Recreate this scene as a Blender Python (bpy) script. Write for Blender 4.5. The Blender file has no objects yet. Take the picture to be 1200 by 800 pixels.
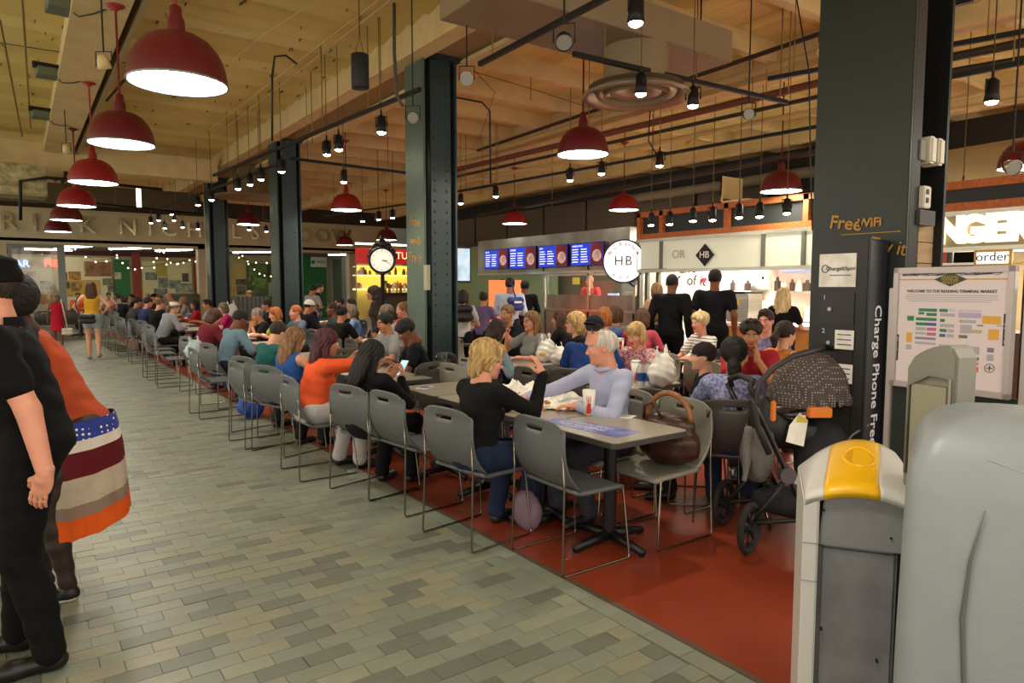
import bpy, bmesh, math, random
import numpy as np
from mathutils import Vector, Matrix
random.seed(7)
S = bpy.context.scene; COL = S.collection
PI = math.pi
# ------------------------------------------------------------ camera
CA, CP, CH, FPX = math.radians(35.8), math.radians(4.57), 1.6, 800.0
cam = bpy.data.cameras.new('camera'); cam.lens = 24; cam.sensor_width = 36; cam.clip_start = .05; cam.clip_end = 200
camo = bpy.data.objects.new('camera', cam); COL.objects.link(camo)
camo.location = (0, 0, CH); camo.rotation_euler = (PI/2-CP, 0, -CA); S.camera = camo
# ------------------------------------------------------------ world, exposure
W = bpy.data.worlds.new('world'); S.world = W; W.use_nodes = True
W.node_tree.nodes['Background'].inputs[0].default_value = (1.0, .90, .74, 1)
W.node_tree.nodes['Background'].inputs[1].default_value = 1.9
S.view_settings.view_transform = 'Standard'; S.view_settings.look = 'None'
S.view_settings.exposure = 0.0; S.view_settings.gamma = 1
PEND_E, SPOT_W, BULB_E = 40.0, 120.0, 60.0      # brightness of the pendants, track spots and their bulbs

# pixel (1200x800) + a known plane -> world point
_F = np.array([math.sin(CA)*math.cos(CP), math.cos(CA)*math.cos(CP), -math.sin(CP)])
_R = np.array([math.cos(CA), -math.sin(CA), 0.]); _U = np.cross(_R, _F)
def ray(x, y): return _F + _R*(x-600)/FPX - _U*(y-400)/FPX
O3 = np.array([0, 0, CH])
def atz(x, y, z): d = ray(x, y); return O3 + d*((z-CH)/d[2])
def atY(x, y, Y): d = ray(x, y); return O3 + d*(Y/d[1])
def atX(x, y, X): d = ray(x, y); return O3 + d*(X/d[0])
def atw(x, y, w): return O3 + ray(x, y)*w

# ------------------------------------------------------------ materials
MATS = {}
def lin(c):
    if isinstance(c, str):
        c = tuple(int(c[i:i+2], 16)/255 for i in (0, 2, 4))
    return tuple((v/12.92 if v <= .04045 else ((v+.055)/1.055)**2.4) for v in c)
def mat(name, col, rough=.6, metal=0, noise=0, nscale=8, col2=None, bump=0, bscale=60, emit=0, alpha=1, spec=.5, stretch=None, coat=0, trans=0, detail=4):
    if name in MATS: return MATS[name]
    m = bpy.data.materials.new(name); m.use_nodes = True; nt = m.node_tree; b = nt.nodes['Principled BSDF']
    c = lin(col)+(1,); b.inputs['Base Color'].default_value = c
    b.inputs['Roughness'].default_value = rough; b.inputs['Metallic'].default_value = metal
    b.inputs['Specular IOR Level'].default_value = spec
    if coat: b.inputs['Coat Weight'].default_value = coat
    if trans: b.inputs['Transmission Weight'].default_value = trans
    if emit:
        b.inputs['Emission Color'].default_value = c; b.inputs['Emission Strength'].default_value = emit
    if alpha < 1: b.inputs['Alpha'].default_value = alpha
    if noise or bump or col2:
        tc = nt.nodes.new('ShaderNodeTexCoord'); mp = nt.nodes.new('ShaderNodeMapping')
        nt.links.new(tc.outputs['Object'], mp.inputs[0])
        if stretch: mp.inputs['Scale'].default_value = stretch
        n = nt.nodes.new('ShaderNodeTexNoise'); n.inputs['Scale'].default_value = nscale; n.inputs['Detail'].default_value = detail
        nt.links.new(mp.outputs[0], n.inputs[0])
        r = nt.nodes.new('ShaderNodeValToRGB'); e = r.color_ramp.elements
        e[0].position = .35; e[1].position = .65
        k = noise or .15
        e[0].color = tuple(v*(1-k) for v in c[:3])+(1,)
        e[1].color = (lin(col2)+(1,)) if col2 else tuple(min(1, v*(1+k)) for v in c[:3])+(1,)
        nt.links.new(n.outputs[0], r.inputs[0]); nt.links.new(r.outputs[0], b.inputs['Base Color'])
        if emit: nt.links.new(r.outputs[0], b.inputs['Emission Color'])
        if bump:
            n2 = nt.nodes.new('ShaderNodeTexNoise'); n2.inputs['Scale'].default_value = bscale; n2.inputs['Detail'].default_value = 3
            nt.links.new(mp.outputs[0], n2.inputs[0])
            bp = nt.nodes.new('ShaderNodeBump'); bp.inputs['Strength'].default_value = bump; bp.inputs['Distance'].default_value = .01
            nt.links.new(n2.outputs[0], bp.inputs['Height']); nt.links.new(bp.outputs[0], b.inputs['Normal'])
    MATS[name] = m; return m
def mat_island(name, cols, rough=.6, noise=.12, nscale=14, bump=.15, bscale=40, stretch=None, island=True, spec=.5):
    """pieces of one surface: colour picked at random for each piece"""
    if name in MATS: return MATS[name]
    m = bpy.data.materials.new(name); m.use_nodes = True; nt = m.node_tree; b = nt.nodes['Principled BSDF']
    b.inputs['Roughness'].default_value = rough; b.inputs['Specular IOR Level'].default_value = spec
    at = nt.nodes.new('ShaderNodeAttribute'); at.attribute_name = 'tone'
    r = nt.nodes.new('ShaderNodeValToRGB'); r.color_ramp.interpolation = 'CONSTANT'
    el = r.color_ramp.elements
    while len(el) < len(cols): el.new(.5)
    for i, c in enumerate(cols): el[i].position = i/len(cols); el[i].color = lin(c)+(1,)
    nt.links.new(at.outputs['Fac'], r.inputs[0])
    tc = nt.nodes.new('ShaderNodeTexCoord'); mp = nt.nodes.new('ShaderNodeMapping'); nt.links.new(tc.outputs['Object'], mp.inputs[0])
    if stretch: mp.inputs['Scale'].default_value = stretch
    n = nt.nodes.new('ShaderNodeTexNoise'); n.inputs['Scale'].default_value = nscale; nt.links.new(mp.outputs[0], n.inputs[0]); n.inputs['Detail'].default_value = 5
    mx = nt.nodes.new('ShaderNodeMix'); mx.data_type = 'RGBA'; mx.blend_type = 'MULTIPLY'; mx.inputs[0].default_value = 1
    r2 = nt.nodes.new('ShaderNodeValToRGB'); r2.color_ramp.elements[0].position = .3; r2.color_ramp.elements[1].position = .7
    r2.color_ramp.elements[0].color = (1-noise*2,)*3+(1,); r2.color_ramp.elements[1].color = (1, 1, 1, 1)
    nt.links.new(n.outputs[0], r2.inputs[0]); nt.links.new(r.outputs[0], mx.inputs[6]); nt.links.new(r2.outputs[0], mx.inputs[7])
    nt.links.new(mx.outputs[2], b.inputs['Base Color'])
    if bump:
        n2 = nt.nodes.new('ShaderNodeTexNoise'); n2.inputs['Scale'].default_value = bscale; nt.links.new(mp.outputs[0], n2.inputs[0])
        bp = nt.nodes.new('ShaderNodeBump'); bp.inputs['Strength'].default_value = bump; bp.inputs['Distance'].default_value = .01
        nt.links.new(n2.outputs[0], bp.inputs['Height']); nt.links.new(bp.outputs[0], b.inputs['Normal'])
    MATS[name] = m; return m
def mat_dots(name, base, dot, scale, rough=.9, size=.25):
    if name in MATS: return MATS[name]
    m = mat(name, base, rough); nt = m.node_tree; b = nt.nodes['Principled BSDF']
    tc = nt.nodes.new('ShaderNodeTexCoord'); v = nt.nodes.new('ShaderNodeTexVoronoi'); v.inputs['Scale'].default_value = scale
    v.inputs['Randomness'].default_value = 0 if size < .4 else 1
    nt.links.new(tc.outputs['Object'], v.inputs[0])
    r = nt.nodes.new('ShaderNodeValToRGB'); r.color_ramp.elements[0].position = size; r.color_ramp.elements[1].position = size+.04
    r.color_ramp.elements[0].color = lin(dot)+(1,); r.color_ramp.elements[1].color = lin(base)+(1,)
    nt.links.new(v.outputs['Distance'], r.inputs[0]); nt.links.new(r.outputs[0], b.inputs['Base Color']); return m
def mat_stripe(name, cols, axis, period, rough=.8, dist=0):
    """even stripes of cloth or metal along one object axis"""
    if name in MATS: return MATS[name]
    m = mat(name, cols[0], rough); nt = m.node_tree; b = nt.nodes['Principled BSDF']
    tc = nt.nodes.new('ShaderNodeTexCoord'); sp = nt.nodes.new('ShaderNodeSeparateXYZ'); nt.links.new(tc.outputs['Object'], sp.inputs[0])
    mm = nt.nodes.new('ShaderNodeMath'); mm.operation = 'DIVIDE'; mm.inputs[1].default_value = period; nt.links.new(sp.outputs[axis], mm.inputs[0])
    fr = nt.nodes.new('ShaderNodeMath'); fr.operation = 'FRACT'; nt.links.new(mm.outputs[0], fr.inputs[0])
    r = nt.nodes.new('ShaderNodeValToRGB'); r.color_ramp.interpolation = 'CONSTANT'; el = r.color_ramp.elements
    while len(el) < len(cols): el.new(.5)
    for i, c in enumerate(cols): el[i].position = i/len(cols); el[i].color = lin(c)+(1,)
    nt.links.new(fr.outputs[0], r.inputs[0]); nt.links.new(r.outputs[0], b.inputs['Base Color']); return m

# ------------------------------------------------------------ object helpers
def tag(o, label=None, cat=None, group=None, kind=None):
    if label: o['label'] = label
    if cat: o['category'] = cat
    if group: o['group'] = group
    if kind: o['kind'] = kind
    return o
def thing(name, label, cat, loc=(0, 0, 0), rz=0, group=None):
    o = bpy.data.objects.new(name, None); COL.objects.link(o); o.empty_display_size = .05
    o.location = tuple(float(v) for v in loc); o.rotation_euler = (0, 0, rz)
    return tag(o, label, cat, group)
def kids(o): return KID.get(o.name, [])
KID = {}
def setparent(c, p):
    c.parent = p; KID.setdefault(p.name, []).append(c)
def dup(root, loc, rz=None, label=None, group=None, parent=None):
    r = root.copy(); COL.objects.link(r)
    if parent is not None: setparent(r, parent)
    else:
        r.location = tuple(float(v) for v in loc)
        if rz is not None: r.rotation_euler = (0, 0, rz)
    if label: r['label'] = label
    if group: r['group'] = group
    for ch in kids(root): dup(ch, None, parent=r)
    return r
def npmesh(name, V, Fq, mats, mi=None, smooth=True, tone=None):
    me = bpy.data.meshes.new(name)
    V = np.asarray(V, dtype=np.float32); Fq = np.asarray(Fq, dtype=np.int32)
    n = Fq.shape[1]
    me.vertices.add(len(V)); me.vertices.foreach_set('co', V.ravel())
    me.loops.add(Fq.size); me.loops.foreach_set('vertex_index', Fq.ravel())
    me.polygons.add(len(Fq)); me.polygons.foreach_set('loop_start', np.arange(0, Fq.size, n, dtype=np.int32))
    if mi is not None: me.polygons.foreach_set('material_index', np.asarray(mi, dtype=np.int32))
    me.polygons.foreach_set('use_smooth', np.full(len(Fq), smooth))
    me.update(calc_edges=True)
    for m in (mats if isinstance(mats, (list, tuple)) else [mats]): me.materials.append(m)
    return me
def link(name, me, parent=None, loc=None, rot=None):
    o = bpy.data.objects.new(name, me); COL.objects.link(o)
    if parent is not None: setparent(o, parent)
    if loc is not None: o.location = tuple(float(v) for v in loc)
    if rot is not None: o.rotation_euler = rot
    return o
class MB:
    def __init__(s): s.v = []; s.f = []; s.m = []; s.t = []; s.sm = []
    def add(s, vs, fs, m=0, tone=None, smooth=False):
        b = len(s.v); s.v += [tuple(map(float, v)) for v in vs]
        for f in fs: s.f.append([i+b for i in f]); s.m.append(m); s.sm.append(smooth)
        if tone is not None: s.t += [tone]*len(vs)
        return s
    def box(s, c, d, m=0, rz=0, tone=None, R=None):
        x, y, z = d[0]/2, d[1]/2, d[2]/2
        vs = [Vector(q) for q in ((-x,-y,-z),(x,-y,-z),(x,y,-z),(-x,y,-z),(-x,-y,z),(x,-y,z),(x,y,z),(-x,y,z))]
        M = R if R is not None else Matrix.Rotation(rz, 3, 'Z')
        cv = Vector([float(q) for q in c])
        vs = [M@q+cv for q in vs]
        return s.add(vs, [(0,3,2,1),(4,5,6,7),(0,1,5,4),(1,2,6,5),(2,3,7,6),(3,0,4,7)], m, tone)
    def bb(s, a, b, m=0, tone=None):
        return s.box([(a[i]+b[i])/2 for i in range(3)], [abs(b[i]-a[i]) for i in range(3)], m, 0, tone)
    def cyl(s, a, b, r0, r1=None, n=12, m=0, cap=True, smooth=True):
        a = Vector([float(q) for q in a]); b = Vector([float(q) for q in b]); r1 = r0 if r1 is None else r1
        d = (b-a).normalized(); u = d.orthogonal().normalized(); w = d.cross(u)
        vs = []
        for p, r in ((a, r0), (b, r1)):
            for i in range(n):
                t = 2*PI*i/n; vs.append(p+u*(r*math.cos(t))+w*(r*math.sin(t)))
        fs = [(i, (i+1) % n, n+(i+1) % n, n+i) for i in range(n)]
        s.add(vs, fs, m, None, smooth)
        if cap:
            s.add(vs[:n], [tuple(range(n))[::-1]], m); s.add(vs[n:], [tuple(range(n))], m)
        return s
    def tube(s, pts, r, n=6, m=0, close=False):
        P = [Vector([float(q) for q in p]) for p in pts]; N = len(P); vs = []; u = None
        for i, p in enumerate(P):
            if close: d = P[(i+1) % N]-P[i-1]
            else: d = P[min(i+1, N-1)]-P[max(i-1, 0)]
            d.normalize()
            u = d.orthogonal() if u is None else (u-d*u.dot(d))
            if u.length < 1e-5: u = d.orthogonal()
            u.normalize(); w = d.cross(u)
            for k in range(n):
                t = 2*PI*k/n; vs.append(p+(u*math.cos(t)+w*math.sin(t))*(r[i] if isinstance(r, (list, tuple)) else r))
        fs = []
        for i in range(N if close else N-1):
            j = (i+1) % N
            for k in range(n): fs.append((i*n+k, i*n+(k+1) % n, j*n+(k+1) % n, j*n+k))
        if not close: fs += [tuple(range(n))[::-1], tuple((N-1)*n+k for k in range(n))]
        return s.add(vs, fs, m, None, True)
    def lathe(s, prof, n=24, m=0, c=(0, 0, 0), smooth=True):
        vs = []; fs = []
        for r, z in prof:
            for k in range(n): t = 2*PI*k/n; vs.append((c[0]+r*math.cos(t), c[1]+r*math.sin(t), c[2]+z))
        for i in range(len(prof)-1):
            for k in range(n): fs.append((i*n+k, i*n+(k+1) % n, (i+1)*n+(k+1) % n, (i+1)*n+k))
        return s.add(vs, fs, m, None, smooth)
    def disc(s, c, r, nrm=(0, 0, 1), n=24, m=0):
        nrm = Vector(nrm).normalized(); u = nrm.orthogonal().normalized(); w = nrm.cross(u); c = Vector([float(q) for q in c])
        return s.add([c+(u*math.cos(2*PI*k/n)+w*math.sin(2*PI*k/n))*r for k in range(n)], [tuple(range(n))], m)
    def sphere(s, c, r, m=0, n=12, sc=(1, 1, 1)):
        vs = []; fs = []; h = n//2
        for i in range(h+1):
            a = PI*i/h
            for k in range(n): t = 2*PI*k/n; vs.append((c[0]+r*sc[0]*math.sin(a)*math.cos(t), c[1]+r*sc[1]*math.sin(a)*math.sin(t), c[2]-r*sc[2]*math.cos(a)))
        for i in range(h):
            for k in range(n): fs.append((i*n+k, i*n+(k+1) % n, (i+1)*n+(k+1) % n, (i+1)*n+k))
        return s.add(vs, fs, m, None, True)
    def prism(s, poly, ext, m=0):
        """poly: 3D points; ext: vector"""
        e = Vector(ext); P = [Vector([float(q) for q in p]) for p in poly]; n = len(P)
        vs = P+[p+e for p in P]
        return s.add(vs, [tuple(range(n))[::-1], tuple(range(n, 2*n))]+[(i, (i+1) % n, n+(i+1) % n, n+i) for i in range(n)], m)
    def mesh(s, name, mats, bevel=0, merge=False):
        me = bpy.data.meshes.new(name); me.from_pydata(s.v, [], s.f)
        me.polygons.foreach_set('material_index', s.m); me.polygons.foreach_set('use_smooth', s.sm)
        for m in (mats if isinstance(mats, (list, tuple)) else [mats]): me.materials.append(m)
        if s.t and len(s.t) == len(s.v):
            a = me.attributes.new('tone', 'FLOAT', 'POINT'); a.data.foreach_set('value', s.t)
        bm = bmesh.new(); bm.from_mesh(me)
        if merge or bevel: bmesh.ops.remove_doubles(bm, verts=bm.verts, dist=1e-5)
        if bevel: bmesh.ops.bevel(bm, geom=[e for e in bm.edges if len(e.link_faces) == 2 and e.calc_face_angle(0) > .6], offset=bevel, segments=2, affect='EDGES', clamp_overlap=True)
        bmesh.ops.recalc_face_normals(bm, faces=bm.faces)
        bm.to_mesh(me); bm.free()
        return me
    def build(s, name, mats, parent=None, loc=None, rot=None, bevel=0, merge=False, **kw):
        o = link(name, s.mesh(name, mats, bevel, merge), parent, loc, rot)
        tag(o, kw.get('label'), kw.get('cat'), kw.get('group'), kw.get('kind')); return o
def text(name, body, size, loc, rot, m, parent=None, depth=.002, align='CENTER', sx=1, bold=0, label=None):
    cu = bpy.data.curves.new(name, 'FONT'); cu.body = body; cu.size = size; cu.extrude = depth; cu.align_x = align; cu.align_y = 'CENTER'; cu.offset = bold; cu.resolution_u = 3
    o = bpy.data.objects.new(name, cu); me = bpy.data.meshes.new_from_object(o); bpy.data.objects.remove(o); bpy.data.curves.remove(cu)
    me.materials.clear(); me.materials.append(m)
    o = link(name, me, parent, loc, rot); o.scale = (sx, 1, 1)
    if label: o['label'] = label
    return o
# ------------------------------------------------------------ organic shapes: signed distance prims -> surface nets
def sdf_mesh(prims, res, disp=None, smooth_it=1):
    lo = np.full(3, 1e9); hi = -lo
    for p in prims:
        if p[0] == 'c':
            r = max(p[3], p[4]); 
            for q in (p[1], p[2]): lo = np.minimum(lo, np.array(q)-r); hi = np.maximum(hi, np.array(q)+r)
        elif p[0] == 'e':
            r = max(p[2]); lo = np.minimum(lo, np.array(p[1])-r); hi = np.maximum(hi, np.array(p[1])+r)
    lo -= res*2.5; hi += res*2.5
    n = np.ceil((hi-lo)/res).astype(int)+1
    V = np.full(n, .2, dtype=np.float32)
    ax = [lo[i]+res*np.arange(n[i]) for i in range(3)]
    for p in prims:
        kind = p[0]
        if kind in ('c', '-c'):
            a, b = np.array(p[1], float), np.array(p[2], float); ra, rb = p[3], p[4]; k = p[5] if len(p) > 5 else .02
            m = max(ra, rb)+k+res*2; l = np.minimum(a, b)-m; h = np.maximum(a, b)+m
        elif kind in ('e', '-e'):
            a = np.array(p[1], float); r = np.array(p[2], float); M = p[3] if len(p) > 3 else None; k = p[4] if len(p) > 4 else .02
            m = max(r)+k+res*2; l = a-m; h = a+m
        else:
            l, h = lo, hi
        i0 = np.maximum(np.floor((l-lo)/res).astype(int), 0); i1 = np.minimum(np.ceil((h-lo)/res).astype(int)+1, n)
        if (i1 <= i0).any(): continue
        X = ax[0][i0[0]:i1[0], None, None]; Y = ax[1][None, i0[1]:i1[1], None]; Z = ax[2][None, None, i0[2]:i1[2]]
        if kind in ('c', '-c'):
            d = b-a; L = d@d+1e-9
            t = np.clip(((X-a[0])*d[0]+(Y-a[1])*d[1]+(Z-a[2])*d[2])/L, 0, 1)
            D = np.sqrt((X-a[0]-t*d[0])**2+(Y-a[1]-t*d[1])**2+(Z-a[2]-t*d[2])**2)-(ra+(rb-ra)*t)
        elif kind in ('e', '-e'):
            x, y, z = X-a[0], Y-a[1], Z-a[2]
            if M is not None:
                x, y, z = (x*M[0][i]+y*M[1][i]+z*M[2][i] for i in range(3))
            k0 = np.sqrt((x/r[0])**2+(y/r[1])**2+(z/r[2])**2); k1 = np.sqrt((x/r[0]**2)**2+(y/r[1]**2)**2+(z/r[2]**2)**2)+1e-9
            D = k0*(k0-1)/k1
        else:   # ('p', point, normal): cuts away the side the normal points to
            q, nn = np.array(p[1], float), np.array(p[2], float); nn = nn/np.linalg.norm(nn)
            D = (X-q[0])*nn[0]+(Y-q[1])*nn[1]+(Z-q[2])*nn[2]; k = p[3] if len(p) > 3 else .004
        s = V[i0[0]:i1[0], i0[1]:i1[1], i0[2]:i1[2]]
        if kind in ('c', 'e'):
            hh = np.maximum(k-np.abs(s-D), 0)/k; s[...] = np.minimum(s, D)-hh*hh*k*.25
        else:
            D = D if kind == 'p' else -D
            hh = np.maximum(k-np.abs(s-D), 0)/k; s[...] = np.maximum(s, D)+hh*hh*k*.25
    if disp is not None:
        X, Y, Z = np.meshgrid(*ax, indexing='ij', sparse=True); V = V+disp(X, Y, Z).astype(np.float32)
    ins = V < 0
    # surface nets
    nx, ny, nz = n
    cs = (nx-1, ny-1, nz-1); cnt = np.zeros(cs, np.float32); acc = [np.zeros(cs, np.float32) for _ in range(3)]
    edges = []
    for axis in range(3):
        sl0 = [slice(None)]*3; sl1 = [slice(None)]*3; sl0[axis] = slice(0, -1); sl1[axis] = slice(1, None)
        A = V[tuple(sl0)]; B = V[tuple(sl1)]; cr = (ins[tuple(sl0)] != ins[tuple(sl1)])
        idx = np.argwhere(cr)
        if len(idx) == 0: continue
        t = A[cr]/(A[cr]-B[cr]); edges.append((axis, idx, ins[tuple(sl0)][cr]))
        P = idx.astype(np.float32); P[:, axis] += t
        o1, o2 = [q for q in range(3) if q != axis]
        for d1 in (0, 1):
            for d2 in (0, 1):
                c = idx.copy(); c[:, o1] -= d1; c[:, o2] -= d2
                ok = ((c >= 0) & (c < np.array(cs))).all(1); c = c[ok]; q = P[ok]
                ci = (c[:, 0], c[:, 1], c[:, 2])
                np.add.at(cnt, ci, 1)
                for a3 in range(3): np.add.at(acc[a3], ci, q[:, a3])
    act = cnt > 0; vid = np.full(cs, -1, np.int64); nv = int(act.sum()); vid[act] = np.arange(nv)
    verts = np.stack([acc[a3][act]/cnt[act] for a3 in range(3)], 1)*res+lo
    Q = []
    for axis, idx, inside in edges:
        o1, o2 = [q for q in range(3) if q != axis]
        if axis == 1: o1, o2 = o2, o1
        cc = []
        for d1, d2 in ((1, 1), (0, 1), (0, 0), (1, 0)):
            c = idx.copy(); c[:, o1] -= d1; c[:, o2] -= d2; cc.append(c)
        ok = np.ones(len(idx), bool)
        for c in cc: ok &= ((c >= 0) & (c < np.array(cs))).all(1)
        q = np.stack([vid[c[ok][:, 0], c[ok][:, 1], c[ok][:, 2]] for c in cc], 1)
        fl = ~inside[ok]; q[fl] = q[fl][:, ::-1]; Q.append(q)
    Q = np.concatenate(Q) if Q else np.zeros((0, 4), int)
    for _ in range(smooth_it):      # light smoothing
        s = np.zeros_like(verts); c = np.zeros(len(verts))
        for a, b in ((0, 1), (1, 2), (2, 3), (3, 0)):
            np.add.at(s, Q[:, a], verts[Q[:, b]]); np.add.at(s, Q[:, b], verts[Q[:, a]])
            np.add.at(c, Q[:, a], 1); np.add.at(c, Q[:, b], 1)
        verts = verts*.5+.5*s/np.maximum(c, 1)[:, None]
    return verts, Q
def clean(V, Q):
    return V, Q
def ico(c, r, n=8):
    m = MB(); m.sphere(c, r, n=n); return np.array(m.v), np.array(m.f)
def face_c(V, Q): return V[Q].mean(1)

HEADS = {}
def head_tpl(kind, res):
    """face looks to +Y; the origin is the middle of the head. returns V,Q,matidx: 0 skin 1 lip 2 eye white 3 iris 4 brow"""
    if (kind, res) in HEADS: return HEADS[(kind, res)]
    f = 1.0 if kind == 'm' else .94
    pr = [('e', (0, -.018, .032), (.076*f, .095, .087)), ('e', (0, .022, -.03), (.062*f, .07, .085), None, .03),
          ('e', (0, .04, -.083), (.043*f, .042, .034), None, .03),
          ('e', (.034, .056, -.028), (.027, .026, .027), None, .02), ('e', (-.034, .056, -.028), (.027, .026, .027), None, .02),
          ('c', (0, -.02, -.03), (0, -.038, -.16), .052*f, .055*f, .03), ('e', (0, .072, -.1), (.021*f, .019, .017), None, .015),
          ('c', (-.035, .077, .022), (.035, .077, .022), .013*f, .013*f, .015),
          ('-e', (.031, .1, .004), (.019, .017, .013), None, .014), ('-e', (-.031, .1, .004), (.019, .017, .013), None, .014),
          ('c', (0, .084, .012), (0, .108, -.028), .0075, .0105, .014), ('c', (-.011, .096, -.031), (.011, .096, -.031), .008, .008, .008),
          ('c', (-.02, .084, -.057), (.02, .084, -.057), .006, .006, .008), ('c', (0, .088, -.055), (0, .088, -.058), .007, .007, .008),
          ('c', (-.015, .084, -.069), (.015, .084, -.069), .0075, .0075, .008),
          ('-c', (-.022, .097, -.0625), (.022, .097, -.0625), .0035, .0035, .004)]
    for s in (1, -1):
        pr += [('e', (s*.077*f, -.012, -.004), (.009, .02, .031), None, .008), ('-e', (s*.087*f, -.006, -.002), (.006, .01, .018), None, .004)]
    V, Q = sdf_mesh(pr, res, smooth_it=0)
    C = face_c(V, Q); mi = np.zeros(len(Q), int)
    mi[(np.abs(C[:, 2]+.063) < .012) & (C[:, 1] > .083) & (np.abs(C[:, 0]) < .025)] = 1
    for s in (1, -1): mi[(np.abs(C[:, 2]-.0245-.004*np.cos((C[:, 0]-s*.031)*60)) < .0045) & (C[:, 1] > .06) & (np.abs(C[:, 0]-s*.032) < .019)] = 4
    for s in (1, -1):
        for c, r, k in (((s*.031, .0765, .004), .0125, 2), ((s*.0312, .0815, .004), .0085, 3)):
            v, q = ico(c, r, 10); Q = np.concatenate([Q, q+len(V)]); V = np.concatenate([V, v]); mi = np.concatenate([mi, np.full(len(q), k)])
    HEADS[(kind, res)] = (V, Q, mi); return HEADS[(kind, res)]
def strands(a, n, w=3.):
    def d(X, Y, Z):
        th = np.arctan2(X, Y+.02); return a*(np.sin(n*th+w*np.sin(22*Z)+X*0)+.6*np.sin(2.3*n*th+5*Z*w+1))
    return d
def curls(a, k=70):
    return lambda X, Y, Z: a*(np.sin(k*X+2*np.sin(30*Z))*np.sin(k*Y+1)*np.sin(k*Z+2*np.sin(25*X))+.5*np.sin(1.9*k*X)*np.sin(1.7*k*Z+.5)*np.sin(1.8*k*Y))
HAIRS = {}
def hair_tpl(style, res):
    if (style, res) in HAIRS: return HAIRS[(style, res)]
    base = [('e', (0, -.02, .036), (.087, .106, .096))]
    face = [('-e', (0, .115, -.035), (.075, .085, .098), None, .01)]
    hi = [('-e', (0, .115, -.02), (.078, .082, .098), None, .01)]
    disp = strands(.0022, 22)
    ear = [('-e', (.085, .03, -.03), (.03, .05, .05), None, .01), ('-e', (-.085, .03, -.03), (.03, .05, .05), None, .01)]
    if style == 'short': pr = base+hi+ear+[('p', (0, 0, -.05), (0, .5, -1))]
    elif style == 'quiff': pr = base+[('e', (0, .03, .105), (.06, .06, .035), None, .03)]+hi+ear+[('p', (0, 0, -.045), (0, .5, -1))]
    elif style == 'buzz': pr = [('e', (0, -.019, .034), (.080, .099, .091))]+hi+ear+[('p', (0, 0, -.045), (0, .5, -1))]; disp = None
    elif style == 'receding': pr = [('e', (0, -.019, .033), (.083, .103, .092))]+[('-e', (0, .09, .06), (.075, .1, .1), None, .01)]+ear+[('p', (0, 0, -.055), (0, .5, -1))]
    elif style == 'bob': pr = base+[('c', (.07, -.02, .02), (.068, -.01, -.09), .034, .03, .03), ('c', (-.07, -.02, .02), (-.068, -.01, -.09), .034, .03, .03), ('e', (0, -.07, -.04), (.085, .06, .09), None, .03)]+face+[('p', (0, 0, -.13), (0, 0, -1))]
    elif style == 'shag':   # short layered blonde cut
        pr = base+[('e', (0, -.03, .06), (.095, .105, .085), None, .03), ('c', (.065, -.03, .02), (.06, -.01, -.05), .038, .026, .03), ('c', (-.065, -.03, .02), (-.06, -.01, -.05), .038, .026, .03), ('e', (0, -.075, -.04), (.075, .05, .1), None, .03), ('e', (0, .06, .09), (.06, .035, .03), None, .02)]+face+[('p', (0, 0, -.135), (0, .2, -1))]; disp = strands(.0055, 17, 5)
    elif style == 'fringe': pr = base+[('c', (.07, -.02, .02), (.07, .0, -.08), .034, .028, .03), ('c', (-.07, -.02, .02), (-.07, .0, -.08), .034, .028, .03), ('e', (0, -.06, -.04), (.085, .06, .08), None, .03), ('e', (0, .06, .07), (.068, .04, .045), None, .02), ('-e', (0, .12, -.055), (.062, .09, .085), None, .01), ('p', (0, 0, -.11), (0, 0, -1))]
    elif style == 'long': pr = base+[('c', (.072, -.02, .02), (.085, .0, -.24), .034, .026, .03), ('c', (-.072, -.02, .02), (-.085, .0, -.24), .034, .026, .03), ('e', (0, -.085, -.13), (.1, .045, .19), None, .04)]+face+[('-e', (0, .05, -.2), (.05, .08, .09), None, .02)]; disp = strands(.0035, 19, 4)
    elif style == 'verylong': pr = base+[('e', (0, -.06, .03), (.1, .08, .1), None, .03), ('e', (0, -.095, -.15), (.125, .06, .27), None, .04), ('c', (.07, -.03, .02), (.08, -.02, -.12), .03, .03, .03), ('c', (-.07, -.03, .02), (-.08, -.02, -.12), .03, .03, .03)]+face; disp = curls(.009, 45)
    elif style == 'curly': pr = base+[('e', (0, -.03, .03), (.11, .115, .1), None, .03), ('e', (0, -.06, -.06), (.11, .075, .1), None, .03)]+face; disp = curls(.007)
    elif style == 'mop': pr = base+[('e', (0, -.01, .065), (.1, .11, .075), None, .03)]+hi+ear+[('p', (0, 0, -.06), (0, .5, -1))]; disp = curls(.006)
    elif style == 'afro': pr = [('e', (0, -.04, .035), (.13, .135, .13))]+face; disp = curls(.005, 130)
    elif style == 'bun': pr = base+[('e', (0, -.1, .1), (.042, .042, .04), None, .01)]+hi+[('p', (0, 0, -.06), (0, .6, -1))]
    elif style == 'pony': pr = base+[('c', (0, -.11, .03), (0, -.15, -.05), .028, .036, .015), ('c', (0, -.15, -.05), (0, -.125, -.2), .036, .016, .02)]+hi+[('p', (0, 0, -.06), (0, .6, -1))]
    elif style == 'curlypony': pr = base+[('e', (0, -.03, .04), (.095, .11, .1), None, .02), ('e', (0, -.115, -.09), (.05, .045, .08), None, .02)]+hi+[('-e', (0, -.02, -.12), (.08, .06, .06), None, .01)]; disp = curls(.006)
    V, Q = sdf_mesh(pr, res, disp)
    HAIRS[(style, res)] = (V, Q); return HAIRS[(style, res)]
def ring(z, rx, ry, cy=0): return [(rx*math.cos(t*PI/8), cy+ry*math.sin(t*PI/8), z) for t in range(16)]
HATS = {}
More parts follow.
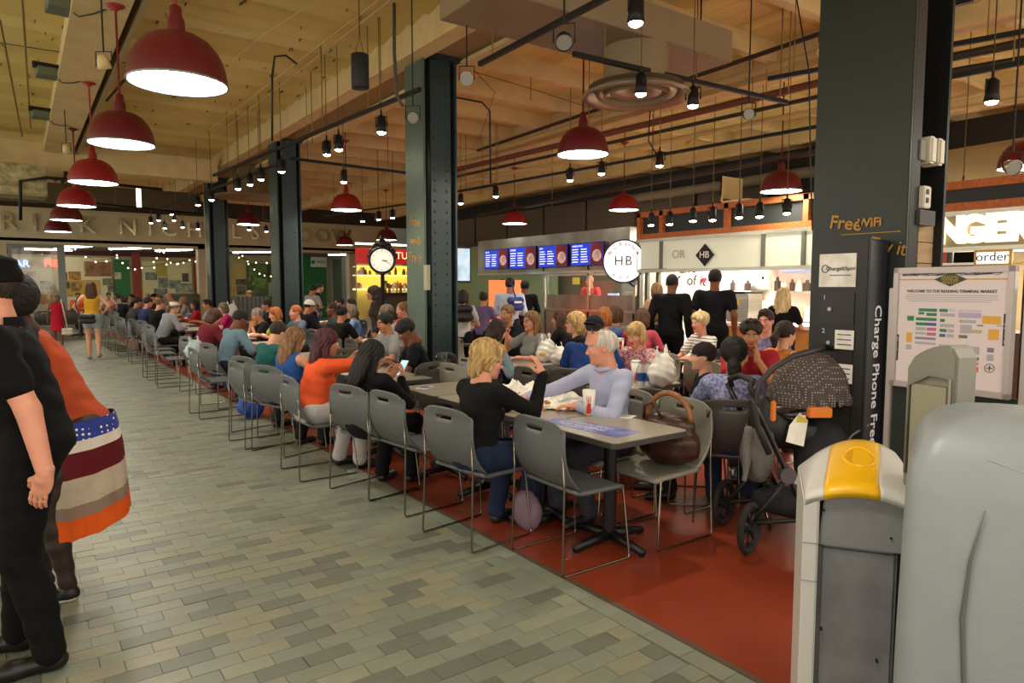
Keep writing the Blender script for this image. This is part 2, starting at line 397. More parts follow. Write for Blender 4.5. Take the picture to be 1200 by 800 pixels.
def hat_mesh(kind):
    if kind in HATS: return HATS[kind]
    if kind == 'beanie': V, Q = sdf_mesh([('e', (0, -.022, .045), (.094, .112, .098)), ('p', (0, 0, .03), (0, .2, -1))], .008, lambda X, Y, Z: .0015*np.sin(150*Z)+0*X*Y); 
    elif kind == 'cap':
        V, Q = sdf_mesh([('e', (0, -.018, .04), (.091, .111, .096)), ('p', (0, 0, .035), (0, .12, -1)), ('e', (0, .13, .04), (.07, .08, .009), None, .008)], .006)
    elif kind == 'capback':
        V, Q = sdf_mesh([('e', (0, -.018, .04), (.091, .111, .096)), ('p', (0, 0, .03), (0, -.1, -1)), ('e', (0, -.14, .012), (.065, .06, .008), None, .008)], .006)
    elif kind == 'flat': V, Q = sdf_mesh([('e', (0, -.018, .05), (.095, .115, .088)), ('e', (0, -.01, .11), (.095, .11, .03), None, .02), ('p', (0, 0, .028), (0, .05, -1))], .006)
    elif kind == 'straw': V, Q = sdf_mesh([('e', (0, -.015, .06), (.085, .105, .085)), ('p', (0, 0, .055), (0, 0, -1)), ('e', (0, -.01, .06), (.16, .18, .012), None, .01)], .01)
    elif kind == 'band': V, Q = sdf_mesh([('e', (0, -.02, .036), (.092, .111, .1)), ('p', (0, 0, .1), (0, -.1, 1)), ('p', (0, 0, .035), (0, .3, -1))], .008)
    HATS[kind] = (V, Q); return HATS[kind]
HANDS = {}
def hand_tpl(kind, res):
    """right hand, wrist at the origin, fingers to +Z, palm facing +Y, thumb on -X"""
    if (kind, res) in HANDS: return HANDS[(kind, res)]
    cu = {'relax': .35, 'flat': .08, 'grip': 1.05}[kind]; r0 = .0085
    pr = [('e', (0, 0, .048), (.04, .0155, .052)), ('c', (0, 0, -.02), (0, 0, .02), .026, .028, .02)]
    for i, (x, L) in enumerate(((-.028, .068), (-.0095, .077), (.0095, .072), (.028, .056))):
        p = np.array([x, 0, .088]); a = cu*.55; r = r0 if i < 3 else r0*.85
        for j, fr in enumerate((.45, .3, .25)):
            q = p+np.array([x*.1*(1 if j == 0 else 0), math.sin(a), math.cos(a)])*L*fr
            pr.append(('c', p, q, r*(1-.08*j), r*(.93-.08*j), .004)); p = q; a += cu*(.9 if j == 0 else .75)
    th = [(-.026, .006, .022), (-.052, .016, .05), (-.056, .024+.02*cu, .078), (-.048+.012*cu, .03+.035*cu, .1)]
    for j in range(3): pr.append(('c', th[j], th[j+1], .0125-.0015*j, .0115-.0015*j, .008))
    V, Q = sdf_mesh(pr, res, smooth_it=0); HANDS[(kind, res)] = (V, Q); return HANDS[(kind, res)]
SHOE = {}
def shoe_tpl(kind):
    """heel at -Y, toe at +Y, ankle above the origin, sole at z=0"""
    if kind in SHOE: return SHOE[kind]
    pr = [('c', (0, -.05, .04), (0, .11, .035), .038, .04, .02), ('c', (0, -.035, .045), (0, -.03, .09), .038, .036, .03), ('c', (0, .1, .03), (0, .165, .024), .042, .03, .02), ('p', (0, 0, 0), (0, 0, -1)), ('p', (0, 0, .105), (0, 0, 1))]
    if kind == 'dress': pr = [('c', (0, -.06, .04), (0, .11, .035), .036, .038, .02), ('c', (0, -.035, .045), (0, -.03, .09), .038, .04, .03), ('c', (0, .1, .028), (0, .2, .022), .041, .026, .02), ('p', (0, 0, 0), (0, 0, -1)), ('p', (0, 0, .105), (0, 0, 1))]
    V, Q = sdf_mesh(pr, .01); C = face_c(V, Q); mi = (C[:, 2] < .024).astype(int)
    SHOE[kind] = (V, Q, mi); return SHOE[kind]

def mrot(ax, a):
    return np.array(Matrix.Rotation(a, 3, ax))
def ik(a, b, l1, l2, pole):
    a = np.array(a, float); b = np.array(b, float); d = b-a; L = np.linalg.norm(d); 
    if L > (l1+l2)*.995: b = a+d/L*(l1+l2)*.995; d = b-a; L = np.linalg.norm(d)
    if L < abs(l1-l2)+.02: L = abs(l1-l2)+.02
    u = d/np.linalg.norm(d); pole = np.array(pole, float); pole = pole-u*(pole@u); pole /= np.linalg.norm(pole)+1e-9
    x = (l1*l1-l2*l2+L*L)/(2*L); h = math.sqrt(max(l1*l1-x*x, 0)); return a+u*x+pole*h, b
SKIN = {'fair': 'd9a383', 'pink': 'd8957c', 'tan': 'b97f5c', 'olive': 'b5835f', 'brown': '7a4c33', 'dark': '4c2f22'}
HAIRC = {'black': ('080606', '15110f'), 'dark': ('1c1310', '38271e'), 'brown': ('3b2418', '64432c'), 'ltbrown': ('6b4b30', '967048'), 'blonde': ('a07c45', 'd3b27a'), 'paleblonde': ('c4a470', 'ecd9a8'), 'red': ('8a4a22', 'b8702f'), 'grey': ('6f6a64', 'a09a92'), 'white': ('b9b2a6', 'e2dccf'), 'wine': ('2a0f16', '5c2434'), 'ash': ('55493c', '8a7a64')}
def hairmat(c): a, b = HAIRC[c]; return mat('hair_'+c, a, .72, noise=.2, nscale=40, col2=b, bump=.5, bscale=160, stretch=(1, 1, .12))
def cloth(c, name=None):
    return mat('cloth_'+c, c, .85, noise=.1, nscale=9, bump=.25, bscale=30, spec=.2)
PEOPLE = []
def person(label, head, face, seated=True, lean=8, skin='fair', hair='short', hc='brown', sex='f', top='6a6a6a', sleeve='tee', bottom='20232b', legs='long',
           fat=1., arms='table', headyaw=0, headpitch=0, hat=None, hatc='222222', glasses=None, shoes=('1c1c1e', '1c1c1e'), shoe='sneaker', res=None, scale=1., pelz=None,
           topmat=None, botmat=None, handk='relax', legpose=None, headroll=0, topcut=None, group=None, brows=None, torso=None, chairpos=None, footz=0, hem=.0, fold=.003):
    hx, hy, hz = [float(v) for v in head]
    dist = math.hypot(hx, hy)
    res = res or (.011 if dist < 5.5 else .015 if dist < 9 else .02 if dist < 14 else .026)
    hres = .0045 if dist < 5.5 else .0065 if dist < 9 else .009
    s = scale; yaw = -math.radians(face); ln = math.radians(lean)
    m = sex == 'm'
    pz = (.545 if seated else .93*s) if pelz is None else pelz
    hd = .135*s
    up = np.array([0, math.sin(ln), math.cos(ln)])
    hdir = np.array([0, math.sin(ln*.8), math.cos(ln*.8)])
    T = torso or min(max((hz-pz-hd*hdir[2])/up[2], .38*s), .58*s)
    pel = np.array([0, 0, pz]); neck = pel+up*T; hc0 = neck+hdir*hd+np.array([0, .025, 0])
    Rz = np.array(Matrix.Rotation(yaw, 3, 'Z'))
    off = Rz@np.array([0, hc0[1], 0]); root = (hx-off[0], hy-off[1], 0)
    # small height error is taken up at the root for people whose feet are out of sight
    E = thing('person', label, 'person', (root[0], root[1], footz), yaw, group)
    sk = mat('skin_'+skin, SKIN[skin], .5, noise=.06, nscale=12, spec=.35)
    def T3(p): return pel+np.array([p[0]*s, 0, 0])+np.array([0, math.cos(ln), -math.sin(ln)])*p[1]*s+up*p[2]*T/.52
    tilt = mrot('X', -ln)
    sw = (.182 if m else .158)*s*(1+(fat-1)*.4)
    sh = {q: T3((q*sw/s, .0, .455)) for q in (1, -1)}
    def torso_pr(g):
        F = fat
        o = [('e', T3((0, -.005, .0)), np.array((.158*F, .115*F, .12))*s+g, tilt, .05),
             ('e', T3((0, .005+.02*(F-1), .16)), np.array((.132*F*(1.03 if m else .97), .1*F*F, .15))*s+g, tilt, .06),
             ('e', T3((0, .0, .33)), np.array((.148*F**.5*(1.05 if m else .95), .103*F**.5, .145))*s+g, tilt, .06),
             ('c', T3((-sw/s+.03, -.01, .445)), T3((sw/s-.03, -.01, .445)), .056*s+g, .056*s+g, .05)]
        if not m: o += [('e', T3((q*.062, .082, .3)), np.array((.055, .05, .055))*s*F**.5+g, tilt, .03) for q in (1, -1)]
        return o
    ga = fat**.5*(1.08 if m else .92)
    ar = {}
    L1, L2 = .285*s, .255*s
    for q in (1, -1):
        A = arms[0 if q == 1 else 1] if isinstance(arms, (list, tuple)) and len(arms) == 2 else arms
        hk = handk
        if A == 'table': w = np.array([q*.13, neck[1]*.4+.36, .79]); pole = (q*1, -.3, -1); nrm = (0, 0, -1); hdir2 = (-q*.4, 1, 0)
        elif A == 'eat': w = np.array([q*.05, hc0[1]+.2, hc0[2]-.17]); pole = (q*.9, 0, -1); nrm = (-q*.8, -.6, 0); hdir2 = (-q*.3, -.25, 1); hk = 'grip'
        elif A == 'phone': w = np.array([q*.07, .33, .86]); pole = (q*.8, -.3, -1); nrm = (-q*.8, -.4, .5); hdir2 = (-q*.4, .6, .6); hk = 'relax'
        elif A == 'lap': w = np.array([q*.08, .25, .66]); pole = (q*.8, -.8, 0); nrm = (0, 0, -1); hdir2 = (-q*.6, .8, -.2)
        elif A == 'chin': w = np.array([q*.05, hc0[1]+.1, hc0[2]-.2]); pole = (q*.5, .3, -1); nrm = (-q, -.3, 0); hdir2 = (0, -.3, 1); hk = 'grip'
        elif A == 'down': w = np.array([q*(sw+.07*fat), .04, pz-.06*s]); pole = (q*.3, -1, 0); nrm = (-q, 0, 0); hdir2 = (0, .15, -1)
        elif A == 'front': w = np.array([q*.1, .3, pz+.16*s]); pole = (q*.8, -.8, -.4); nrm = (0, 0, -1); hdir2 = (-q*.3, 1, .1)
        elif A == 'reach': w = np.array([q*.1, neck[1]+.42, 1.0]); pole = (q*.8, 0, -1); nrm = (0, 0, -1); hdir2 = (0, 1, 0); hk = 'grip'
        else: w, pole, nrm, hdir2 = np.array(A[0], float), A[1], A[2], A[3]; hk = A[4] if len(A) > 4 else handk
        el, w = ik(sh[q], w, L1, L2, pole); ar[q] = (el, w, np.array(nrm, float), np.array(hdir2, float), hk)
    lg = {}
    hipx = .088*s*fat**.3
    for q in (1, -1):
        hip = pel+np.array([q*hipx, 0, -.01])
        if legpose: an = np.array(legpose[0 if q == 1 else 1][0], float); pole = legpose[0 if q == 1 else 1][1]
        elif seated: an = np.array([q*.11, .34+.05*q, .085]); pole = (q*.08, .5, 1)
        else: an = np.array([q*.095*s, -.02+.03*q, .085]); pole = (0, 1, 0)
        kn, an = ik(hip, an, .43*s, .42*s, pole); lg[q] = (hip, kn, an)
    tf = fat**.6*(1 if m else 1.03)
    def arm_pr(g, parts=2, frac=1.):
        o = []
        for q in (1, -1):
            el, w = ar[q][:2]; a = sh[q]
            if parts == 1:
                e = a+(el-a)*frac; o.append(('c', a, e, .05*s*ga+g, (.05+(.038-.05)*frac)*s*ga+g*1.5, .03))
            else:
                o += [('c', a, el, .05*s*ga+g, .037*s*ga+g, .03), ('c', el, w if frac == 1 else el+(w-el)*frac, .039*s*ga+g, .026*s*ga+g*1.2, .012)]
        return o
    def leg_pr(g, fr=1., flare=0):
        o = []
        for q in (1, -1):
            hip, kn, an = lg[q]
            if fr < 1: o.append(('c', hip, hip+(kn-hip)*fr, .088*s*tf+g, (.088-.03*fr)*s*tf+g*1.6, .03))
            else: o += [('c', hip, kn, .088*s*tf+g, .056*s*tf+g, .03), ('c', kn, kn*.55+an*.45+np.array([0, -.012, 0]), .054*s*tf+g, .05*s*tf+g, .015), ('c', kn*.55+an*.45+np.array([0, -.012, 0]), an, .05*s*tf+g, .034*s*tf**.5+g+flare, .02)]
        return o
    # body
    V, Q = sdf_mesh(torso_pr(-.006)+arm_pr(0)+leg_pr(0)+[('c', neck-up*.06, neck+hdir*.06+np.array([0, .01, 0]), .055*s*ga, .052*s*ga, .03)], res)
    mi = np.zeros(len(Q), int)
    Hr = mrot('Z', -math.radians(headyaw))@mrot('X', -ln*.5-math.radians(headpitch)) @ mrot('Y', math.radians(headroll))
    hs = s*(.985 if m else .96)
    hv, hq, hm = head_tpl(sex, hres); hv = (hv*hs)@Hr.T+hc0
    Q = np.concatenate([Q, hq+len(V)]); V = np.concatenate([V, hv]); mi = np.concatenate([mi, hm])
    for q in (1, -1):
        el, w, nrm, hd2, hk = ar[q]
        z = hd2/np.linalg.norm(hd2); y = nrm-z*(nrm@z); y /= np.linalg.norm(y)+1e-9; x = np.cross(y, z)
        t, tq = hand_tpl(hk, .005 if dist < 5.5 else .0065 if dist < 9 else .009)
        tt = t.copy()*s*(1 if m else .92)
        if q == -1: tt[:, 0] *= -1; tq = tq[:, ::-1]
        tt = tt@np.stack([x, y, z]); Q = np.concatenate([Q, tq+len(V)]); V = np.concatenate([V, tt+w]); mi = np.concatenate([mi, np.zeros(len(tq), int)])
    lip = mat('lips_'+skin, tuple(np.clip(np.array([int(SKIN[skin][i:i+2], 16)/255 for i in (0, 2, 4)])*np.array([.9, .62, .62]), 0, 1)), .4)
    ew = mat('eye_white', 'e8e2da', .3); ir = mat('eye_iris', '2a1c14', .2)
    link('body', npmesh('body', V, Q, [sk, lip, ew, ir, hairmat(brows or (hc if hc != 'white' else 'grey'))], mi), E)
    # top
    ph = random.random()*9
    def fd(X, Y, Z): return fold*(np.sin(38*X+17*Z+ph)*np.sin(31*Z-11*Y+ph)+.6*np.sin(70*Z+25*X*1+ph))
    tm = topmat or cloth(top)
    def nosk(V, Q): return V, Q
    pr = torso_pr(.010 if sleeve != 'hoodie' else .02)
    if sleeve == 'tee': pr += arm_pr(.012, 1, .62)
    elif sleeve == 'elbow': pr += arm_pr(.012, 1, .93)
    elif sleeve in ('long', 'hoodie', 'shirt'): pr += arm_pr(.011 if sleeve != 'hoodie' else .018, 2, .97)
    elif sleeve == 'tank': pass
    if sleeve == 'tank':
        pr = [p for p in pr]
        for q in (1, -1): pr.append(('-e', sh[q]+np.array([q*.03, 0, -.01]), np.array((.055, .075, .1))*s, None, .015))
        pr.append(('-e', neck+np.array([0, .05, -.01]), np.array((.075, .08, .09))*s, None, .02))
    if sleeve == 'hoodie': pr.append(('e', T3((0, -.085, .44)), np.array((.11, .05, .07))*s, tilt, .03))
    pr.append(('-e', neck+hdir*.045+np.array([0, .02, 0]), np.array((.062, .07, .045))*s*(1.25 if not m else 1.05), None, .01))
    bp = T3((0, 0, -.06+hem)); pr.append(('p', bp, -up))
    V, Q = sdf_mesh(pr, res*.95, fd)
    topn = {'tee': 'shirt', 'elbow': 'blouse', 'long': 'shirt', 'shirt': 'shirt', 'hoodie': 'sweatshirt', 'tank': 'tank_top'}[sleeve]
    to = link(topn, npmesh(topn, V, Q, tm), E)
    if sleeve == 'shirt':
        pr = [('c', neck+np.array([.066*math.cos(t), .004+.07*math.sin(t), -.004-.012*math.sin(t)]), neck+np.array([.066*math.cos(t+.45), .004+.07*math.sin(t+.45), -.004-.012*math.sin(t+.45)]), .016, .016, .004) for t in np.arange(-4.4, 1.3, .45)]
        V, Q = sdf_mesh(pr, .006); link('collar', npmesh('collar', V, Q, tm), E)
    # bottom
    bm_ = botmat or cloth(bottom)
    if legs == 'skirt':
        pr = [('e', T3((0, -.005, 0)), np.array((.17*fat, .13*fat, .13))*s, tilt, .05), ('c', pel, pel+np.array([0, 0, -.34*s]), .15*s*fat, .19*s*fat, .05), ('p', (0, 0, pz-.38*s), (0, 0, -1)), ('p', T3((0, 0, .08)), up)]
        bn = 'skirt'
    elif legs == 'shorts': pr = torso_pr(.014)[:1]+[('p', T3((0, 0, .07)), up)]+leg_pr(.014, .42); bn = 'shorts'
    else:
        pr = torso_pr(.007)[:1]+[('p', T3((0, 0, .06)), up)]+(leg_pr(.004) if legs == 'tights' else leg_pr(.013, 1, .012)); bn = 'trousers'
    V, Q = sdf_mesh(pr, res, fd); link(bn, npmesh(bn, V, Q, bm_), E)
    # hair and hat
    if hair:
        hv, hq = hair_tpl(hair, .006 if dist < 5.5 else .008 if dist < 9 else .011); me = npmesh('hair', (hv*hs)@Hr.T+hc0, hq, hairmat(hc)); link('hair', me, E)
    if hat:
        hv, hq = hat_mesh(hat); link({'band': 'headband'}.get(hat, 'hat'), npmesh('hat', (hv*hs)@Hr.T+hc0, hq, hatc if not isinstance(hatc, str) else cloth(hatc)), E)
    if glasses and dist < 12:
        g = MB(); dz = .124 if glasses == 'up' else .004; dy = .052 if glasses == 'up' else .1
        for q in (1, -1):
            g.tube([(q*.033+.022*math.cos(t*PI/6), dy-.003*abs(math.cos(t*PI/6)), dz+.016*math.sin(t*PI/6)) for t in range(12)], .0022, 5, close=True)
            g.tube([(q*.055, dy, dz+.004), (q*.075, dy-.02, dz+.004), (q*.08, dy-.1, dz)], .0018, 5)
            if glasses in ('sun', 'up'): g.disc((q*.033, dy, dz), .02, (0, 1, 0), 12)
        g.tube([(-.012, dy, dz+.003), (.012, dy, dz+.003)], .002, 5)
        g.v = [tuple(np.array(v)@(Hr.T*hs)+hc0) for v in g.v]
        g.build('glasses', mat('glasses_frame', '2a1512', .3), E)
    for q in (1, -1):
        an = lg[q][2]; kn = lg[q][1]; t, tq, tm_ = shoe_tpl(shoe); t = t*s*(1 if m else .92)
        yw = 0.12*q; t = t@np.array(Matrix.Rotation(-yw, 3, 'Z')).T; t = t+np.array([an[0], an[1]+.03*s, max(0, an[2]-.085*1)])
        link('shoe', npmesh('shoe', t, tq, [mat('shoe_'+shoes[0], shoes[0], .4), mat('shoe_'+shoes[1], shoes[1], .5)], tm_), E)
    E['_'] = 0; del E['_']
    PEOPLE.append((E, root, face, seated)); return E, dict(hand={q: ar[q][1] for q in ar}, head=hc0, neck=neck, yaw=yaw, root=root, Hr=Hr, hs=hs, sh=sh, el={q: ar[q][0] for q in ar}, kn={q: lg[q][1] for q in lg}, pel=pel)
# ------------------------------------------------------------ floor
def slab(name, a, b, m, **kw): mb = MB(); mb.bb(a, b); return mb.build(name, m, **kw)
EDGE = 2.36
grout = mat('grout', '6c6a59', .9, noise=.2, nscale=30)
floor = MB().bb((-7, -3.2, -.1), (EDGE, 27.6, -.012)).build('floor', grout, kind='structure', label='grey-green brick aisle floor')
red = mat('red_floor', '8c3a22', .28, noise=.14, nscale=1.6, bump=.06, bscale=3, detail=8)
rf = MB().bb((EDGE+.03, -3.2, -.1), (17.2, 27.6, 0)).build('floor', red, kind='structure', label='glossy brick-red painted floor under the seating')
MB().bb((EDGE, -3.2, -.1), (EDGE+.03, 27.6, .003)).build('trim_1', mat('edge_strip', '6a5a4c', .5, .4), kind='structure')
MB().bb((-7, 27.6, -.1), (17.2, 36.2, 0)).build('floor', mat('back_floor', '6f6a5c', .5), kind='structure', label='plain floor of the room behind the lettered beam')
bricks = mat_island('brick', ['878d7c', '8f927f', '828a7c', '858b7a', '8f9280', '6f7468', '8a8f7e', '808675', '80867a', '8e8e78', '838a7a', '868c7c'], .4, .07, 5, .15, 35)
def brick_mesh(): 
    return None
rows = []
B = []
bl, bw = .205, .1025
y = 1.0; r_ = 0
while y < 24:
    x0 = EDGE-.11-(bl*.5 if r_ % 2 else 0)+random.uniform(-.01, .01); x = x0
    if r_ % 2: B.append((EDGE-.11-bl*.25, y+bw/2, bl/2, bw))
    lim = -1.6-.0*y
    while x > lim:
        B.append((x-bl/2, y+bw/2, bl, bw)); x -= bl
    y += bw; r_ += 1
yy = 1.0
while yy < 24: B.append((EDGE-.055, yy+.11, .106, .22)); yy += .22     # border course
def vis(b):
    v = np.array([b[0], b[1], 0])-O3; w = v@_F
    if w < .3: return None
    px, py = 600+FPX*(v@_R)/w, 400-FPX*(v@_U)/w
    return (px, py, w) if (-60 < px < 1260 and py < 860) else None
near = []; far = MB()
Bv = [(vis(b), b) for b in B]; Bv = sorted([q for q in Bv if q[0]], key=lambda q: q[0][2])
gap = .002
cache = {}
def tone(): return random.random()*.999
for i, (p, b) in enumerate(Bv):
    hh = random.uniform(-.0015, .0015)
    if i < 300:
        key = (round(b[2], 3), round(b[3], 3), random.randrange(14))
        if key not in cache:
            m = MB(); m.bb((-b[2]/2+gap/2, -b[3]/2+gap/2, -.012), (b[2]/2-gap/2, b[3]/2-gap/2, 0), 0, tone()); cache[key] = m.mesh('brick', bricks, bevel=.0012)
            me = cache[key]
            t0 = m.t[0]
            if 'tone' in me.attributes: me.attributes['tone'].data.foreach_set('value', [t0]*len(me.vertices))
        link('brick', cache[key], floor, (b[0], b[1], hh))
    else:
        far.bb((b[0]-b[2]/2+gap/2, b[1]-b[3]/2+gap/2, -.012), (b[0]+b[2]/2-gap/2, b[1]+b[3]/2-gap/2, hh), 0, tone())
far.build('brickwork', bricks, floor, kind='stuff')

# ------------------------------------------------------------ ceiling
ZC = 4.9
cream = mat('cream_paint', 'd6c08a', .7, noise=.07, nscale=3, bump=.2, bscale=12)
boardm = mat_island('ceiling_board', ['dec87c', 'e2cf84', 'dac276', 'e6d38c', 'd8c074'], .75, .07, 1.5, .15, 6)
ceil = MB().bb((-7, -3.2, ZC+.12), (17.2, 27.6, ZC+.25)).build('ceiling', mat('ceiling_back', '6e5c39', .9), kind='structure')
cb = 0; rest = MB(); tri = {}
yb = -.6
while yb < 27.4:
    w_ = .42 if True else 0
    for x0, x1 in ((-6.5, -1.2), (-1.2, 4.4)):
        k = random.randrange(6)
        vs = [(x0+.004, yb+.004, ZC+.02), (x1-.004, yb+.004, ZC+.02), (x1-.004, yb+w_+.002, ZC-.075), (x0+.004, yb+w_+.002, ZC-.075)]
        vs += [(a, b, c+.05) for a, b, c in vs]
        m = MB().add(vs, [(0, 3, 2, 1), (4, 5, 6, 7), (0, 1, 5, 4), (1, 2, 6, 5), (2, 3, 7, 6), (3, 0, 4, 7)], 0, tone())
        m.build('board', boardm, ceil); cb += 1
    yb += w_
xb = 4.5     # right bays: boards run the other way over exposed joists
while xb < 17:
    for y0, y1 in ((-1.5, 5), (5, 13), (13, 27.4)):
        if cb < 298: MB().bb((xb+.004, y0+.004, ZC), (xb+.30, y1-.004, ZC+.04), 0, tone()).build('board', boardm, ceil); cb += 1
        else: rest.bb((xb+.004, y0+.004, ZC), (xb+.30, y1-.004, ZC+.04), 0, tone())
    xb += .305
if rest.v: rest.build('boarding', boardm, ceil, kind='stuff')
yj = -.4
while yj < 27: MB().bb((4.5, yj-.06, ZC-.26), (17.1, yj+.06, ZC)).build('joist', cream, ceil); yj += 1.22
nl = MB()      # rows of bent nails left in the old boards
for k in range(320):
    x, y = random.uniform(-3, 4.1), random.uniform(1, 16)
    nl.box((x, y, ZC-.05), (.008, random.uniform(.05, .16), .03), 0, random.uniform(-.3, .3))
nl.build('nails', mat('nail_dark', '7a6436', .7), ceil, kind='stuff')
# girders
def girder(x, w, z0, y0=-3, y1=27.3, m=cream, name='girder', label=None, flange=True):
    g = MB().bb((x-w/2, y0, z0), (x+w/2, y1, ZC))
    if flange: g.bb((x-w/2-.04, y0, z0-.02), (x+w/2+.04, y1, z0+.03))
    return g.build(name, m, kind='structure', label=label)
girder(.82, .42, 4.45, label='broad cream painted ceiling girder above the left row of red pendants')
girder(1.17, .05, 4.43, flange=False, m=mat('channel', 'a8976c', .5, .3), name='beam', label='narrow steel channel beside the broad cream girder')
girder(4.2, .16, 4.5, label='cream ceiling girder on the aisle side of the green columns')
girder(4.92, .16, 4.5, label='cream ceiling girder on the far side of the green columns')
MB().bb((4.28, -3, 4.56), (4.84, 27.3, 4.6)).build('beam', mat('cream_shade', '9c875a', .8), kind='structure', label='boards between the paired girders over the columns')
MB().bb((-6.9, 17.6, 4.12), (4.0, 18.0, 4.62)).build('beam', cream, kind='structure', label='cream cross beam over the far end of the aisle')
for gx in (8.6, 12.6): girder(gx, .2, 4.45, label='cream ceiling girder above the %s' % ('right-hand tables' if gx < 9 else 'food stalls'))
# ------------------------------------------------------------ columns
green = mat('column_green', '2a3e40', .42, noise=.12, nscale=3, bump=.08, bscale=20)
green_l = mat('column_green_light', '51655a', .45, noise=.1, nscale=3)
blackp = mat('black_paint', '0e1010', .45)
steel = mat('steel_brushed', 'b9b5a8', .32, 1, noise=.12, nscale=3, stretch=(1, 1, 12))
darkm = mat('dark_metal', '1c1c1c', .45, .4)
gold = mat('gold_print', 'b5842c', .5)
CX = 4.52
def column(Y, label, rivets, lmat=green, hs=.25):
    t = thing('column', label, 'column', (CX, Y, 0))
    MB().bb((-.02, -hs+.03, .02), (.02, hs-.03, 4.55)).build('web', green, t)
    for q in (-1, 1):
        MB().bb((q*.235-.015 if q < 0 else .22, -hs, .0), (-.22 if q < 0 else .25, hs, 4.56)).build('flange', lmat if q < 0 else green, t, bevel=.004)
    for q in (-1, 1):
        y0 = q*hs*.84
        MB().bb((-.13, y0-.014, .02), (.17, y0+.014, 4.55)).build('cover_plate', green, t, bevel=.003)
    MB().bb((-.32, -.32, 0), (.32, .32, .04)).build('base_plate', green, t)
    MB().bb((-.32, -.30, 4.5), (.32, .30, 4.6)).build('cap', green, t)
    if rivets:
        r = MB(); r.sphere((0, 0, 0), .017, n=8, sc=(1, .6, 1)); me = r.mesh('rivet', green)
        z = .55; n = 0
        while z < 4.4 and n < 120:
            for x in (-.075, .105): link('rivet', me, t, (x, -hs*.84-.016, z)); n += 1
            z += .135 if rivets == 2 else .27
    return t
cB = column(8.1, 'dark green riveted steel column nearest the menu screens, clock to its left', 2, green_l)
cC = column(14.2, 'second dark green steel column from the far end, in front of the green photo wall', 1)
cD = column(20.2, 'farthest dark green steel column, beside the white pillar of the end wall', 0)
MB().bb((-.03, -.36, 1.56), (.02, -.28, 1.88)).build('switch_box', mat('putty', 'a9a58c', .5), cB, loc=(-.25, 0, 0), label='putty coloured box')
for i, (s_, z) in enumerate((('Free', 2.45), ('wi-fi', 2.2), ('Try it', 1.98))):
    text('lettering', s_, .17, (-.252, -.0, z), (PI/2, .12, -PI/2), gold, cB)
MB().tube([(-.24, .27, 0), (-.24, .27, 4.5)], .018, 8).build('conduit', cream, cD, label='pale conduit')
# near boxed column (largest)
cA = thing('column', 'huge dark green boxed column at the right with gold Free WiFi lettering', 'column', (CX, 2.2, 0))
gd = mat('column_near', '19231f', .4, noise=.1, nscale=2)
MB().bb((-.27, -.27, 0), (-.24, .32, 4.6)).build('panel', gd, cA, bevel=.004)
MB().bb((-.24, -.12, 0), (.2, .3, 4.6)).build('core', blackp, cA)
MB().bb((.2, -.27, 0), (.23, .32, 4.6)).build('flange', blackp, cA)
MB().bb((-.24, -.27, 0), (-.13, -.255, 4.6)).build('lip', blackp, cA)
MB().tube([(-.12, -.15, 1.9), (-.12, -.15, 2.6), (-.1, -.15, 4.6)], .014, 8).build('conduit', mat('conduit', '8f8672', .4, .7), cA, label='bare metal conduit')
MB().tube([(-.06, -.15, 2.0), (-.04, -.16, 2.6), (-.05, -.15, 4.6)], .006, 6).build('cable', blackp, cA, label='thin black cable')
bx = MB().bb((-.16, -.28, 2.35), (-.08, -.16, 2.47)).build('junction_box', mat('grey_box', '77746b', .5, .3), cA, bevel=.004, label='grey metal junction box')
for x0 in (-.06, .05): MB().bb((x0, -.30, 2.34), (x0+.07, -.18, 2.5)).build('sensor_box', mat('white_plastic', 'cfc9b8', .4), cA, bevel=.012, label='white plastic box')
ob = MB().bb((-.13, -.30, 2.07), (-.04, -.2, 2.2)).build('outlet', MATS['white_plastic'], cA, bevel=.006, label='white socket box')
for z in (2.1, 2.15): MB().bb((-.11, -.304, z), (-.08, -.298, z+.03)).build('socket', blackp, ob)
MB().bb((-.15, -.29, 1.97), (.05, -.18, 2.06)).build('raceway', mat('grey_box2', '4a4a46', .5, .3), cA)
for s_, sz_, px, py, tl in (('Free', .115, 991, 262, .15), ('WiFi', .075, 1019, 261, 0)):
    p = atX(px, py, CX-.275); text('lettering', s_, sz_, (-.275, p[1]-2.2, p[2]), (PI/2, tl, -PI/2), gold, cA, bold=.002)
MB().bb((-.278, -.24, 1.925), (-.27, .12, 1.93)).build('underline', gold, cA)
text('lettering', 'Try it', .12, (-.275, -.17, 1.84), (PI/2, .2, -PI/2), gold, cA, sx=.8)
# wooden crate like panels right of the near column
pw = thing('wooden_panel', 'pale board panel fixed right of the huge dark column below the boxes', 'panel', (CX, 2.2, 0))
for k in range(3): MB().bb((.0, -.22, 1.62+.13*k), (.24, -.18, 1.745+.13*k)).build('plank', mat('pale_wood', 'a58a68', .7, noise=.15, nscale=5, stretch=(1, 1, 8)), pw)

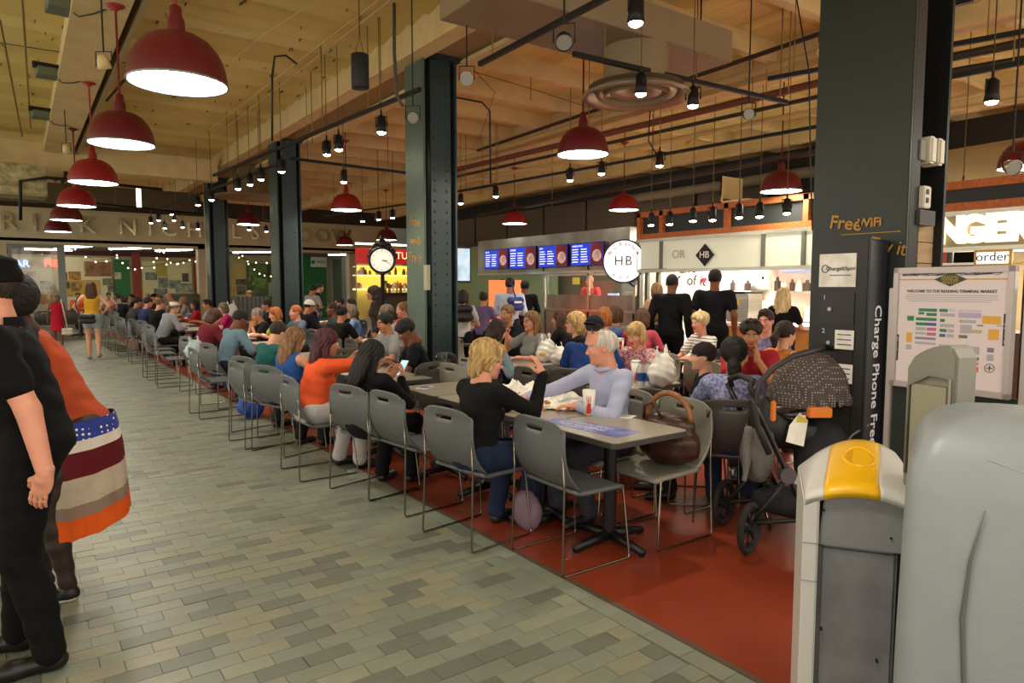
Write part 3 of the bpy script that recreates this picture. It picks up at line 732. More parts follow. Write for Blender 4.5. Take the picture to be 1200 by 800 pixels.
# ------------------------------------------------------------ pendants
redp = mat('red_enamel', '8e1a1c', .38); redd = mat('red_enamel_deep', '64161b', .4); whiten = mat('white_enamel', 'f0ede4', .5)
glow = mat('lamp_glow', 'fff7e8', .5, emit=PEND_E); stemr = mat('red_stem', '93291f', .5)
def pendant_proto(body):
    t = thing('pendant_lamp', 'x', 'lamp', (0, 0, 0), 0, 'red dome pendant lamps')
    D = .31
    prof = [(D, 0), (D, .012), (D*.992, .04), (D*.965, .09), (D*.91, .15), (D*.81, .21), (D*.66, .267), (D*.45, .305), (D*.22, .325), (.045, .33)]
    MB().lathe(prof, 32).build('shade', body, t)
    MB().lathe([(D*.99, .0), (D*.97, .03), (D*.93, .09), (D*.86, .15), (D*.75, .21), (D*.6, .26), (.02, .3)], 32).build('reflector', whiten, t)
    MB().lathe([(D*1.0, .006), (D*1.02, -.004), (D*1.0, -.01), (D*.97, -.004)], 32).build('rim', mat('pale_rim', '9aa6ae', .3, .6), t)
    MB().disc((0, 0, .012), D*.955, (0, 0, -1), 32).build('diffuser', glow, t)
    MB().lathe([(.055, .31), (.055, .40), (.038, .44), (.038, .49), (.014, .51)], 16).build('neck', body, t)
    return t
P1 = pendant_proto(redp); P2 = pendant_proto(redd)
used = {}
def pendant(x, y, z, label, deep=False, topz=4.44):
    pr = P2 if deep else P1
    if pr.name in used: t = dup(pr, (x, y, z), 0, label)
    else: t = pr; used[pr.name] = 1; t.location = (x, y, z); t['label'] = label
    MB().cyl((0, 0, .5), (0, 0, topz-z), .011, n=8).build('stem', stemr, t)
    MB().lathe([(.09, 0), (.085, -.02), (.03, -.045), (.012, -.07)], 20, c=(0, 0, topz-z)).build('canopy', stemr, t)
    return t
nm = ['nearest', 'second', 'third', 'fourth', 'fifth', 'sixth']
XL = .93
for i in range(6):
    px, py, wd = [(209, 98, 98), (143, 179, 67), (110, 221, 50), (90, 244, 42), (78, 259, 34), (68, 270, 28)][i]
    p = atX(px, py, XL)
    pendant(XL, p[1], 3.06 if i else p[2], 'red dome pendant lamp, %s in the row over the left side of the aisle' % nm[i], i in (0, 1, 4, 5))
for yb_ in (1.15, -1.9): pendant(XL, yb_, 3.06, 'red dome pendant lamp of the aisle row hanging behind the camera', True)
for px, py, wd, deep, lb in [(683, 181, 60, 1, 'dark red pendant lamp hanging just below the round ceiling diffuser'), (406, 246, 36, 0, 'bright red pendant lamp left of the riveted column, above the clock'),
      (291, 263, 26, 1, 'small dark red pendant lamp between the two far green columns'), (915, 224, 47, 1, 'red pendant lamp beside the huge dark column, over the wood-framed stall'),
      (731, 246, 35, 0, 'red pendant lamp above the round white burger sign'), (603, 262, 29, 0, 'red pendant lamp above the leftmost menu screens'),
      (453, 281, 24, 1, 'dark red pendant lamp right above the round clock'), (404, 287, 20, 1, 'small dark red pendant lamp in front of the white pillar left of the clock'), (1204, 196, 60, 1, 'dark pendant lamp cut by the right edge above the lit letters')]:
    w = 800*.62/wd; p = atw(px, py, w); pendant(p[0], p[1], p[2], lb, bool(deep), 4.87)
for x, y in ((4.6, -.6), (8.0, .6)): pendant(x, y, 3.1, 'red dome pendant lamp outside the view to the right of the camera', True)

# ------------------------------------------------------------ track lights
rodm = mat('rod', '8a7648', .5, .5)
bulb = mat('spot_bulb', 'fff2d8', .4, emit=BULB_E); bulbc = mat('spot_bulb_cold', 'e4efff', .4, emit=400)
def spot_proto():
    t = thing('track_spotlight', 'x', 'spotlight', (0, 0, 0), 0, 'track spotlights')
    MB().cyl((0, 0, .0), (0, 0, -.08), .012, n=8).build('stem', darkm, t)
    MB().lathe([(.02, -.06), (.05, -.09), (.055, -.2), (.065, -.27), (.06, -.27), (.04, -.2)], 16).build('housing', darkm, t)
    y = MB(); y.tube([(-.075, 0, -.2), (-.075, 0, -.08), (.075, 0, -.08), (.075, 0, -.2)], .008, 6); y.build('yoke', darkm, t)
    MB().sphere((0, 0, -.265), .052, n=12, sc=(1, 1, .55)).build('bulb', bulb, t)
    return t
SP = spot_proto(); su = [0]
spd = bpy.data.lights.new('spot', 'SPOT'); spd.energy = SPOT_W; spd.spot_size = math.radians(75); spd.spot_blend = .6; spd.shadow_soft_size = .05; spd.color = (1, .84, .62)
def spot(p, label, lit=True, tilt=0, light=True, hang=True):
    if su[0]: t = dup(SP, p, random.uniform(0, 6), label)
    else: t = SP; su[0] = 1; t.location = p; t['label'] = label
    if hang: MB().cyl((0, 0, 0), (0, 0, ZC-p[2]), .006, n=6).build('hanger', rodm, t)
    if light:
        l = bpy.data.objects.new('spot', spd); COL.objects.link(l); l.location = (p[0], p[1], p[2]-.34); l.rotation_euler = (tilt, 0, 0)
    return t
SPOTS = [(745, 27, 3.75, 'track spotlight at the top edge, left of the huge dark column', 1), (751, 110, 3.75, 'track spotlight in front of the round ceiling diffuser', 1), (812, 124, 3.75, 'track spotlight right of the round ceiling diffuser', 1),
  (447, 155, 3.75, 'track spotlight just left of the riveted column', 1), (383, 181, 3.75, 'left one of two paired spotlights left of the riveted column', 1), (397, 175, 3.75, 'right one of two paired spotlights left of the riveted column', 0),
  (330, 201, 3.7, 'track spotlight in front of the second column', 1), (306, 210, 3.7, 'track spotlight first left of the second column', 0), (293, 216, 3.7, 'track spotlight second left of the second column', 1), (279, 221, 3.7, 'track spotlight third left of the second column', 0),
  (248, 234, 3.7, 'track spotlight at the left edge of the farthest column', 1), (232, 240, 3.7, 'track spotlight left of the farthest column', 0), (403, 213, 3.6, 'track spotlight over the bright red pendant near the clock', 1),
  (668, 211, 3.6, 'track spotlight left of the dazzling cold one', 1), (581, 230, 3.6, 'track spotlight between the riveted column and the burger stall', 1), (540, 238, 3.6, 'track spotlight just right of the riveted column', 0), (773, 194, 3.6, 'track spotlight right of the dazzling cold one', 1),
  (460, 255, 3.5, 'track spotlight right of the clock lamp', 0), (444, 257, 3.5, 'track spotlight above the clock', 0), (425, 259, 3.5, 'track spotlight left above the clock', 1),
  (1162, 119, 3.5, 'track spotlight right of the huge dark column near the top', 1), (1128, 231, 3.0, 'white reflector spotlight above the lit letters', 0)]
for px, py, z, lb, lt in SPOTS:
    p = atz(px, py, z-.265); spot((p[0], p[1], z), lb, light=bool(lt))
for k, (px, py) in enumerate([(177, 261), (186, 258), (193, 267), (201, 251), (204, 258), (214, 266), (232, 268), (292, 269), (312, 271), (324, 271)]):
    p = atY(px, py, 23.5+.25*(k % 3)); spot((p[0], p[1], p[2]+.26), 'small glowing spotlight in the cluster over the far end of the aisle', light=k % 3 == 0, hang=True)
for k, (px, py) in enumerate([(763, 263), (785, 262), (812, 258), (835, 257), (866, 254), (890, 253), (922, 249)]):
    p = atX(px, py, 8.6); spot((p[0], p[1], p[2]+.26), 'small dark spotlight, %s from the left along the orange wooden stall frame' % ['first', 'second', 'third', 'fourth', 'fifth', 'sixth', 'seventh'][k], light=False, hang=True)
p = atw(705, 203, 11.2); t = spot((p[0], p[1], p[2]+.26), 'dazzling bluish white spotlight above the menu screens', light=False, hang=True)
for c in kids(t):
    if c.name.startswith('bulb'): m = c.data.copy(); m.materials.clear(); m.materials.append(bulbc); c.data = m
def bar(name, a, b, r, m, label, cat, n=8, group=None):
    return MB().cyl(a, b, r, n=n).build(name, m, label=label, cat=cat, group=group)
def track(p0, p1, z, label, top=4.9):
    a = atz(p0[0], p0[1], z); b = atz(p1[0], p1[1], z); d = Vector(b-a)
    mb = MB(); u = Vector((d.y, -d.x, 0)).normalized()*.02
    A = Vector(a); Bq = Vector(b); pr = [A-u, A+u, A+u+Vector((0, 0, .045)), A-u+Vector((0, 0, .045))]; mb.prism(pr, d)
    o = mb.build('lighting_track', darkm, label=label, cat='track')
    for f_ in (.12, .88): h_ = A+d*f_; MB().cyl(h_+Vector((0, 0, .04)), (h_.x, h_.y, top), .006, n=6).build('hanger', rodm, o)
track((250, 207), (492, 107), 3.76, 'black lighting track from the far columns to the riveted column')
track((562, 78), (727, -8), 3.76, 'thick black lighting track at the top centre', 4.1)
track((672, 66), (922, 122), 3.76, 'black lighting track passing in front of the round diffuser', 4.1)
track((195, 244), (330, 192), 3.72, 'short black lighting track before the far columns')
track((340, 187), (492, 206), 3.66, 'black lighting track crossing left of the riveted column')
track((534, 226), (960, 150), 3.64, 'long black track running right from the riveted column')
track((380, 254), (492, 238), 3.55, 'black lighting track above the clock')
track((100, 238), (330, 262), 3.7, 'thin black track in front of the cross beam')
track((960, 50), (1140, 2), 3.7, 'thin grey rail crossing the huge dark column')
track((900, 95), (1200, 40), 3.8, 'dark rail running to the right edge behind the huge column')
track((1100, 96), (1200, 76), 3.6, 'dark rail above the right-hand spotlight')
# ------------------------------------------------------------ hanging rods, pipes, cables
rodm = mat('rod', '8a7648', .5, .5); pipe_y = mat('pipe_cream', 'c0a870', .5); pipe_d = mat('pipe_dark', '3a332a', .5, .4); pipe_r = mat('pipe_brown', '6a3b26', .6)
for px, y0, y1, z in [(378, 22, 145, 3.8), (366, 85, 168, 3.8), (304, 86, 200, 3.75), (280, 105, 205, 3.75), (248, 132, 228, 3.75), (222, 160, 236, 3.75), (229, 152, 236, 3.75), (432, -8, 130, 3.8), (455, 103, 206, 3.7), (816, -8, 95, 3.8), (914, -8, 120, 3.8), (924, -8, 110, 3.8), (690, 70, 150, 3.8),
      (546, 132, 220, 3.66), (583, 142, 215, 3.66), (647, 120, 245, 3.4), (622, 80, 118, 4.3), (443, 172, 236, 3.6), (461, 165, 234, 3.6), (765, 130, 188, 3.64), (867, 95, 215, 3.2)]:
    b = atz(px, y1, z); a = (b[0], b[1], ZC)
    bar('hanging_rod', a, b, .008, rodm, 'thin brass-coloured rod hanging from the ceiling, about %s' % ('the left-hand tracks' if px < 470 else 'the middle of the hall' if px < 700 else 'the right-hand tracks'), 'rod', 6, 'hanging rods')
def pipe(p0, p1, z, r, m, label, cat='pipe', z1=None): bar('pipe', atz(p0[0], p0[1], z), atz(p1[0], p1[1], z1 or z), r, m, label, cat, 10)
pipe((245, 152), (452, -6), 4.75, .012, pipe_y, 'upper one of two thin cream conduits along the ceiling at the top left')
pipe((255, 157), (466, -6), 4.75, .012, pipe_y, 'lower one of two thin cream conduits along the ceiling at the top left')
pipe((530, 200), (965, 96), 4.1, .05, pipe_r, 'long brown-red pipe rising to the huge column')
pipe((530, 216), (965, 128), 4.0, .04, pipe_y, 'long cream pipe below the brown-red pipe')
pipe((530, 208), (965, 112), 4.05, .03, pipe_d, 'long dark pipe between the brown and the cream pipe')
pipe((560, 252), (965, 176), 3.55, .05, pipe_d, 'thick dark pipe over the food stalls')
pipe((560, 176), (960, 40), 4.5, .03, pipe_d, 'upper dark pipe right of the round diffuser')
pipe((530, 190), (960, 62), 4.4, .05, pipe_y, 'upper cream pipe right of the round diffuser')
pipe((1090, 122), (1230, 92), 4.0, .035, pipe_y, 'upper cream pipe at the right edge')
pipe((1090, 133), (1230, 110), 3.9, .03, pipe_y, 'lower cream pipe at the right edge')
pipe((1090, 72), (1230, 44), 4.2, .05, pipe_d, 'upper dark pipe at the right edge')
pipe((1090, 88), (1230, 64), 4.1, .04, pipe_d, 'middle dark pipe at the right edge')
pipe((0, 24), (26, 160), 4.7, .014, rodm, 'left one of two upright conduits on the ceiling at the left edge')
pipe((26, 0), (36, 150), 4.7, .014, rodm, 'right one of two upright conduits on the ceiling at the left edge')
pipe((745, 232), (960, 200), 3.95, .12, mat('duct_grey', '8a8370', .6), 'grey lagged pipe above the wooden stall frame')
def cable(pts, z, label, r=.008, m=None, w=None):
    MB().tube([(atw(a, b, w) if w else atz(a, b, z)) for a, b in pts], r, 6).build('cable', m or blackp, label=label, cat='cable')
cable([(319, 165), (319, 90), (322, 66), (335, 65), (348, 75)], 4.7, 'black hooked cable conduit hanging left of the second column', .014, w=9)
cable([(462, 4), (462, 60), (465, 112), (472, 124)], 4.5, 'thick dark flex hanging left of the riveted column top', .018, mat('flex', '4a463c', .5), w=7)
cable([(534, 114), (565, 120), (574, 130), (575, 215)], 4.5, 'black hooked cable right of the riveted column', .012, w=9.5)
cable([(555, 82), (580, 108), (562, 162)], 4.6, 'thin dark wire fanning from the riveted column', .005)
cable([(555, 84), (620, 103), (690, 126)], 4.6, 'long thin wire from the riveted column to the diffuser', .005)
cable([(0, 50), (50, 58), (85, 63), (160, 76), (230, 80)], 4.8, 'sagging thin cable across the left ceiling', .006)
cable([(932, -10), (944, 60), (948, 84), (950, 200), (952, 270)], 4.3, 'thin black cable hanging beside the huge column', .007, w=6.5)
cable([(125, 118), (165, 72), (200, 40), (204, 22)], 4.6, 'dark diagonal strut behind the nearest pendants', .02)
cable([(762, 130), (760, 165), (772, 185)], 4.3, 'curved black flex to the spotlight right of the cold one', .01, w=10)
cable([(110, 150), (140, 120), (215, 118), (240, 82), (262, 78), (310, 40), (365, 5)], 4.78, 'thin white cable strung across the left ceiling', .006, mat('wire_white', 'cdbf98', .6))
# junction boxes of the left pendants with flex to each canopy
gb = mat('box_green', '66715c', .6, .2)
for i, (px, py, cx_, cy_) in enumerate([(72, 8, 138, 12), (56, 86, 104, 98), (48, 135, 85, 150)]):
    t = thing('junction_box', 'grey-green junction box on the left ceiling, %s from the camera' % nm[i], 'box', atz(px, py, 4.5), .1)
    MB().box((0, 0, 0), (.26, .3, .1)).build('box', gb, t, bevel=.006); MB().box((.0, 0, .09), (.34, .06, .08)).build('bracket', darkm, t)
    a = atz(px+8, py+2, 4.48); b = atz(cx_, cy_, 4.42); mdd = (a+b)/2+np.array([0, -.05, -.06])
    MB().tube([a, a*.6+mdd*.4+np.array([0, 0, -.06]), mdd, b*.6+mdd*.4+np.array([0, 0, .03]), b], .008, 6).build('cable', blackp, label='black flex from junction box to pendant, %s from the camera' % nm[i], cat='cable')
# loudspeaker, small flood lamps
t = thing('loudspeaker', 'black cylinder loudspeaker hanging on chains left of the riveted column', 'loudspeaker', atw(422, 84, 7.0))
MB().lathe([(.0, -.17), (.085, -.17), (.09, -.16), (.09, .16), (.085, .17), (0, .17)], 20).build('cabinet', mat('speaker_black', '16161c', .6), t); MB().tube([(-.05, 0, .17), (0, 0, .35), (.05, 0, .17)], .004, 5).build('sling', darkm, t)
MB().tube([(0, 0, .35), (0, 0, ZC-float(t.location.z))], .005, 5).build('chain', darkm, t)
def flood(px, py, w, label, m, rx=1.0):
    t = thing('flood_lamp', label, 'lamp', atw(px, py, w), -CA); t.scale = (.72,)*3
    mb = MB(); mb.lathe([(.0, .12), (.04, .12), (.07, .05), (.085, -.04), (.08, -.04)], 18); mb.build('housing', m, t).rotation_euler = (rx, 0, 0)
    d = MB().disc((0, 0, -.03), .078, (0, 0, -1), 18).build('lens', mat('lens', '8f8c84', .2), t); d.rotation_euler = (rx, 0, 0)
    MB().tube([(-.1, 0, -.02), (-.1, 0, .16), (.1, 0, .16), (.1, 0, -.02)], .008, 6).build('yoke', darkm, t)
    MB().cyl((0, 0, .16), (0, 0, (ZC-.3-float(t.location.z))/.72), .01, n=6).build('stem', darkm, t)
flood(547, 92, 6.6, 'white flood lamp fixed right of the riveted column top', whiten, -1.3)
flood(484, 138, 6.8, 'round dark flood lamp left of the riveted column', darkm, -1.3)
flood(661, 48, 4.6, 'square-yoked flood lamp hanging at the top centre', darkm, -.8)
flood(877, 134, 7.0, 'round flood lamp in a yoke right of the diffuser', darkm, -1.4)
flood(122, 76, 6.2, 'cream projector can lamp on the left girder', cream, .5)
flood(78, 176, 11, 'cream can lamp farther back on the left girder', cream, .5)
flood(1186, 196, 5.2, 'chromed lamp at the right edge', steel, -1.2)
# big duct with its round diffuser
ductm = mat('duct_paint', '8d7a5c', .55, noise=.08, nscale=2)
c1 = atz(858, 73, 4.1); c0 = atz(518, 22, 4.1)
x0_, x1_, y0_, y1_ = 1.9, c1[0], c1[1], c0[1]+.05
dx0 = c0[0]
du = thing('air_duct', 'large brown-grey rectangular air duct at the top centre with a round diffuser', 'duct', ((dx0+c1[0])/2, c1[1], 4.1))
cxd = (dx0+c1[0])/2
MB().bb((dx0-cxd, 0, 0), (c1[0]-cxd, y1_-c1[1], .34)).build('duct_body', ductm, du, bevel=.006)
dc = atw(745, 112, 7.25)
for hx_, hy_ in ((-1.2, .1), (1.2, .1), (-1.2, 1.0), (1.2, 1.0)): MB().cyl((hx_, hy_, .34), (hx_, hy_, .8), .01, n=6).build('hanger', darkm, du)
nb = MB(); nb.lathe([(.34, -.02), (.34, 4.12-dc[2])], 32, c=(dc[0]-cxd, dc[1]-c1[1], dc[2]-4.1)); nb.build('neck', ductm, du)
for k, (r0, r1, zz) in enumerate(((.57, .45, 0), (.43, .3, .03), (.28, .1, .05))):
    MB().lathe([(r0, zz-.0), (r0-.02, zz-.035), (r1+.03, zz+.02), (r1, zz+.06)], 40, c=(dc[0]-cxd, dc[1]-c1[1], dc[2]-4.1)).build('diffuser_ring', mat('diffuser_metal', 'a29880', .35, .5), du)
MB().disc((dc[0]-cxd, dc[1]-c1[1], dc[2]-4.1+.09), .5, (0, 0, -1), 40).build('backplate', ductm, du)
# ------------------------------------------------------------ far end: lettered beam and the room behind it
YB = 27.6
wallp = mat('wall_cream', 'b9ae8c', .7, noise=.06, nscale=2)
MB().bb((-7, YB, 3.0), (13.3, YB+.4, 4.12)).build('beam', mat('beam_cream', 'c8be9c', .7, noise=.05, nscale=2), kind='structure', label='broad cream beam at the far end carrying large metal letters')
MB().bb((-7, YB-.06, 4.12), (13.3, YB+.4, 4.2)).build('trim_2', mat('trim_cream', 'c4b88f', .6), kind='structure')
MB().bb((-7, YB+.1, 4.2), (17.2, YB+.3, 5.1)).build('wall_back', mat('wall_dark', '3a3224', .9), kind='structure')
MB().bb((-7, YB, 3.1), (13.3, 36, 3.2)).build('ceiling', mat('ceil_grey', '7f7a66', .8), kind='structure', label='low grey ceiling of the room behind the lettered beam')
letm = mat('letter_metal', 'c9bf9c', .25, .9)
for ch, px in [('R', 10), ('I', 41), ('C', 70), ('K', 102), ('N', 150), ('I', 176), ('C', 198), ('H', 228), ('L', 277), ('S', 299), ('O', 357), ('O', 379), ('W', 401)]:
    p = atY(px, 274 if px < 120 else 272+(px-120)*.03+4, YB-.1)
    o = text('sign_letter', ch, .78, (p[0], YB-.045, 3.68), (PI/2, 0, 0), letm, None, .05, bold=.01)
    tag(o, 'large metal letter %s on the far beam%s' % (ch, {41: ', the one left of C and K', 176: ', the one right of N', 70: ', the one left of K', 198: ', the one left of H', 357: ', left of the pair right of column two', 379: ', right of the pair right of column two'}.get(px, '')), 'letter', 'metal letters on the beam')
YW = 33.6
MB().bb((-7, YW, 0), (17.2, YW+.2, 3.3)).build('wall_far', mat('wall_sand', 'a89a72', .8), kind='structure')
def flat(name, px0, py0, px1, py1, Y, m, label=None, cat=None, th=.03, parent=None, kind=None):
    a = atY(px0, py0, Y); b = atY(px1, py1, Y)
    mb = MB().bb((a[0], Y-th, min(a[2], b[2])), (b[0], Y, max(a[2], b[2])))
    return mb.build(name, m, parent, label=label, cat=cat, kind=kind)
redw = mat('red_wall', '8c2a18', .6); greenw = mat('green_wall', '1f6b35', .6)
flat('wall_panel', 0, 288, 260, 303, YW, mat('maroon', '4a1c18', .7), None, kind='structure')
flat('trim_3', 154, 292, 167, 372, YW-.05, redw, kind='structure'); flat('trim_4', 226, 300, 231, 372, YW-.05, redw, kind='structure')
def board(px0, py0, px1, py1, base, label, pics, Y=YW-.06):
    a = atY(px0, py0, Y); b = atY(px1, py1, Y); t = thing('display_board', label, 'display board', ((a[0]+b[0])/2, Y, min(a[2], b[2])))
    L = t.location
    MB().bb((a[0]-L.x, -.03, 0), (b[0]-L.x, 0, abs(a[2]-b[2]))).build('panel', base, t)
    for k, (x0, y0, x1, y1, c, c2) in enumerate(pics):
        p, q = atY(x0, y0, Y), atY(x1, y1, Y)
        MB().bb((p[0]-L.x, -.05-.006*k, min(p[2], q[2])-L.z), (q[0]-L.x, -.03, max(p[2], q[2])-L.z)).build('picture', mat('pic_%s_%s' % (c, c2), c, .5, nscale=5, col2=c2), t)
    return t
board(75, 301, 133, 362, mat('board_white', 'e0d6b4', .6), 'white and yellow display board with a large sepia farm picture', [(98, 306, 131, 324, '8a5a2c', 'c79a5c'), (100, 307, 130, 323, 'a8743c', '6a4220'), (80, 318, 95, 328, '4a3416', 'c08a3a'), (75, 319, 79, 328, '5a3a1c', '8a6a3a'), (75, 328, 100, 346, 'd2a843', 'c79a35'), (83, 330, 96, 341, '6a4a2a', 'b98d4a'), (75, 330, 82, 338, '2c3a24', '5a6a4a'), (120, 326, 132, 334, '3c3a30', '9a9a84'), (126, 335, 133, 342, '5a4a34', '8a8a74'), (100, 328, 118, 345, 'd0b060', 'c8a048')])
board(133, 304, 153, 349, greenw, 'green display panel with a small portrait photo', [(134, 319, 142, 327, 'b08a78', 'd8c8b8')])
board(166, 306, 226, 356, mat('board_cream', 'cdc294', .6), 'cream and ochre display board with old photographs', [(182, 308, 196, 324, 'b8a23c', 'a8922c'), (170, 319, 184, 328, '5a6458', '8a8f7a'), (185, 325, 197, 337, '4c5a4c', '83907a'), (213, 320, 221, 330, '2c2820', '6a6454'), (198, 328, 212, 338, '4a5648', '9aa48a'), (205, 332, 225, 343, '565a4a', 'a8ac94'), (180, 338, 196, 347, '3a3c30', '8a8468'), (212, 342, 226, 347, 'd0a82c', 'c09a24')])
board(271, 308, 289, 350, mat('board_ochre', 'b8a468', .6), 'cream and ochre board just right of the farthest column', [(271, 312, 276, 349, 'b8903c', 'c8a04c'), (276, 327, 288, 334, '2c2c24', '6a6a54'), (277, 335, 287, 345, '3c3c30', '7a7a64')])
board(289, 308, 325, 356, mat('board_green', '54683a', .6), 'green board covered with photographs left of the second column', [(292, 312, 300, 322, '3a4a24', '7a9a3a'), (301, 310, 312, 324, '4a6a24', '6a8a34'), (313, 311, 324, 330, '303a20', '5a6a34'), (291, 324, 300, 334, '26301c', '8a9a6a'), (300, 326, 312, 338, '5a7a2c', '8aa84a'), (314, 331, 326, 347, 'a8ac90', '989c80'), (291, 336, 304, 348, '2a3420', '6a7a4a')])
board(353, 300, 383, 372, greenw, 'plain green wall panel with a white logo sign on it', [])
lg_ = flat('wall_sign', 364, 301, 383, 313, YW-.1, mat('sign_white', 'cfd6c4', .5), 'small white sign with a green leaf mark on the green wall', 'sign')
p = atY(367, 307, YW-.14); MB().disc((p[0], YW-.135, p[2]), .1, (0, -1, 0), 6).build('leaf_mark', greenw, lg_)
q_ = text('lettering', 'FRESH', .16, (p[0]+.42, YW-.14, p[2]), (PI/2, 0, 0), greenw, lg_)
flat('wall_panel', 386, 300, 406, 372, YW-.5, mat('grey_frame', '7b8482', .5, .3), kind='structure', th=.1)
flat('window_1', 390, 304, 401, 362, YW-.62, mat('dim_glass', '4f5a48', .15), kind='structure', th=.02)
flat('pillar', 229, 288, 245, 372, YB+.4, mat('pillar_white', 'c0b598', .7), kind='structure', th=.4)
flat('pillar', 405, 296, 416, 372, YB+.4, MATS['pillar_white'], kind='structure', th=.4)
# glass partition at the left end
fr = mat('alu_frame', '7d8380', .4, .5)
gp = thing('glass_partition', 'aluminium framed glass partition at the far left end of the aisle', 'partition', atY(40, 385, YB)*np.array([1, 1, 0]))
L = gp.location
for (a, b) in ((8, 13), (66, 75)):
    p, q = atY(a, 280, YB), atY(b, 280, YB); MB().bb((p[0]-L.x, -.05, 0), (q[0]-L.x, .05, 3.0)).build('mullion', fr, gp)
p, q = atY(8, 280, YB), atY(75, 280, YB)
MB().bb((p[0]-L.x, -.04, 2.9), (q[0]-L.x, .04, 3.0)).build('head_rail', fr, gp); MB().bb((p[0]-L.x, -.04, 0), (q[0]-L.x, .04, .12)).build('sill_rail', fr, gp)
MB().bb((p[0]-L.x, -.008, .12), (q[0]-L.x, .008, 2.9)).build('pane', mat('clear_glass', 'ffffff', .03, trans=1), gp)
MB().bb((-7, YB-.02, 0), (atY(7, 280, YB)[0], YB+.3, 3.05)).build('wall_left', wallp, kind='structure')
board(12, 300, 64, 372, mat('board_pale', 'b8b09a', .6), 'pale board with faded pictures behind the glass partition', [(30, 318, 42, 324, '8a6a4a', 'a8907a'), (47, 329, 61, 339, '6a6a5a', 'a8a894'), (45, 345, 66, 356, 'a8763c', 'b98a54'), (28, 306, 60, 314, 'c8b8a0', 'a89a84')])
neon = mat('neon_red', 'ff4a3a', .5, emit=4); neonb = mat('neon_blue', '8fb8ff', .5, emit=2.5)
for px, s_, m_, lb in ((22, 'BAR', neonb, 'small glowing neon word behind the glass partition at the left'), (60, 'PIE', neon, 'small red neon word behind the glass partition near the grey post')):
    p = atY(px, 309, YW-.12); o = text('neon_sign', s_, .38, (p[0], YW-.12, p[2]), (PI/2, 0, 0), m_, None, .02); tag(o, lb, 'sign')
# tube lights of the back room
tube = mat('tube_glow', 'f6f2dc', .5, emit=40)
for k, (px, py, L_, rz_) in enumerate([(85, 289, 2.0, 1.2), (152, 290, 2.2, 1.1), (195, 294, 1.2, 1.1), (212, 292, 1.2, 1.1), (299, 294, 2.4, 1.2), (400, 297, 1.4, 1.2), (57, 288, 1.6, 0), (57, 293, 1.6, 0)]):
    p = atY(px, py, max(29.4, atz(px, py, 3.02)[1])); t = thing('tube_light', 'glowing fluorescent tube on the low back ceiling, %s from the left' % ['third', 'fourth', 'fifth', 'sixth', 'seventh', 'last', 'first', 'second'][k], 'light', (p[0], p[1], 3.04), -1.0 if rz_ else 0, 'fluorescent tubes')
    MB().bb((-L_/2, -.05, .02), (L_/2, .05, .06)).build('batten', whiten, t); MB().cyl((-L_/2+.03, 0, 0), (L_/2-.03, 0, 0), .028, n=8).build('tube', tube, t)
# string lights
fb = mat('fairy_bulb', 'fff0c0', .5, emit=6)
for k, (pts, Y, lb) in enumerate([([(88, 290), (112, 305), (137, 300)], 29, 'string of small bulbs above the yellow display board'), ([(137, 297), (150, 312), (166, 312), (195, 308), (222, 303)], 28.5, 'sagging string of small bulbs in front of the red pillar'), ([(192, 294), (200, 306), (215, 306), (243, 300)], 29, 'crossing string of small bulbs above the cream display board'), ([(280, 300), (300, 306), (325, 304)], 29, 'upper string of small bulbs between the far columns'), ([(284, 298), (298, 314), (310, 321), (325, 320)], 28.5, 'lower string of small bulbs between the far columns'), ([(180, 305), (187, 293), (196, 290)], 28.8, 'short string of small bulbs beside the tube light')]):
    P = [atY(a, b, Y) for a, b in pts]; t = thing('string_light', lb, 'string lights', P[0]); F_ = []
    for i in range(len(P)-1):
        for s_ in range(4): F_.append(P[i]+(P[i+1]-P[i])*s_/4+np.array([0, 0, -.05*math.sin(s_*PI/4)])-P[0])
    F_.append(P[-1]-P[0]); MB().tube(F_, .012, 4).build('wire', darkm, t)
    for q in F_[::2]: MB().sphere(q+np.array([0, 0, -.06]), .03, n=6).build('bulb', fb, t)
# foil duct and dark ducting at the left under the cross beam
foil = mat('foil', '9a8f66', .35, .6, noise=.35, nscale=5, bump=1, bscale=9)
t = MB().bb((-3.6, 16.2, 3.35), (.55, 17.0, 3.95)).build('insulated_duct', foil, label='crinkled foil-wrapped duct at the left under the cross beam', cat='duct', bevel=.03)
MB().tube([atY(24, 258, 16), atY(24, 212, 16), atY(55, 208, 16), atY(190, 222, 16)], .03, 6).build('pipe', darkm, label='black pipe frame around the foil-wrapped duct', cat='pipe')
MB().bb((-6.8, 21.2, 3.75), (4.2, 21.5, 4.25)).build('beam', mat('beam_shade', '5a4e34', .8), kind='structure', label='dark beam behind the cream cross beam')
for k, (px, py) in enumerate([(162, 218)]):
    p = atY(px, py, 17); MB().cyl(p, p+np.array([0, 0, -.45]), .05, n=10).build('tube_lamp', mat('tube_lamp', 'efe6c4', .5, emit=3), label='short upright glowing tube lamp behind the third pendant', cat='lamp')
# round vent hood between columns
p = atw(296, 232, 17); MB().lathe([(.9, 0), (.88, .04), (.45, .12), (.45, 1.1), (0, 1.1)], 28).build('vent_hood', ductm, loc=p, label='round brown vent diffuser between the two far columns', cat='vent')
# grey curved booth and ribbed booth
bo = mat('booth', '5e625c', .6)
p = atw(212, 372, 25.5); m = MB(); m.cyl((0, 0, 0), (0, 0, 1.35), .7, n=28); m.build('round_booth', bo, loc=(p[0], p[1], 0), label='rounded grey booth back behind the woman in the red top', cat='booth', bevel=.05)
p0 = atw(272, 360, 20); t = thing('ribbed_booth', 'grey ribbed booth screen with a white carrier bag before it', 'booth', (p0[0], p0[1], 0), -.25)
for k in range(9): MB().cyl((k*.12, 0, 0), (k*.12, 0, 1.32), .065, n=10).build('rib', bo, t)
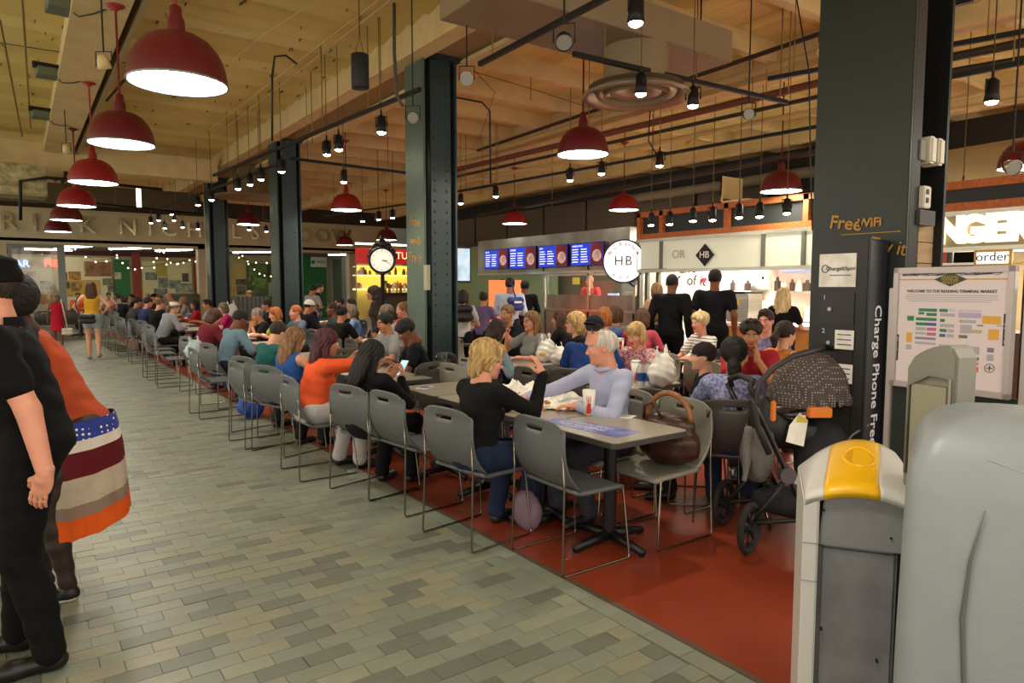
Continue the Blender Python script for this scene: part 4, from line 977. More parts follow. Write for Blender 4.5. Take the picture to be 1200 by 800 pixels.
# ------------------------------------------------------------ red stall behind the clock
XS = 9.0
s1 = thing('deli_stall', 'brightly lit stall with red sign and yellow shelves behind the clock', 'stall', (0, 0, 0))
def onY(px0, py0, px1, py1, Y, m, name, parent, th=.06, label=None):
    a = atY(px0, py0, Y); b = atY(px1, py1, Y)
    return MB().bb((a[0], Y, min(a[2], b[2])), (b[0], Y+th, max(a[2], b[2]))).build(name, m, parent, label=label)
YS = 21.0
redsign = mat('red_sign', 'b01f1c', .5, emit=.55)
onY(417, 290, 493, 310, YS, redsign, 'sign_panel', s1); 
p = atY(472, 300, YS); text('lettering', 'THE TURKEY', .34, (p[0], YS-.02, p[2]), (PI/2, 0, 0), mat('warm_letters', 'ffd9a0', .5, emit=1.6), s1)
onY(417, 284, 493, 289, YS-.1, mat('sign_light', 'fff0b8', .5, emit=5), 'light_strip', s1)
onY(417, 310, 493, 372, YS+1.2, mat('back_yellow', 'd8c878', .6), 'back_wall', s1)
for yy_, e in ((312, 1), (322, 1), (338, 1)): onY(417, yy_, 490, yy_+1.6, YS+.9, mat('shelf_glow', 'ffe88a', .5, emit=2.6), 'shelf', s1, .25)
for px in (417, 491): onY(px, 310, px+2, 375, YS, mat('stall_post', 'a8a07a', .6), 'post', s1)
gcols = [mat('goods_%s' % c, c, .5) for c in ('c9a24c', 'e8dcb0', '8a4a2c', 'd88a4c', 'efe6cc', '5a5a3a')]
for k in range(34):
    row = k % 2; px = 419+random.random()*70; p = atY(px, (322, 338)[row], YS+.9); h = random.uniform(.12, .28); r = random.uniform(.05, .1)
    m = MB(); m.cyl((0, 0, 0), (0, 0, h*.7), r, n=8); m.cyl((0, 0, h*.7), (0, 0, h), r*.6, n=8); m.build('jar', gcols[k % 6], loc=(p[0], p[1]-.0, p[2]), label='jar or packet on the %s glowing shelf of the stall behind the clock' % ('upper', 'lower')[row], cat='jar', group='goods on the glowing shelves')
onY(448, 345, 492, 374, YS-.3, mat('counter_wood', '3c2a1c', .6), 'counter', s1, .6); onY(446, 343, 493, 346, YS-.35, darkm, 'counter_top', s1, .7)
for k in range(9):
    px = 452+k*4.4; p = atY(px, 343, YS-.1); m = MB(); m.cyl((0, 0, 0), (0, 0, .22), .05, n=8); m.cyl((0, 0, .22), (0, 0, .32), .02, n=8); m.build('bottle', gcols[(k*2) % 6], loc=p, label='bottle on the counter of the stall behind the clock', cat='bottle', group='bottles on the stall counter')
# clock on a post
ck = atw(448, 305, 13.5); t = thing('post_clock', 'black ornate post clock with a white round face', 'clock', (ck[0], ck[1], 0), -.52)
z = ck[2]; bk = mat('clock_black', '14120f', .4)
MB().lathe([(.2, 0), (.2, .08), (.1, .14), (.06, .3), (.045, .4), (.04, z-.3), (.06, z-.27)], 16).build('post', bk, t)
h = MB(); h.cyl((0, -.07, z), (0, .07, z), .265, n=28); h.build('case', bk, t)
MB().tube([(.25*math.cos(a*PI/12), -.075, z+.25*math.sin(a*PI/12)) for a in range(24)], .022, 6, close=True).build('bezel', bk, t)
MB().disc((0, -.078, z), .22, (0, -1, 0), 28).build('dial', mat('dial', 'f0eedc', .5, emit=.7), t)
for a in range(12): MB().box((.185*math.cos(a*PI/6), -.082, z+.185*math.sin(a*PI/6)), (.012, .004, .03), R=Matrix.Rotation(PI/2-a*PI/6, 3, 'Y')).build('hour_mark', bk, t)
for a, L_, w_ in ((-.12, .11, .016), (-.42, .17, .01)): m = MB(); m.box((L_/2*math.cos(a), -.086, z+L_/2*math.sin(a)), (L_, .004, w_), R=Matrix.Rotation(-a, 3, 'Y')); m.build('hand', bk, t)
cr = MB(); 
for a, r, s_ in ((90, .1, .33), (65, .07, .3), (115, .07, .3), (40, .06, .27), (140, .06, .27), (18, .05, .27), (162, .05, .27), (90, .05, .44)):
    cr.sphere((s_*math.cos(math.radians(a)), 0, z+s_*math.sin(math.radians(a))), r, n=8, sc=(1, .5, 1))
cr.build('crest', bk, t)

# ------------------------------------------------------------ burger stall on the right (front runs along Y)
XF = 10.2
def yx(px, py=336, X=XF): return float(atX(px, py, X)[1])
def zx(px, py, X=XF): return float(atX(px, py, X)[2])
def onX(px0, py0, px1, py1, X, m, name, parent=None, th=.06, **kw):
    a = atX(px0, py0, X); b = atX(px1, py1, X)
    return MB().bb((X, min(a[1], b[1]), min(a[2], b[2])), (X+th, max(a[1], b[1]), max(a[2], b[2]))).build(name, m, parent, **kw)
steelp = mat('steel_panel', '98968e', .42, .7, noise=.2, nscale=1.2, stretch=(1, 2, 1))
bs = thing('burger_stall', 'stainless steel burger stall with four blue menu screens', 'stall', (XF, 12, 0))
bs_off = Vector((XF, 12, 0))
def chx(o, t): o.location = o.location-t.location; return o
ya, yb2 = yx(560), yx(737)
hood = MB().bb((XF, yb2, zx(650, 318)), (XF+.5, ya, zx(650, 274))); chx(hood.build('hood', steelp, bs, bevel=.01), bs)
chx(MB().bb((XF-.03, yb2, zx(650, 319)-.03), (XF+.5, ya, zx(650, 319)+.02)).build('hood_lip', steel, bs), bs)
chx(MB().bb((XF, yx(640), 0), (XF+.7, yx(753), 1.06)).build('counter', steelp, bs, bevel=.01), bs)
chx(MB().bb((XF-.06, yx(640), 1.06), (XF+.75, yx(753), 1.1)).build('counter_top', steel, bs), bs)
chx(MB().bb((XF+.03, yx(640), 1.1), (XF+.06, yx(753), 1.42)).build('splash_panel', steelp, bs), bs)
gl = mat('sneeze_glass', 'ffffff', .03, trans=1)
for a, b in ((640, 688), (690, 742)): chx(MB().bb((XF+.05, yx(b), 1.42), (XF+.062, yx(a), 1.85)).build('glass_screen', gl, bs), bs)
for px in (637, 689, 743, 752): chx(MB().bb((XF, yx(px)-.03, 0), (XF+.06, yx(px)+.03, 2.1)).build('post', steel, bs), bs)
chx(MB().bb((XF+.0, yx(753), 1.85), (XF+.07, yx(637), 1.9)).build('rail', steel, bs), bs)
chx(MB().bb((XF+3.2, yx(753)-3, 0), (XF+3.3, ya+2, 3.1)).build('back_wall', mat('kitchen_wall', '5a5648', .6), bs), bs)
chx(MB().bb((XF+2.6, yx(753), 0), (XF+3.1, yx(640), 1.0)).build('back_counter', steelp, bs), bs)
kl = mat('kitchen_light', 'fff6e0', .5, emit=18)
chx(MB().bb((XF+1.15, yb2-.05, 2.66), (XF+1.45, ya+.05, 2.7)).build('added_light_shield', steel, bs), bs)  # cover added over the strip to stop its light going up
chx(MB().bb((XF+1.2, yb2, 2.62), (XF+1.4, ya, 2.66)).build('strip_light', kl, bs), bs)
scr = mat('screen_blue', '1634b4', .4, emit=1.1); scw = mat('screen_text', 'dfe6ff', .5, emit=1.4)
food = mat('food_photo', 'e4d8c8', .5, nscale=3, col2='8a2c24', emit=.7); foodr = mat('food_red', '7a1c24', .5, nscale=3, col2='401018', emit=.7)
for k, (a, y0, b, y1) in enumerate([(568, 292, 595, 315), (597, 289, 628, 315), (631, 287, 665, 313), (669, 284, 707, 311)]):
    Xs = XF-.12; P0 = atX(a, y0, Xs); P1 = atX(b, y1, Xs); zt = float(atX((a+b)/2, y0, Xs)[2]); zb = float(atX((a+b)/2, y1, Xs)[2])
    t = thing('menu_screen', 'blue menu screen, %s of the four over the burger counter' % ['leftmost', 'second from the left', 'third from the left', 'rightmost'][k], 'screen', (Xs, (P0[1]+P1[1])/2, zb), 0, 'menu screens')
    hw = (P0[1]-P1[1])/2; H_ = zt-zb
    MB().bb((.0, -hw, 0), (.05, hw, H_)).build('casing', blackp, t); MB().bb((-.004, -hw+.015, .015), (0, hw-.015, H_-.015)).build('display', scr, t)
    MB().bb((-.007, -hw+.02, .02), (-.004, -hw*.25, H_-.02)).build('photo_ground', foodr, t)
    fm = MB(); fm.sphere((-.006, -hw*.62, H_*.42), 1, n=14, sc=(.003, hw*.3, H_*.28)); fm.build('food_photo', food, t)
    text('lettering', ['SEATED', 'BURGERS', 'SIDES', 'SHAKES & FRIES'][k], H_*.1, (-.008, hw*.9, H_*.86), (PI/2, 0, -PI/2), scw, t, .001, 'LEFT')
    for r in range(6):
        for c in range(2):
            ln_ = MB().bb((-.006, hw*.9-(c+.0)*hw*.55-hw*.45*random.uniform(.7, 1), H_*(.7-.11*r)), (-.004, hw*.9-c*hw*.55, H_*(.7-.11*r)+.018)); ln_.build('menu_line', scw, t)
    MB().cyl((.05, 0, H_*.5), (.3, 0, H_*.5), .03, n=8).build('bracket', darkm, t)
# round HB sign
p = atX(731, 306, XF-.35); R_ = .44
t = thing('round_sign', 'round white lit sign lettered HB on a black drum beside the screens', 'sign', (p[0], p[1], p[2]))
rz = -math.radians(60)
m = MB(); m.cyl((0, .0, 0), (0, .22, 0), R_, n=40); o = m.build('drum', blackp, t); o.rotation_euler = (0, 0, rz)
o = MB().disc((0, -.004, 0), R_*.93, (0, -1, 0), 40).build('face', mat('sign_face', 'fbfbf6', .5, emit=1.1), t); o.rotation_euler = (0, 0, rz)
def onsign(s_, size, x, z_, roll=0):
    Rm = Matrix.Rotation(rz, 4, 'Z')@Matrix.Translation((x, -.01, z_))@Matrix.Rotation(-roll, 4, 'Y')@Matrix.Rotation(PI/2, 4, 'X')
    o = text('lettering', s_, size, (0, 0, 0), (0, 0, 0), blackp, t); o.matrix_local = Rm
onsign('H', .27, -.1, 0); onsign('B', .27, .1, 0)
for k, ch in enumerate('BURGER'): a = math.radians(62-(k*25)); onsign(ch, .13, .33*math.sin(-a), .34*math.cos(a), -a)
for k, ch in enumerate('BAR'): a = math.radians(215-(k*25)); onsign(ch, .1, .34*math.sin(-a)*-1, .34*math.cos(a), PI+a)
MB().tube([(.1, .1, -.35), (.3, .0, -.5), (.5, 0, -.3)], .025, 8).build('bracket', darkm, t)
bsk = thing('kitchen_till', 'small till with a bright screen behind the burger counter', 'till', (XF+.4, yx(706), 1.1))
MB().bb((-.1, -.15, 0), (.15, .15, .1)).build('base', blackp, bsk); MB().bb((-.08, -.16, .12), (-.05, .16, .36)).build('screen', mat('till_screen', '9fc4e8', .5, emit=1), bsk)
random.seed(3)
cc = ['c8c4b8', '8a2c24', '2c2c2c', 'd8b04c', '5a6a4a', 'b8b0a0', 'e4e0d4', '6a3a24']
for k in range(26):
    y = random.uniform(yx(745), yx(645)); z = random.choice((1.0, 1.0, 1.5, 1.9)); h = random.uniform(.1, .26); r = random.uniform(.05, .1)
    m = MB(); m.cyl((0, 0, 0), (0, 0, h), r, r*random.uniform(.6, 1), n=10); m.cyl((0, 0, h), (0, 0, h+.03), r*.5, n=8)
    m.build('container', mat('cont_'+cc[k % 8], cc[k % 8], .4), loc=(XF+2.8, y, z), label='pot or container on the %s at the back of the burger kitchen' % ('worktop' if z < 1.2 else 'shelves'), cat='container', group='kitchen containers')
for z in (1.48, 1.88): chx(MB().bb((XF+2.6, yx(753), z-.03), (XF+3.1, yx(640), z)).build('shelf', steel, bs), bs)
o = onX(671, 325, 679, 333, XF+3.0, mat('yellow_note', 'd8c43c', .6), 'notice', label='yellow notice on the burger kitchen wall', cat='notice', th=.02)
# orange lit drinks cabinet and green wall left of the burger counter
oc = thing('drinks_cabinet', 'glowing orange lit cabinet left of the burger counter', 'cabinet', (0, 0, 0)); a = atw(583, 345, 15.2)
oc.location = (a[0], a[1], 0); MB().bb((0, -.35, .2), (.4, .35, 1.75)).build('front', mat('orange_glow', 'ff8048', .5, emit=.9), oc); MB().bb((-.01, -.4, 0), (.5, .4, .2)).build('plinth', steel, oc); MB().bb((-.02, -.36, .95), (0, .36, 1.0)).build('rail', mat('rail_red', 'c84a2c', .5), oc)
MB().bb((13.0, 15.8, 0), (13.1, 24, 3.0)).build('wall_panel', mat('mint_wall', '7f9a78', .7), kind='structure')
tv = thing('screen', 'upright lit advertising screen just right of the riveted column', 'screen', atw(540, 310, 17)); 
MB().bb((-.3, 0, -.45), (.3, .08, .45)).build('casing', blackp, tv); MB().bb((-.26, -.01, -.4), (.26, 0, .4)).build('display', mat('tv_face', 'cfe4ee', .5, nscale=3, col2='8aa8b8', emit=1), tv)
# ------------------------------------------------------------ second stall: orange timber frame, glass fascia
XG = 10.0
st = thing('white_tiled_stall', 'bright white stall with an orange timber frame on top and glass fascia', 'stall', (XG, 7.5, 0))
ora = mat('orange_wood', 'b5662c', .55, noise=.2, nscale=4, stretch=(1, 6, 6))
y0, y1 = yx(957, X=XG)-.4, yx(745, X=XG)
zt, zb = zx(850, 248, XG), zx(850, 265, XG)+.0
zT, zB_ = zt+.06, zb-.12
for z in (zB_, zT): chx(MB().bb((XG, y0, z), (XG+.09, y1, z+.1)).build('rail', ora, st), st); chx(MB().bb((XG+.9, y0, z), (XG+.99, y1, z+.1)).build('rail', ora, st), st)
for k in range(5):
    y = y1-.05-(y1-y0-.1)*(0, .14, .5, .86, 1)[k]
    chx(MB().bb((XG, y-.045, zB_+.1), (XG+.09, y+.045, zT)).build('stud', ora, st), st); chx(MB().bb((XG, y-.045, zT), (XG+.99, y+.045, zT+.09)).build('cross_rail', ora, st), st)
chx(MB().bb((XG+.1, y0, zB_+.1), (XG+.13, y1, zT)).build('back_board', mat('board_dark', '2f3532', .6), st), st)
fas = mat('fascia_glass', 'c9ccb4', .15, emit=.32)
zf1, zf0 = zB_-.04, zB_-.62
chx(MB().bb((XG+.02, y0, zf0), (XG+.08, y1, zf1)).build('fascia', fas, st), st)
for z in (zf0-.03, zf1-.02): chx(MB().bb((XG-.02, y0, z), (XG+.1, y1, z+.06)).build('fascia_rail', steel, st), st)
for px in (746, 774, 893, 940): chx(MB().bb((XG-.02, yx(px, X=XG)-.03, zf0), (XG+.05, yx(px, X=XG)+.03, zf1)).build('mullion', mat('mullion', '6f7064', .4, .5), st), st)
dm = (XG-.03, yx(826, X=XG), (zf0+zf1)/2-.03); d_ = .2
o = MB().prism([(0, -d_, 0), (0, 0, d_), (0, d_, 0), (0, 0, -d_)], (.02, 0, 0)).build('emblem', darkm, st, loc=Vector(dm)-st.location, label='black diamond emblem with HB letters')
text('lettering', 'HB', .17, (-.01, 0, 0), (PI/2, 0, -PI/2), whiten, o)
text('lettering', 'OR', .22, Vector((XG-.03, yx(808, X=XG)+.25, (zf0+zf1)/2))-st.location, (PI/2, 0, -PI/2), mat('grey_script', 'a9ab98', .5), st)
XB = XG+2.6
white_t = mat('white_tile', 'f1ece2', .3, emit=.0); 
chx(MB().bb((XB, y0-.15, 0), (XB+.1, y1+1.2, 3.3)).build('back_wall', white_t, st), st)
chx(MB().bb((XG+1.6, yx(792, X=XG+1.6), 0), (XG+1.66, yx(755, X=XG+1.6)+.3, 2.5)).build('painted_wall', mat('painted_white', 'f6f4ee', .5), st), st)
bkt = mat('script_black', '1c1a18', .6)
for s_, px, py, sz, rl in (('Live', 806, 315, .3, 0), ('of it', 816, 329, .34, .05), ('~', 792, 323, .5, .1)):
    p = atX(px, py, XB-.02); text('lettering', s_, sz, Vector(p)-st.location, (PI/2, rl, -PI/2), bkt, st)
p = atX(825, 328, XB-.03); hm = MB(); pts = []
for k in range(24):
    a = k*PI/12; pts.append((0, -(.0045*16*math.sin(a)**3), .0045*(13*math.cos(a)-5*math.cos(2*a)-2*math.cos(3*a)-math.cos(4*a))))
hm.prism(pts, (.01, 0, 0)).build('heart', mat('heart_red', 'c8283c', .5), st, loc=Vector(p)-st.location)
for px in (748, 757, 770): chx(MB().bb((XG, yx(px, X=XG)-.035, 0), (XG+.07, yx(px, X=XG)+.035, zf0)).build('post', mat('post_grey', '54544a', .4, .5), st), st)
chx(MB().bb((XG, yx(780, X=XG), zx(760, 318, XG)), (XG+.05, yx(748, X=XG), zx(760, 318, XG)+.05)).build('crossbar', MATS['post_grey'], st), st)
chx(MB().bb((XG+.55, y0-.05, 2.7), (XG+2.25, y1-.15, 2.76)).build('added_light_shield', steel, st), st)  # lid added so the panel throws no light onto the ceiling
chx(MB().bb((XG+.6, y0, 2.65), (XG+2.2, y1-.2, 2.7)).build('light_panel', mat('stall_glow', 'fffaf0', .5, emit=40), st), st)
chx(MB().bb((XG+.1, y0, 0), (XG+.8, yx(850, X=XG), .92)).build('counter', mat('counter_oak', 'b5853f', .5, noise=.15, nscale=4), st), st)
chx(MB().bb((XG+.05, y0, .92), (XG+.85, yx(850, X=XG), .98)).build('counter_top', mat('counter_white', 'e6e2d8', .4), st), st)
chx(MB().bb((XG+2.1, y0, 1.48), (XG+2.55, yx(850, X=XG), 1.52)).build('shelf', steel, st), st); chx(MB().bb((XG+2.1, y0, 1.95), (XG+2.55, yx(845, X=XG), 1.99)).build('shelf', steel, st), st)
chx(MB().bb((XG+1.9, y0, 0), (XG+2.55, yx(835, X=XG), .95)).build('back_counter', steelp, st), st)
md = thing('extractor_hood', 'steel extractor hood inside the white stall above the espresso machine', 'hood', (XG+2.0, 7.6, 2.1)); MB().add([(-.3, -.9, 0), (.5, -.9, 0), (.5, .9, 0), (-.3, .9, 0), (0, -.6, .4), (.5, -.6, .4), (.5, .6, .4), (0, .6, .4)], [(0, 3, 2, 1), (4, 5, 6, 7), (0, 1, 5, 4), (1, 2, 6, 5), (2, 3, 7, 6), (3, 0, 4, 7)]).build('canopy', steel, md); MB().bb((.0, -.3, .4), (.5, .3, 1.0)).build('flue', steel, md)
for k in range(36):
    y = yx(850+k*2.9, X=XG+2.3); z = (1.52, .95, 1.99)[k % 3]; h = random.uniform(.14, .3); r = random.uniform(.05, .085)
    m = MB(); m.cyl((0, 0, 0), (0, 0, h*.72), r, n=10); m.cyl((0, 0, h*.72), (0, 0, h), r*.55, r*.35, n=10); c = ['d8d2c4', 'a83a2c', 'c8c4bc', '3a2a20', 'e8e4da', 'd88a5c'][(k*5) % 6]
    m.build('jug', mat('jug_'+c, c, .3), loc=(XG+2.3, y, z), label='jug or bottle on the %s of the white stall' % ('shelf', 'back counter', 'top shelf')[k % 3], cat='jug', group='jugs in the white stall')
em = thing('juice_machine', 'boxy steel drinks machine with a yellow sticker behind the man in the black tee', 'machine', (XG+.5, yx(874, X=XG+.5), .98))
MB().bb((-.25, -.22, 0), (.2, .22, .5)).build('body', steel, em, bevel=.02); MB().bb((-.26, -.05, .3), (-.25, .08, .4)).build('sticker', MATS['yellow_note'], em); MB().bb((-.3, -.2, .5), (.2, .2, .54)).build('lid', darkm, em)
fan = MB(); p = atX(891, 340, XG+1.2); fan.lathe([(.0, -.02), (.19, -.02), (.2, 0), (.19, .02), (0, .03)], 24); o = fan.build('pan', steel, loc=p, rot=(0, PI/2, 0), label='round steel lid hanging behind the blonde woman at the white stall', cat='pan')
o = onX(914, 306, 945, 318, XG+2.4, mat('blue_box', 'a9c0e6', .5, emit=.6), 'box', label='pale blue box on the top shelf of the white stall', cat='box', th=.2)
# third stall: lit letters
XN = 9.6
sg = thing('lettered_stall', 'stall with big glowing white letters and a timber frame at the right', 'stall', (XN, 3.5, 0))
ya_, yb_2 = yx(1086, X=XN), yx(1290, X=XN)
def z3(py, px=1150): return zx(px, py, XN)
for py in (214, 240): chx(MB().bb((XN, yb_2, z3(py)-.05), (XN+.1, ya_, z3(py)+.05)).build('rail', ora, sg), sg)
chx(MB().bb((XN+.05, yb_2, z3(240)), (XN+.1, ya_, z3(214))).build('back_board', MATS['board_dark'], sg), sg)
chx(MB().bb((XN+.12, yb_2, z3(292)), (XN+.2, ya_, z3(248))).build('sign_board', mat('sign_cream', '85795c', .6), sg), sg)
lw = mat('letter_glow', 'fff6da', .5, emit=1.15)
for ch, px in (('I', 1094), ('N', 1110), ('G', 1134), ('E', 1163), ('R', 1191), ('S', 1222)):
    text('lit_letter', ch, .44, Vector((XN+.02, yx(px, X=XN), z3(269)))-sg.location, (PI/2, 0, -PI/2), lw, sg, .05, bold=.025)
for py in (248, 291): chx(MB().bb((XN+.0, yb_2, z3(py)-.03), (XN+.15, ya_, z3(py)+.03)).build('sign_rail', steel, sg), sg)
chx(MB().bb((XN+2.4, yb_2-1, 0), (XN+2.5, ya_+.1, 3)).build('back_wall', mat('warm_back', '8a7a54', .6), sg), sg)
chx(MB().bb((XN, yb_2, 0), (XN+.7, ya_, 1.05)).build('counter', mat('counter_brown', '5a4632', .5), sg), sg)
chx(MB().bb((XN+.55, yb_2-.05, 2.15), (XN+1.85, ya_+.05, 2.2)).build('added_light_shield', steel, sg), sg)  # added above the panel to block its upward light
chx(MB().bb((XN+.6, yb_2, 2.1), (XN+1.8, ya_, 2.14)).build('light_panel', kl, sg), sg)
osn = thing('order_sign', 'small white lit sign reading order', 'sign', atX(1163, 302, XN-.1)); hw = .5*abs(yx(1142, X=XN)-yx(1186, X=XN)); hh_ = .5*abs(z3(292)-z3(311))
MB().bb((0, -hw, -hh_), (.05, hw, hh_)).build('frame', mat('sign_yellow', 'c9a24c', .5), osn); MB().bb((-.006, -hw+.03, -hh_+.03), (0, hw-.03, hh_-.03)).build('face', MATS['sign_face'], osn)
text('lettering', 'order', .15, (-.01, 0, .01), (PI/2, 0, -PI/2), blackp, osn); MB().cyl((.025, 0, -hh_), (.025, 0, -1.0), .015, n=6).build('stand', steel, osn)
for k, (px, c) in enumerate([(1098, 'd88a1c'), (1103, 'efe6d0'), (1108, 'b8301c'), (1113, '2c2a28')]):
    p = atX(px, 309, XN+.3); m = MB(); m.cyl((0, 0, 0), (0, 0, .16), .04, n=10); m.cyl((0, 0, .16), (0, 0, .24), .015, n=8); m.build('bottle', mat('btl_'+c, c, .3), loc=p, label='%s bottle left of the lit order sign' % ['orange', 'cream', 'red', 'black'][k], cat='bottle')
chx(MB().bb((XN+.1, yb_2, zx(1100, 309, XN+.3)-.03), (XN+.6, ya_, zx(1100, 309, XN+.3))).build('shelf', steel, sg), sg)
# big round duct at the right, dark wall behind everything
MB().cyl(atw(1095, 206, 9.8), atw(1290, 178, 8.4), .33, n=24).build('round_duct', mat('duct_cream', 'a5966c', .5), label='fat cream round duct above the lit letters', cat='duct')
MB().bb((16.9, -3.2, 0), (17.1, 36, 5.1)).build('wall_right', mat('wall_brown', '2e2a22', .9), kind='structure')
pg = mat('hall_grey', '5e574a', .8)
for k in range(7): MB().bb((13.6, 9.2+k*2.0, 3.2), (13.7, 11.1+k*2.0, 4.1)).build('wall_panel', pg, kind='structure')
MB().bb((13.5, 9, 4.1), (13.75, 24, 4.5)).build('wall_panel', mat('navy_band', '1c222c', .5), kind='structure')
MB().bb((13.5, 4, 3.6), (13.75, 9, 4.5)).build('wall_panel', mat('dark_band', '28241e', .8), kind='structure')
sl = thing('white_sculpture', 'cream folding chair parked above the orange timber frame', 'chair', atw(872, 238, 12.5)); 
MB().bb((-.3, -.3, 0), (.3, .3, .04)).build('seat', cream, sl); MB().bb((-.3, .26, -.4), (-.26, .3, .5)).build('leg', cream, sl); MB().bb((.26, .26, -.4), (.3, .3, .5)).build('leg', cream, sl); MB().bb((-.3, .27, .1), (.3, .3, .5)).build('backrest', cream, sl)
sl.name = 'folding_chair'
# ------------------------------------------------------------ chairs
plas = mat('chair_plastic', '5a5d60', .42, noise=.05, nscale=5, bump=.05, bscale=120); plasd = mat('chair_plastic_dark', '4a4642', .4, noise=.05, nscale=5)
plasb = mat('chair_plastic_beige', '8b887c', .42, noise=.05, nscale=5)
rod = mat('chair_rod', '8c857a', .25, 1)
def shell(nu, fn, th, hole=None):
    bm = bmesh.new(); nv = len(fn(0)); G = []
    for i in range(nu+1):
        G.append([bm.verts.new(p) for p in fn(i/nu)])
    for i in range(nu):
        for j in range(nv-1):
            if hole and hole((i+.5)/nu, j): continue
            bm.faces.new((G[i][j], G[i+1][j], G[i+1][j+1], G[i][j+1]))
    bmesh.ops.recalc_face_normals(bm, faces=bm.faces)
    bmesh.ops.solidify(bm, geom=bm.faces[:], thickness=th)
    for f in bm.faces: f.smooth = True
    return bm
def bm_mesh(bm, name, m):
    me = bpy.data.meshes.new(name); bm.to_mesh(me); bm.free(); me.materials.append(m); return me
def chair_proto(pm):
    t = thing('dining_chair', 'x', 'chair', (0, 0, 0), 0, 'sled-base plastic chairs')
    # backrest: u across, v up. gentle wrap, rounded upper corners, hand slot
    vs = [0, .05, .1, .16, .24, .34, .46, .58, .7, .78, .84, .895, .93, .97, 1]
    def back(u):
        a = (u-.5)*2; out = []
        for v in vs:
            z = .455+.40*v; half = .235+.012*math.sin(PI*v)
            if v > .9: half -= .03*((v-.9)/.1)**2
            y = -.205-.085*v-.028*math.sin(PI*min(1, v*1.15))*1-(.0)+.035*a*a*(.4+.6*v)
            y += .065*(1-v)**5
            if v < .2: y += .0035*math.sin(a*58)
            zz = z-(.02*abs(a)**6 if v > .95 else 0)+.012*math.cos(a*PI/2)*(v > .95)
            out.append((a*half, y, zz))
        return out
    hole = lambda u, j: abs(u-.5) < .15 and j in (10,)
    me = bm_mesh(shell(26, back, .009, hole), 'backrest', pm); link('backrest', me, t)
    def seat(u):
        a = (u-.5)*2; out = []
        for v in (0, .06, .15, .3, .45, .6, .75, .88, .96, 1):
            y = -.16+.4*v; half = .228+.008*v-(.03*((v-.88)/.12)**2 if v > .88 else 0)
            z = .452-.012*math.sin(PI*v)*(1-a*a)-.03*max(0, (v-.85)/.15)**2+.02*(max(0, (.15-v)/.15))**2
            out.append((a*half, y, z))
        return out
    link('seat', bm_mesh(shell(12, seat, .022), 'seat', pm), t)
    for q in (-1, 1):
        P = [(q*.232, -.255, .68), (q*.236, -.245, .5), (q*.245, -.262, .03), (q*.246, -.255, .01), (q*.246, -.24, .007), (q*.246, .225, .007), (q*.246, .24, .012), (q*.245, .244, .03), (q*.225, .205, .42), (q*.215, .18, .436), (q*.2, -.12, .436)]
        MB().tube(P, .0065, 6).build('sled_leg', rod, t)
    MB().tube([(-.2, .02, .432), (.2, .02, .432)], .007, 6).build('crossbar', rod, t)
    return t
CHP = {k: chair_proto(m) for k, m in (('g', plas), ('d', plasd), ('b', plasb))}; cu_ = set()
CH_N = [0]
def chair(x, y, face, label, kind='g', group='sled-base plastic chairs'):
    pr = CHP[kind]; CH_N[0] += 1
    if kind in cu_: return dup(pr, (x, y, 0), -math.radians(face), label, group)
    cu_.add(kind); pr.location = (x, y, 0); pr.rotation_euler = (0, 0, -math.radians(face)); pr['label'] = label; pr['group'] = group; return pr
# ------------------------------------------------------------ tables
lam = mat('table_laminate', '9a9384', .32, noise=.05, nscale=30); tedge = mat('table_edge', '3c3a37', .4); castm = mat('cast_black', '15151a', .4, .2)
def rrect(w, d, r, n=5):
    o = []
    for cx, cy, a0 in ((w/2-r, d/2-r, 0), (-w/2+r, d/2-r, 90), (-w/2+r, -d/2+r, 180), (w/2-r, -d/2+r, 270)):
        for k in range(n+1): a = math.radians(a0+90*k/n); o.append((cx+r*math.cos(a), cy+r*math.sin(a)))
    return o
def table_proto(w, d):
    t = thing('dining_table', 'x', 'table', (0, 0, 0), 0, 'grey laminate tables')
    R_ = rrect(w, d, .04)
    MB().prism([(x, y, .735) for x, y in R_], (0, 0, .006)).build('tabletop', lam, t)
    R2 = rrect(w+.006, d+.006, .043); MB().prism([(x, y, .705) for x, y in R2], (0, 0, .031)).build('edge_band', tedge, t)
    MB().cyl((0, 0, .05), (0, 0, .7), .04, n=16).build('column', castm, t)
    MB().box((0, 0, .695), (.36, .06, .02)).box((0, 0, .695), (.06, .36, .02)).build('top_plate', castm, t)
    for k in range(4):
        a = k*PI/2+PI/4*0; c, s_ = math.cos(a), math.sin(a)
        MB().tube([(c*.03, s_*.03, .06), (c*.15, s_*.15, .05), (c*.29, s_*.29, .028)], [.035, .03, .022], 8).build('foot', castm, t)
        MB().cyl((c*.27, s_*.27, 0), (c*.27, s_*.27, .03), .018, n=8).build('glide', castm, t)
    return t
TP = {}
def table(x, y, label, w=.61, d=.62, rz=0):
    k = (w, d)
    if k in TP: return dup(TP[k], (x, y, 0), rz, label)
    t = table_proto(w, d); TP[k] = t; t.location = (x, y, 0); t.rotation_euler = (0, 0, rz); t['label'] = label; return t
TX = 2.93
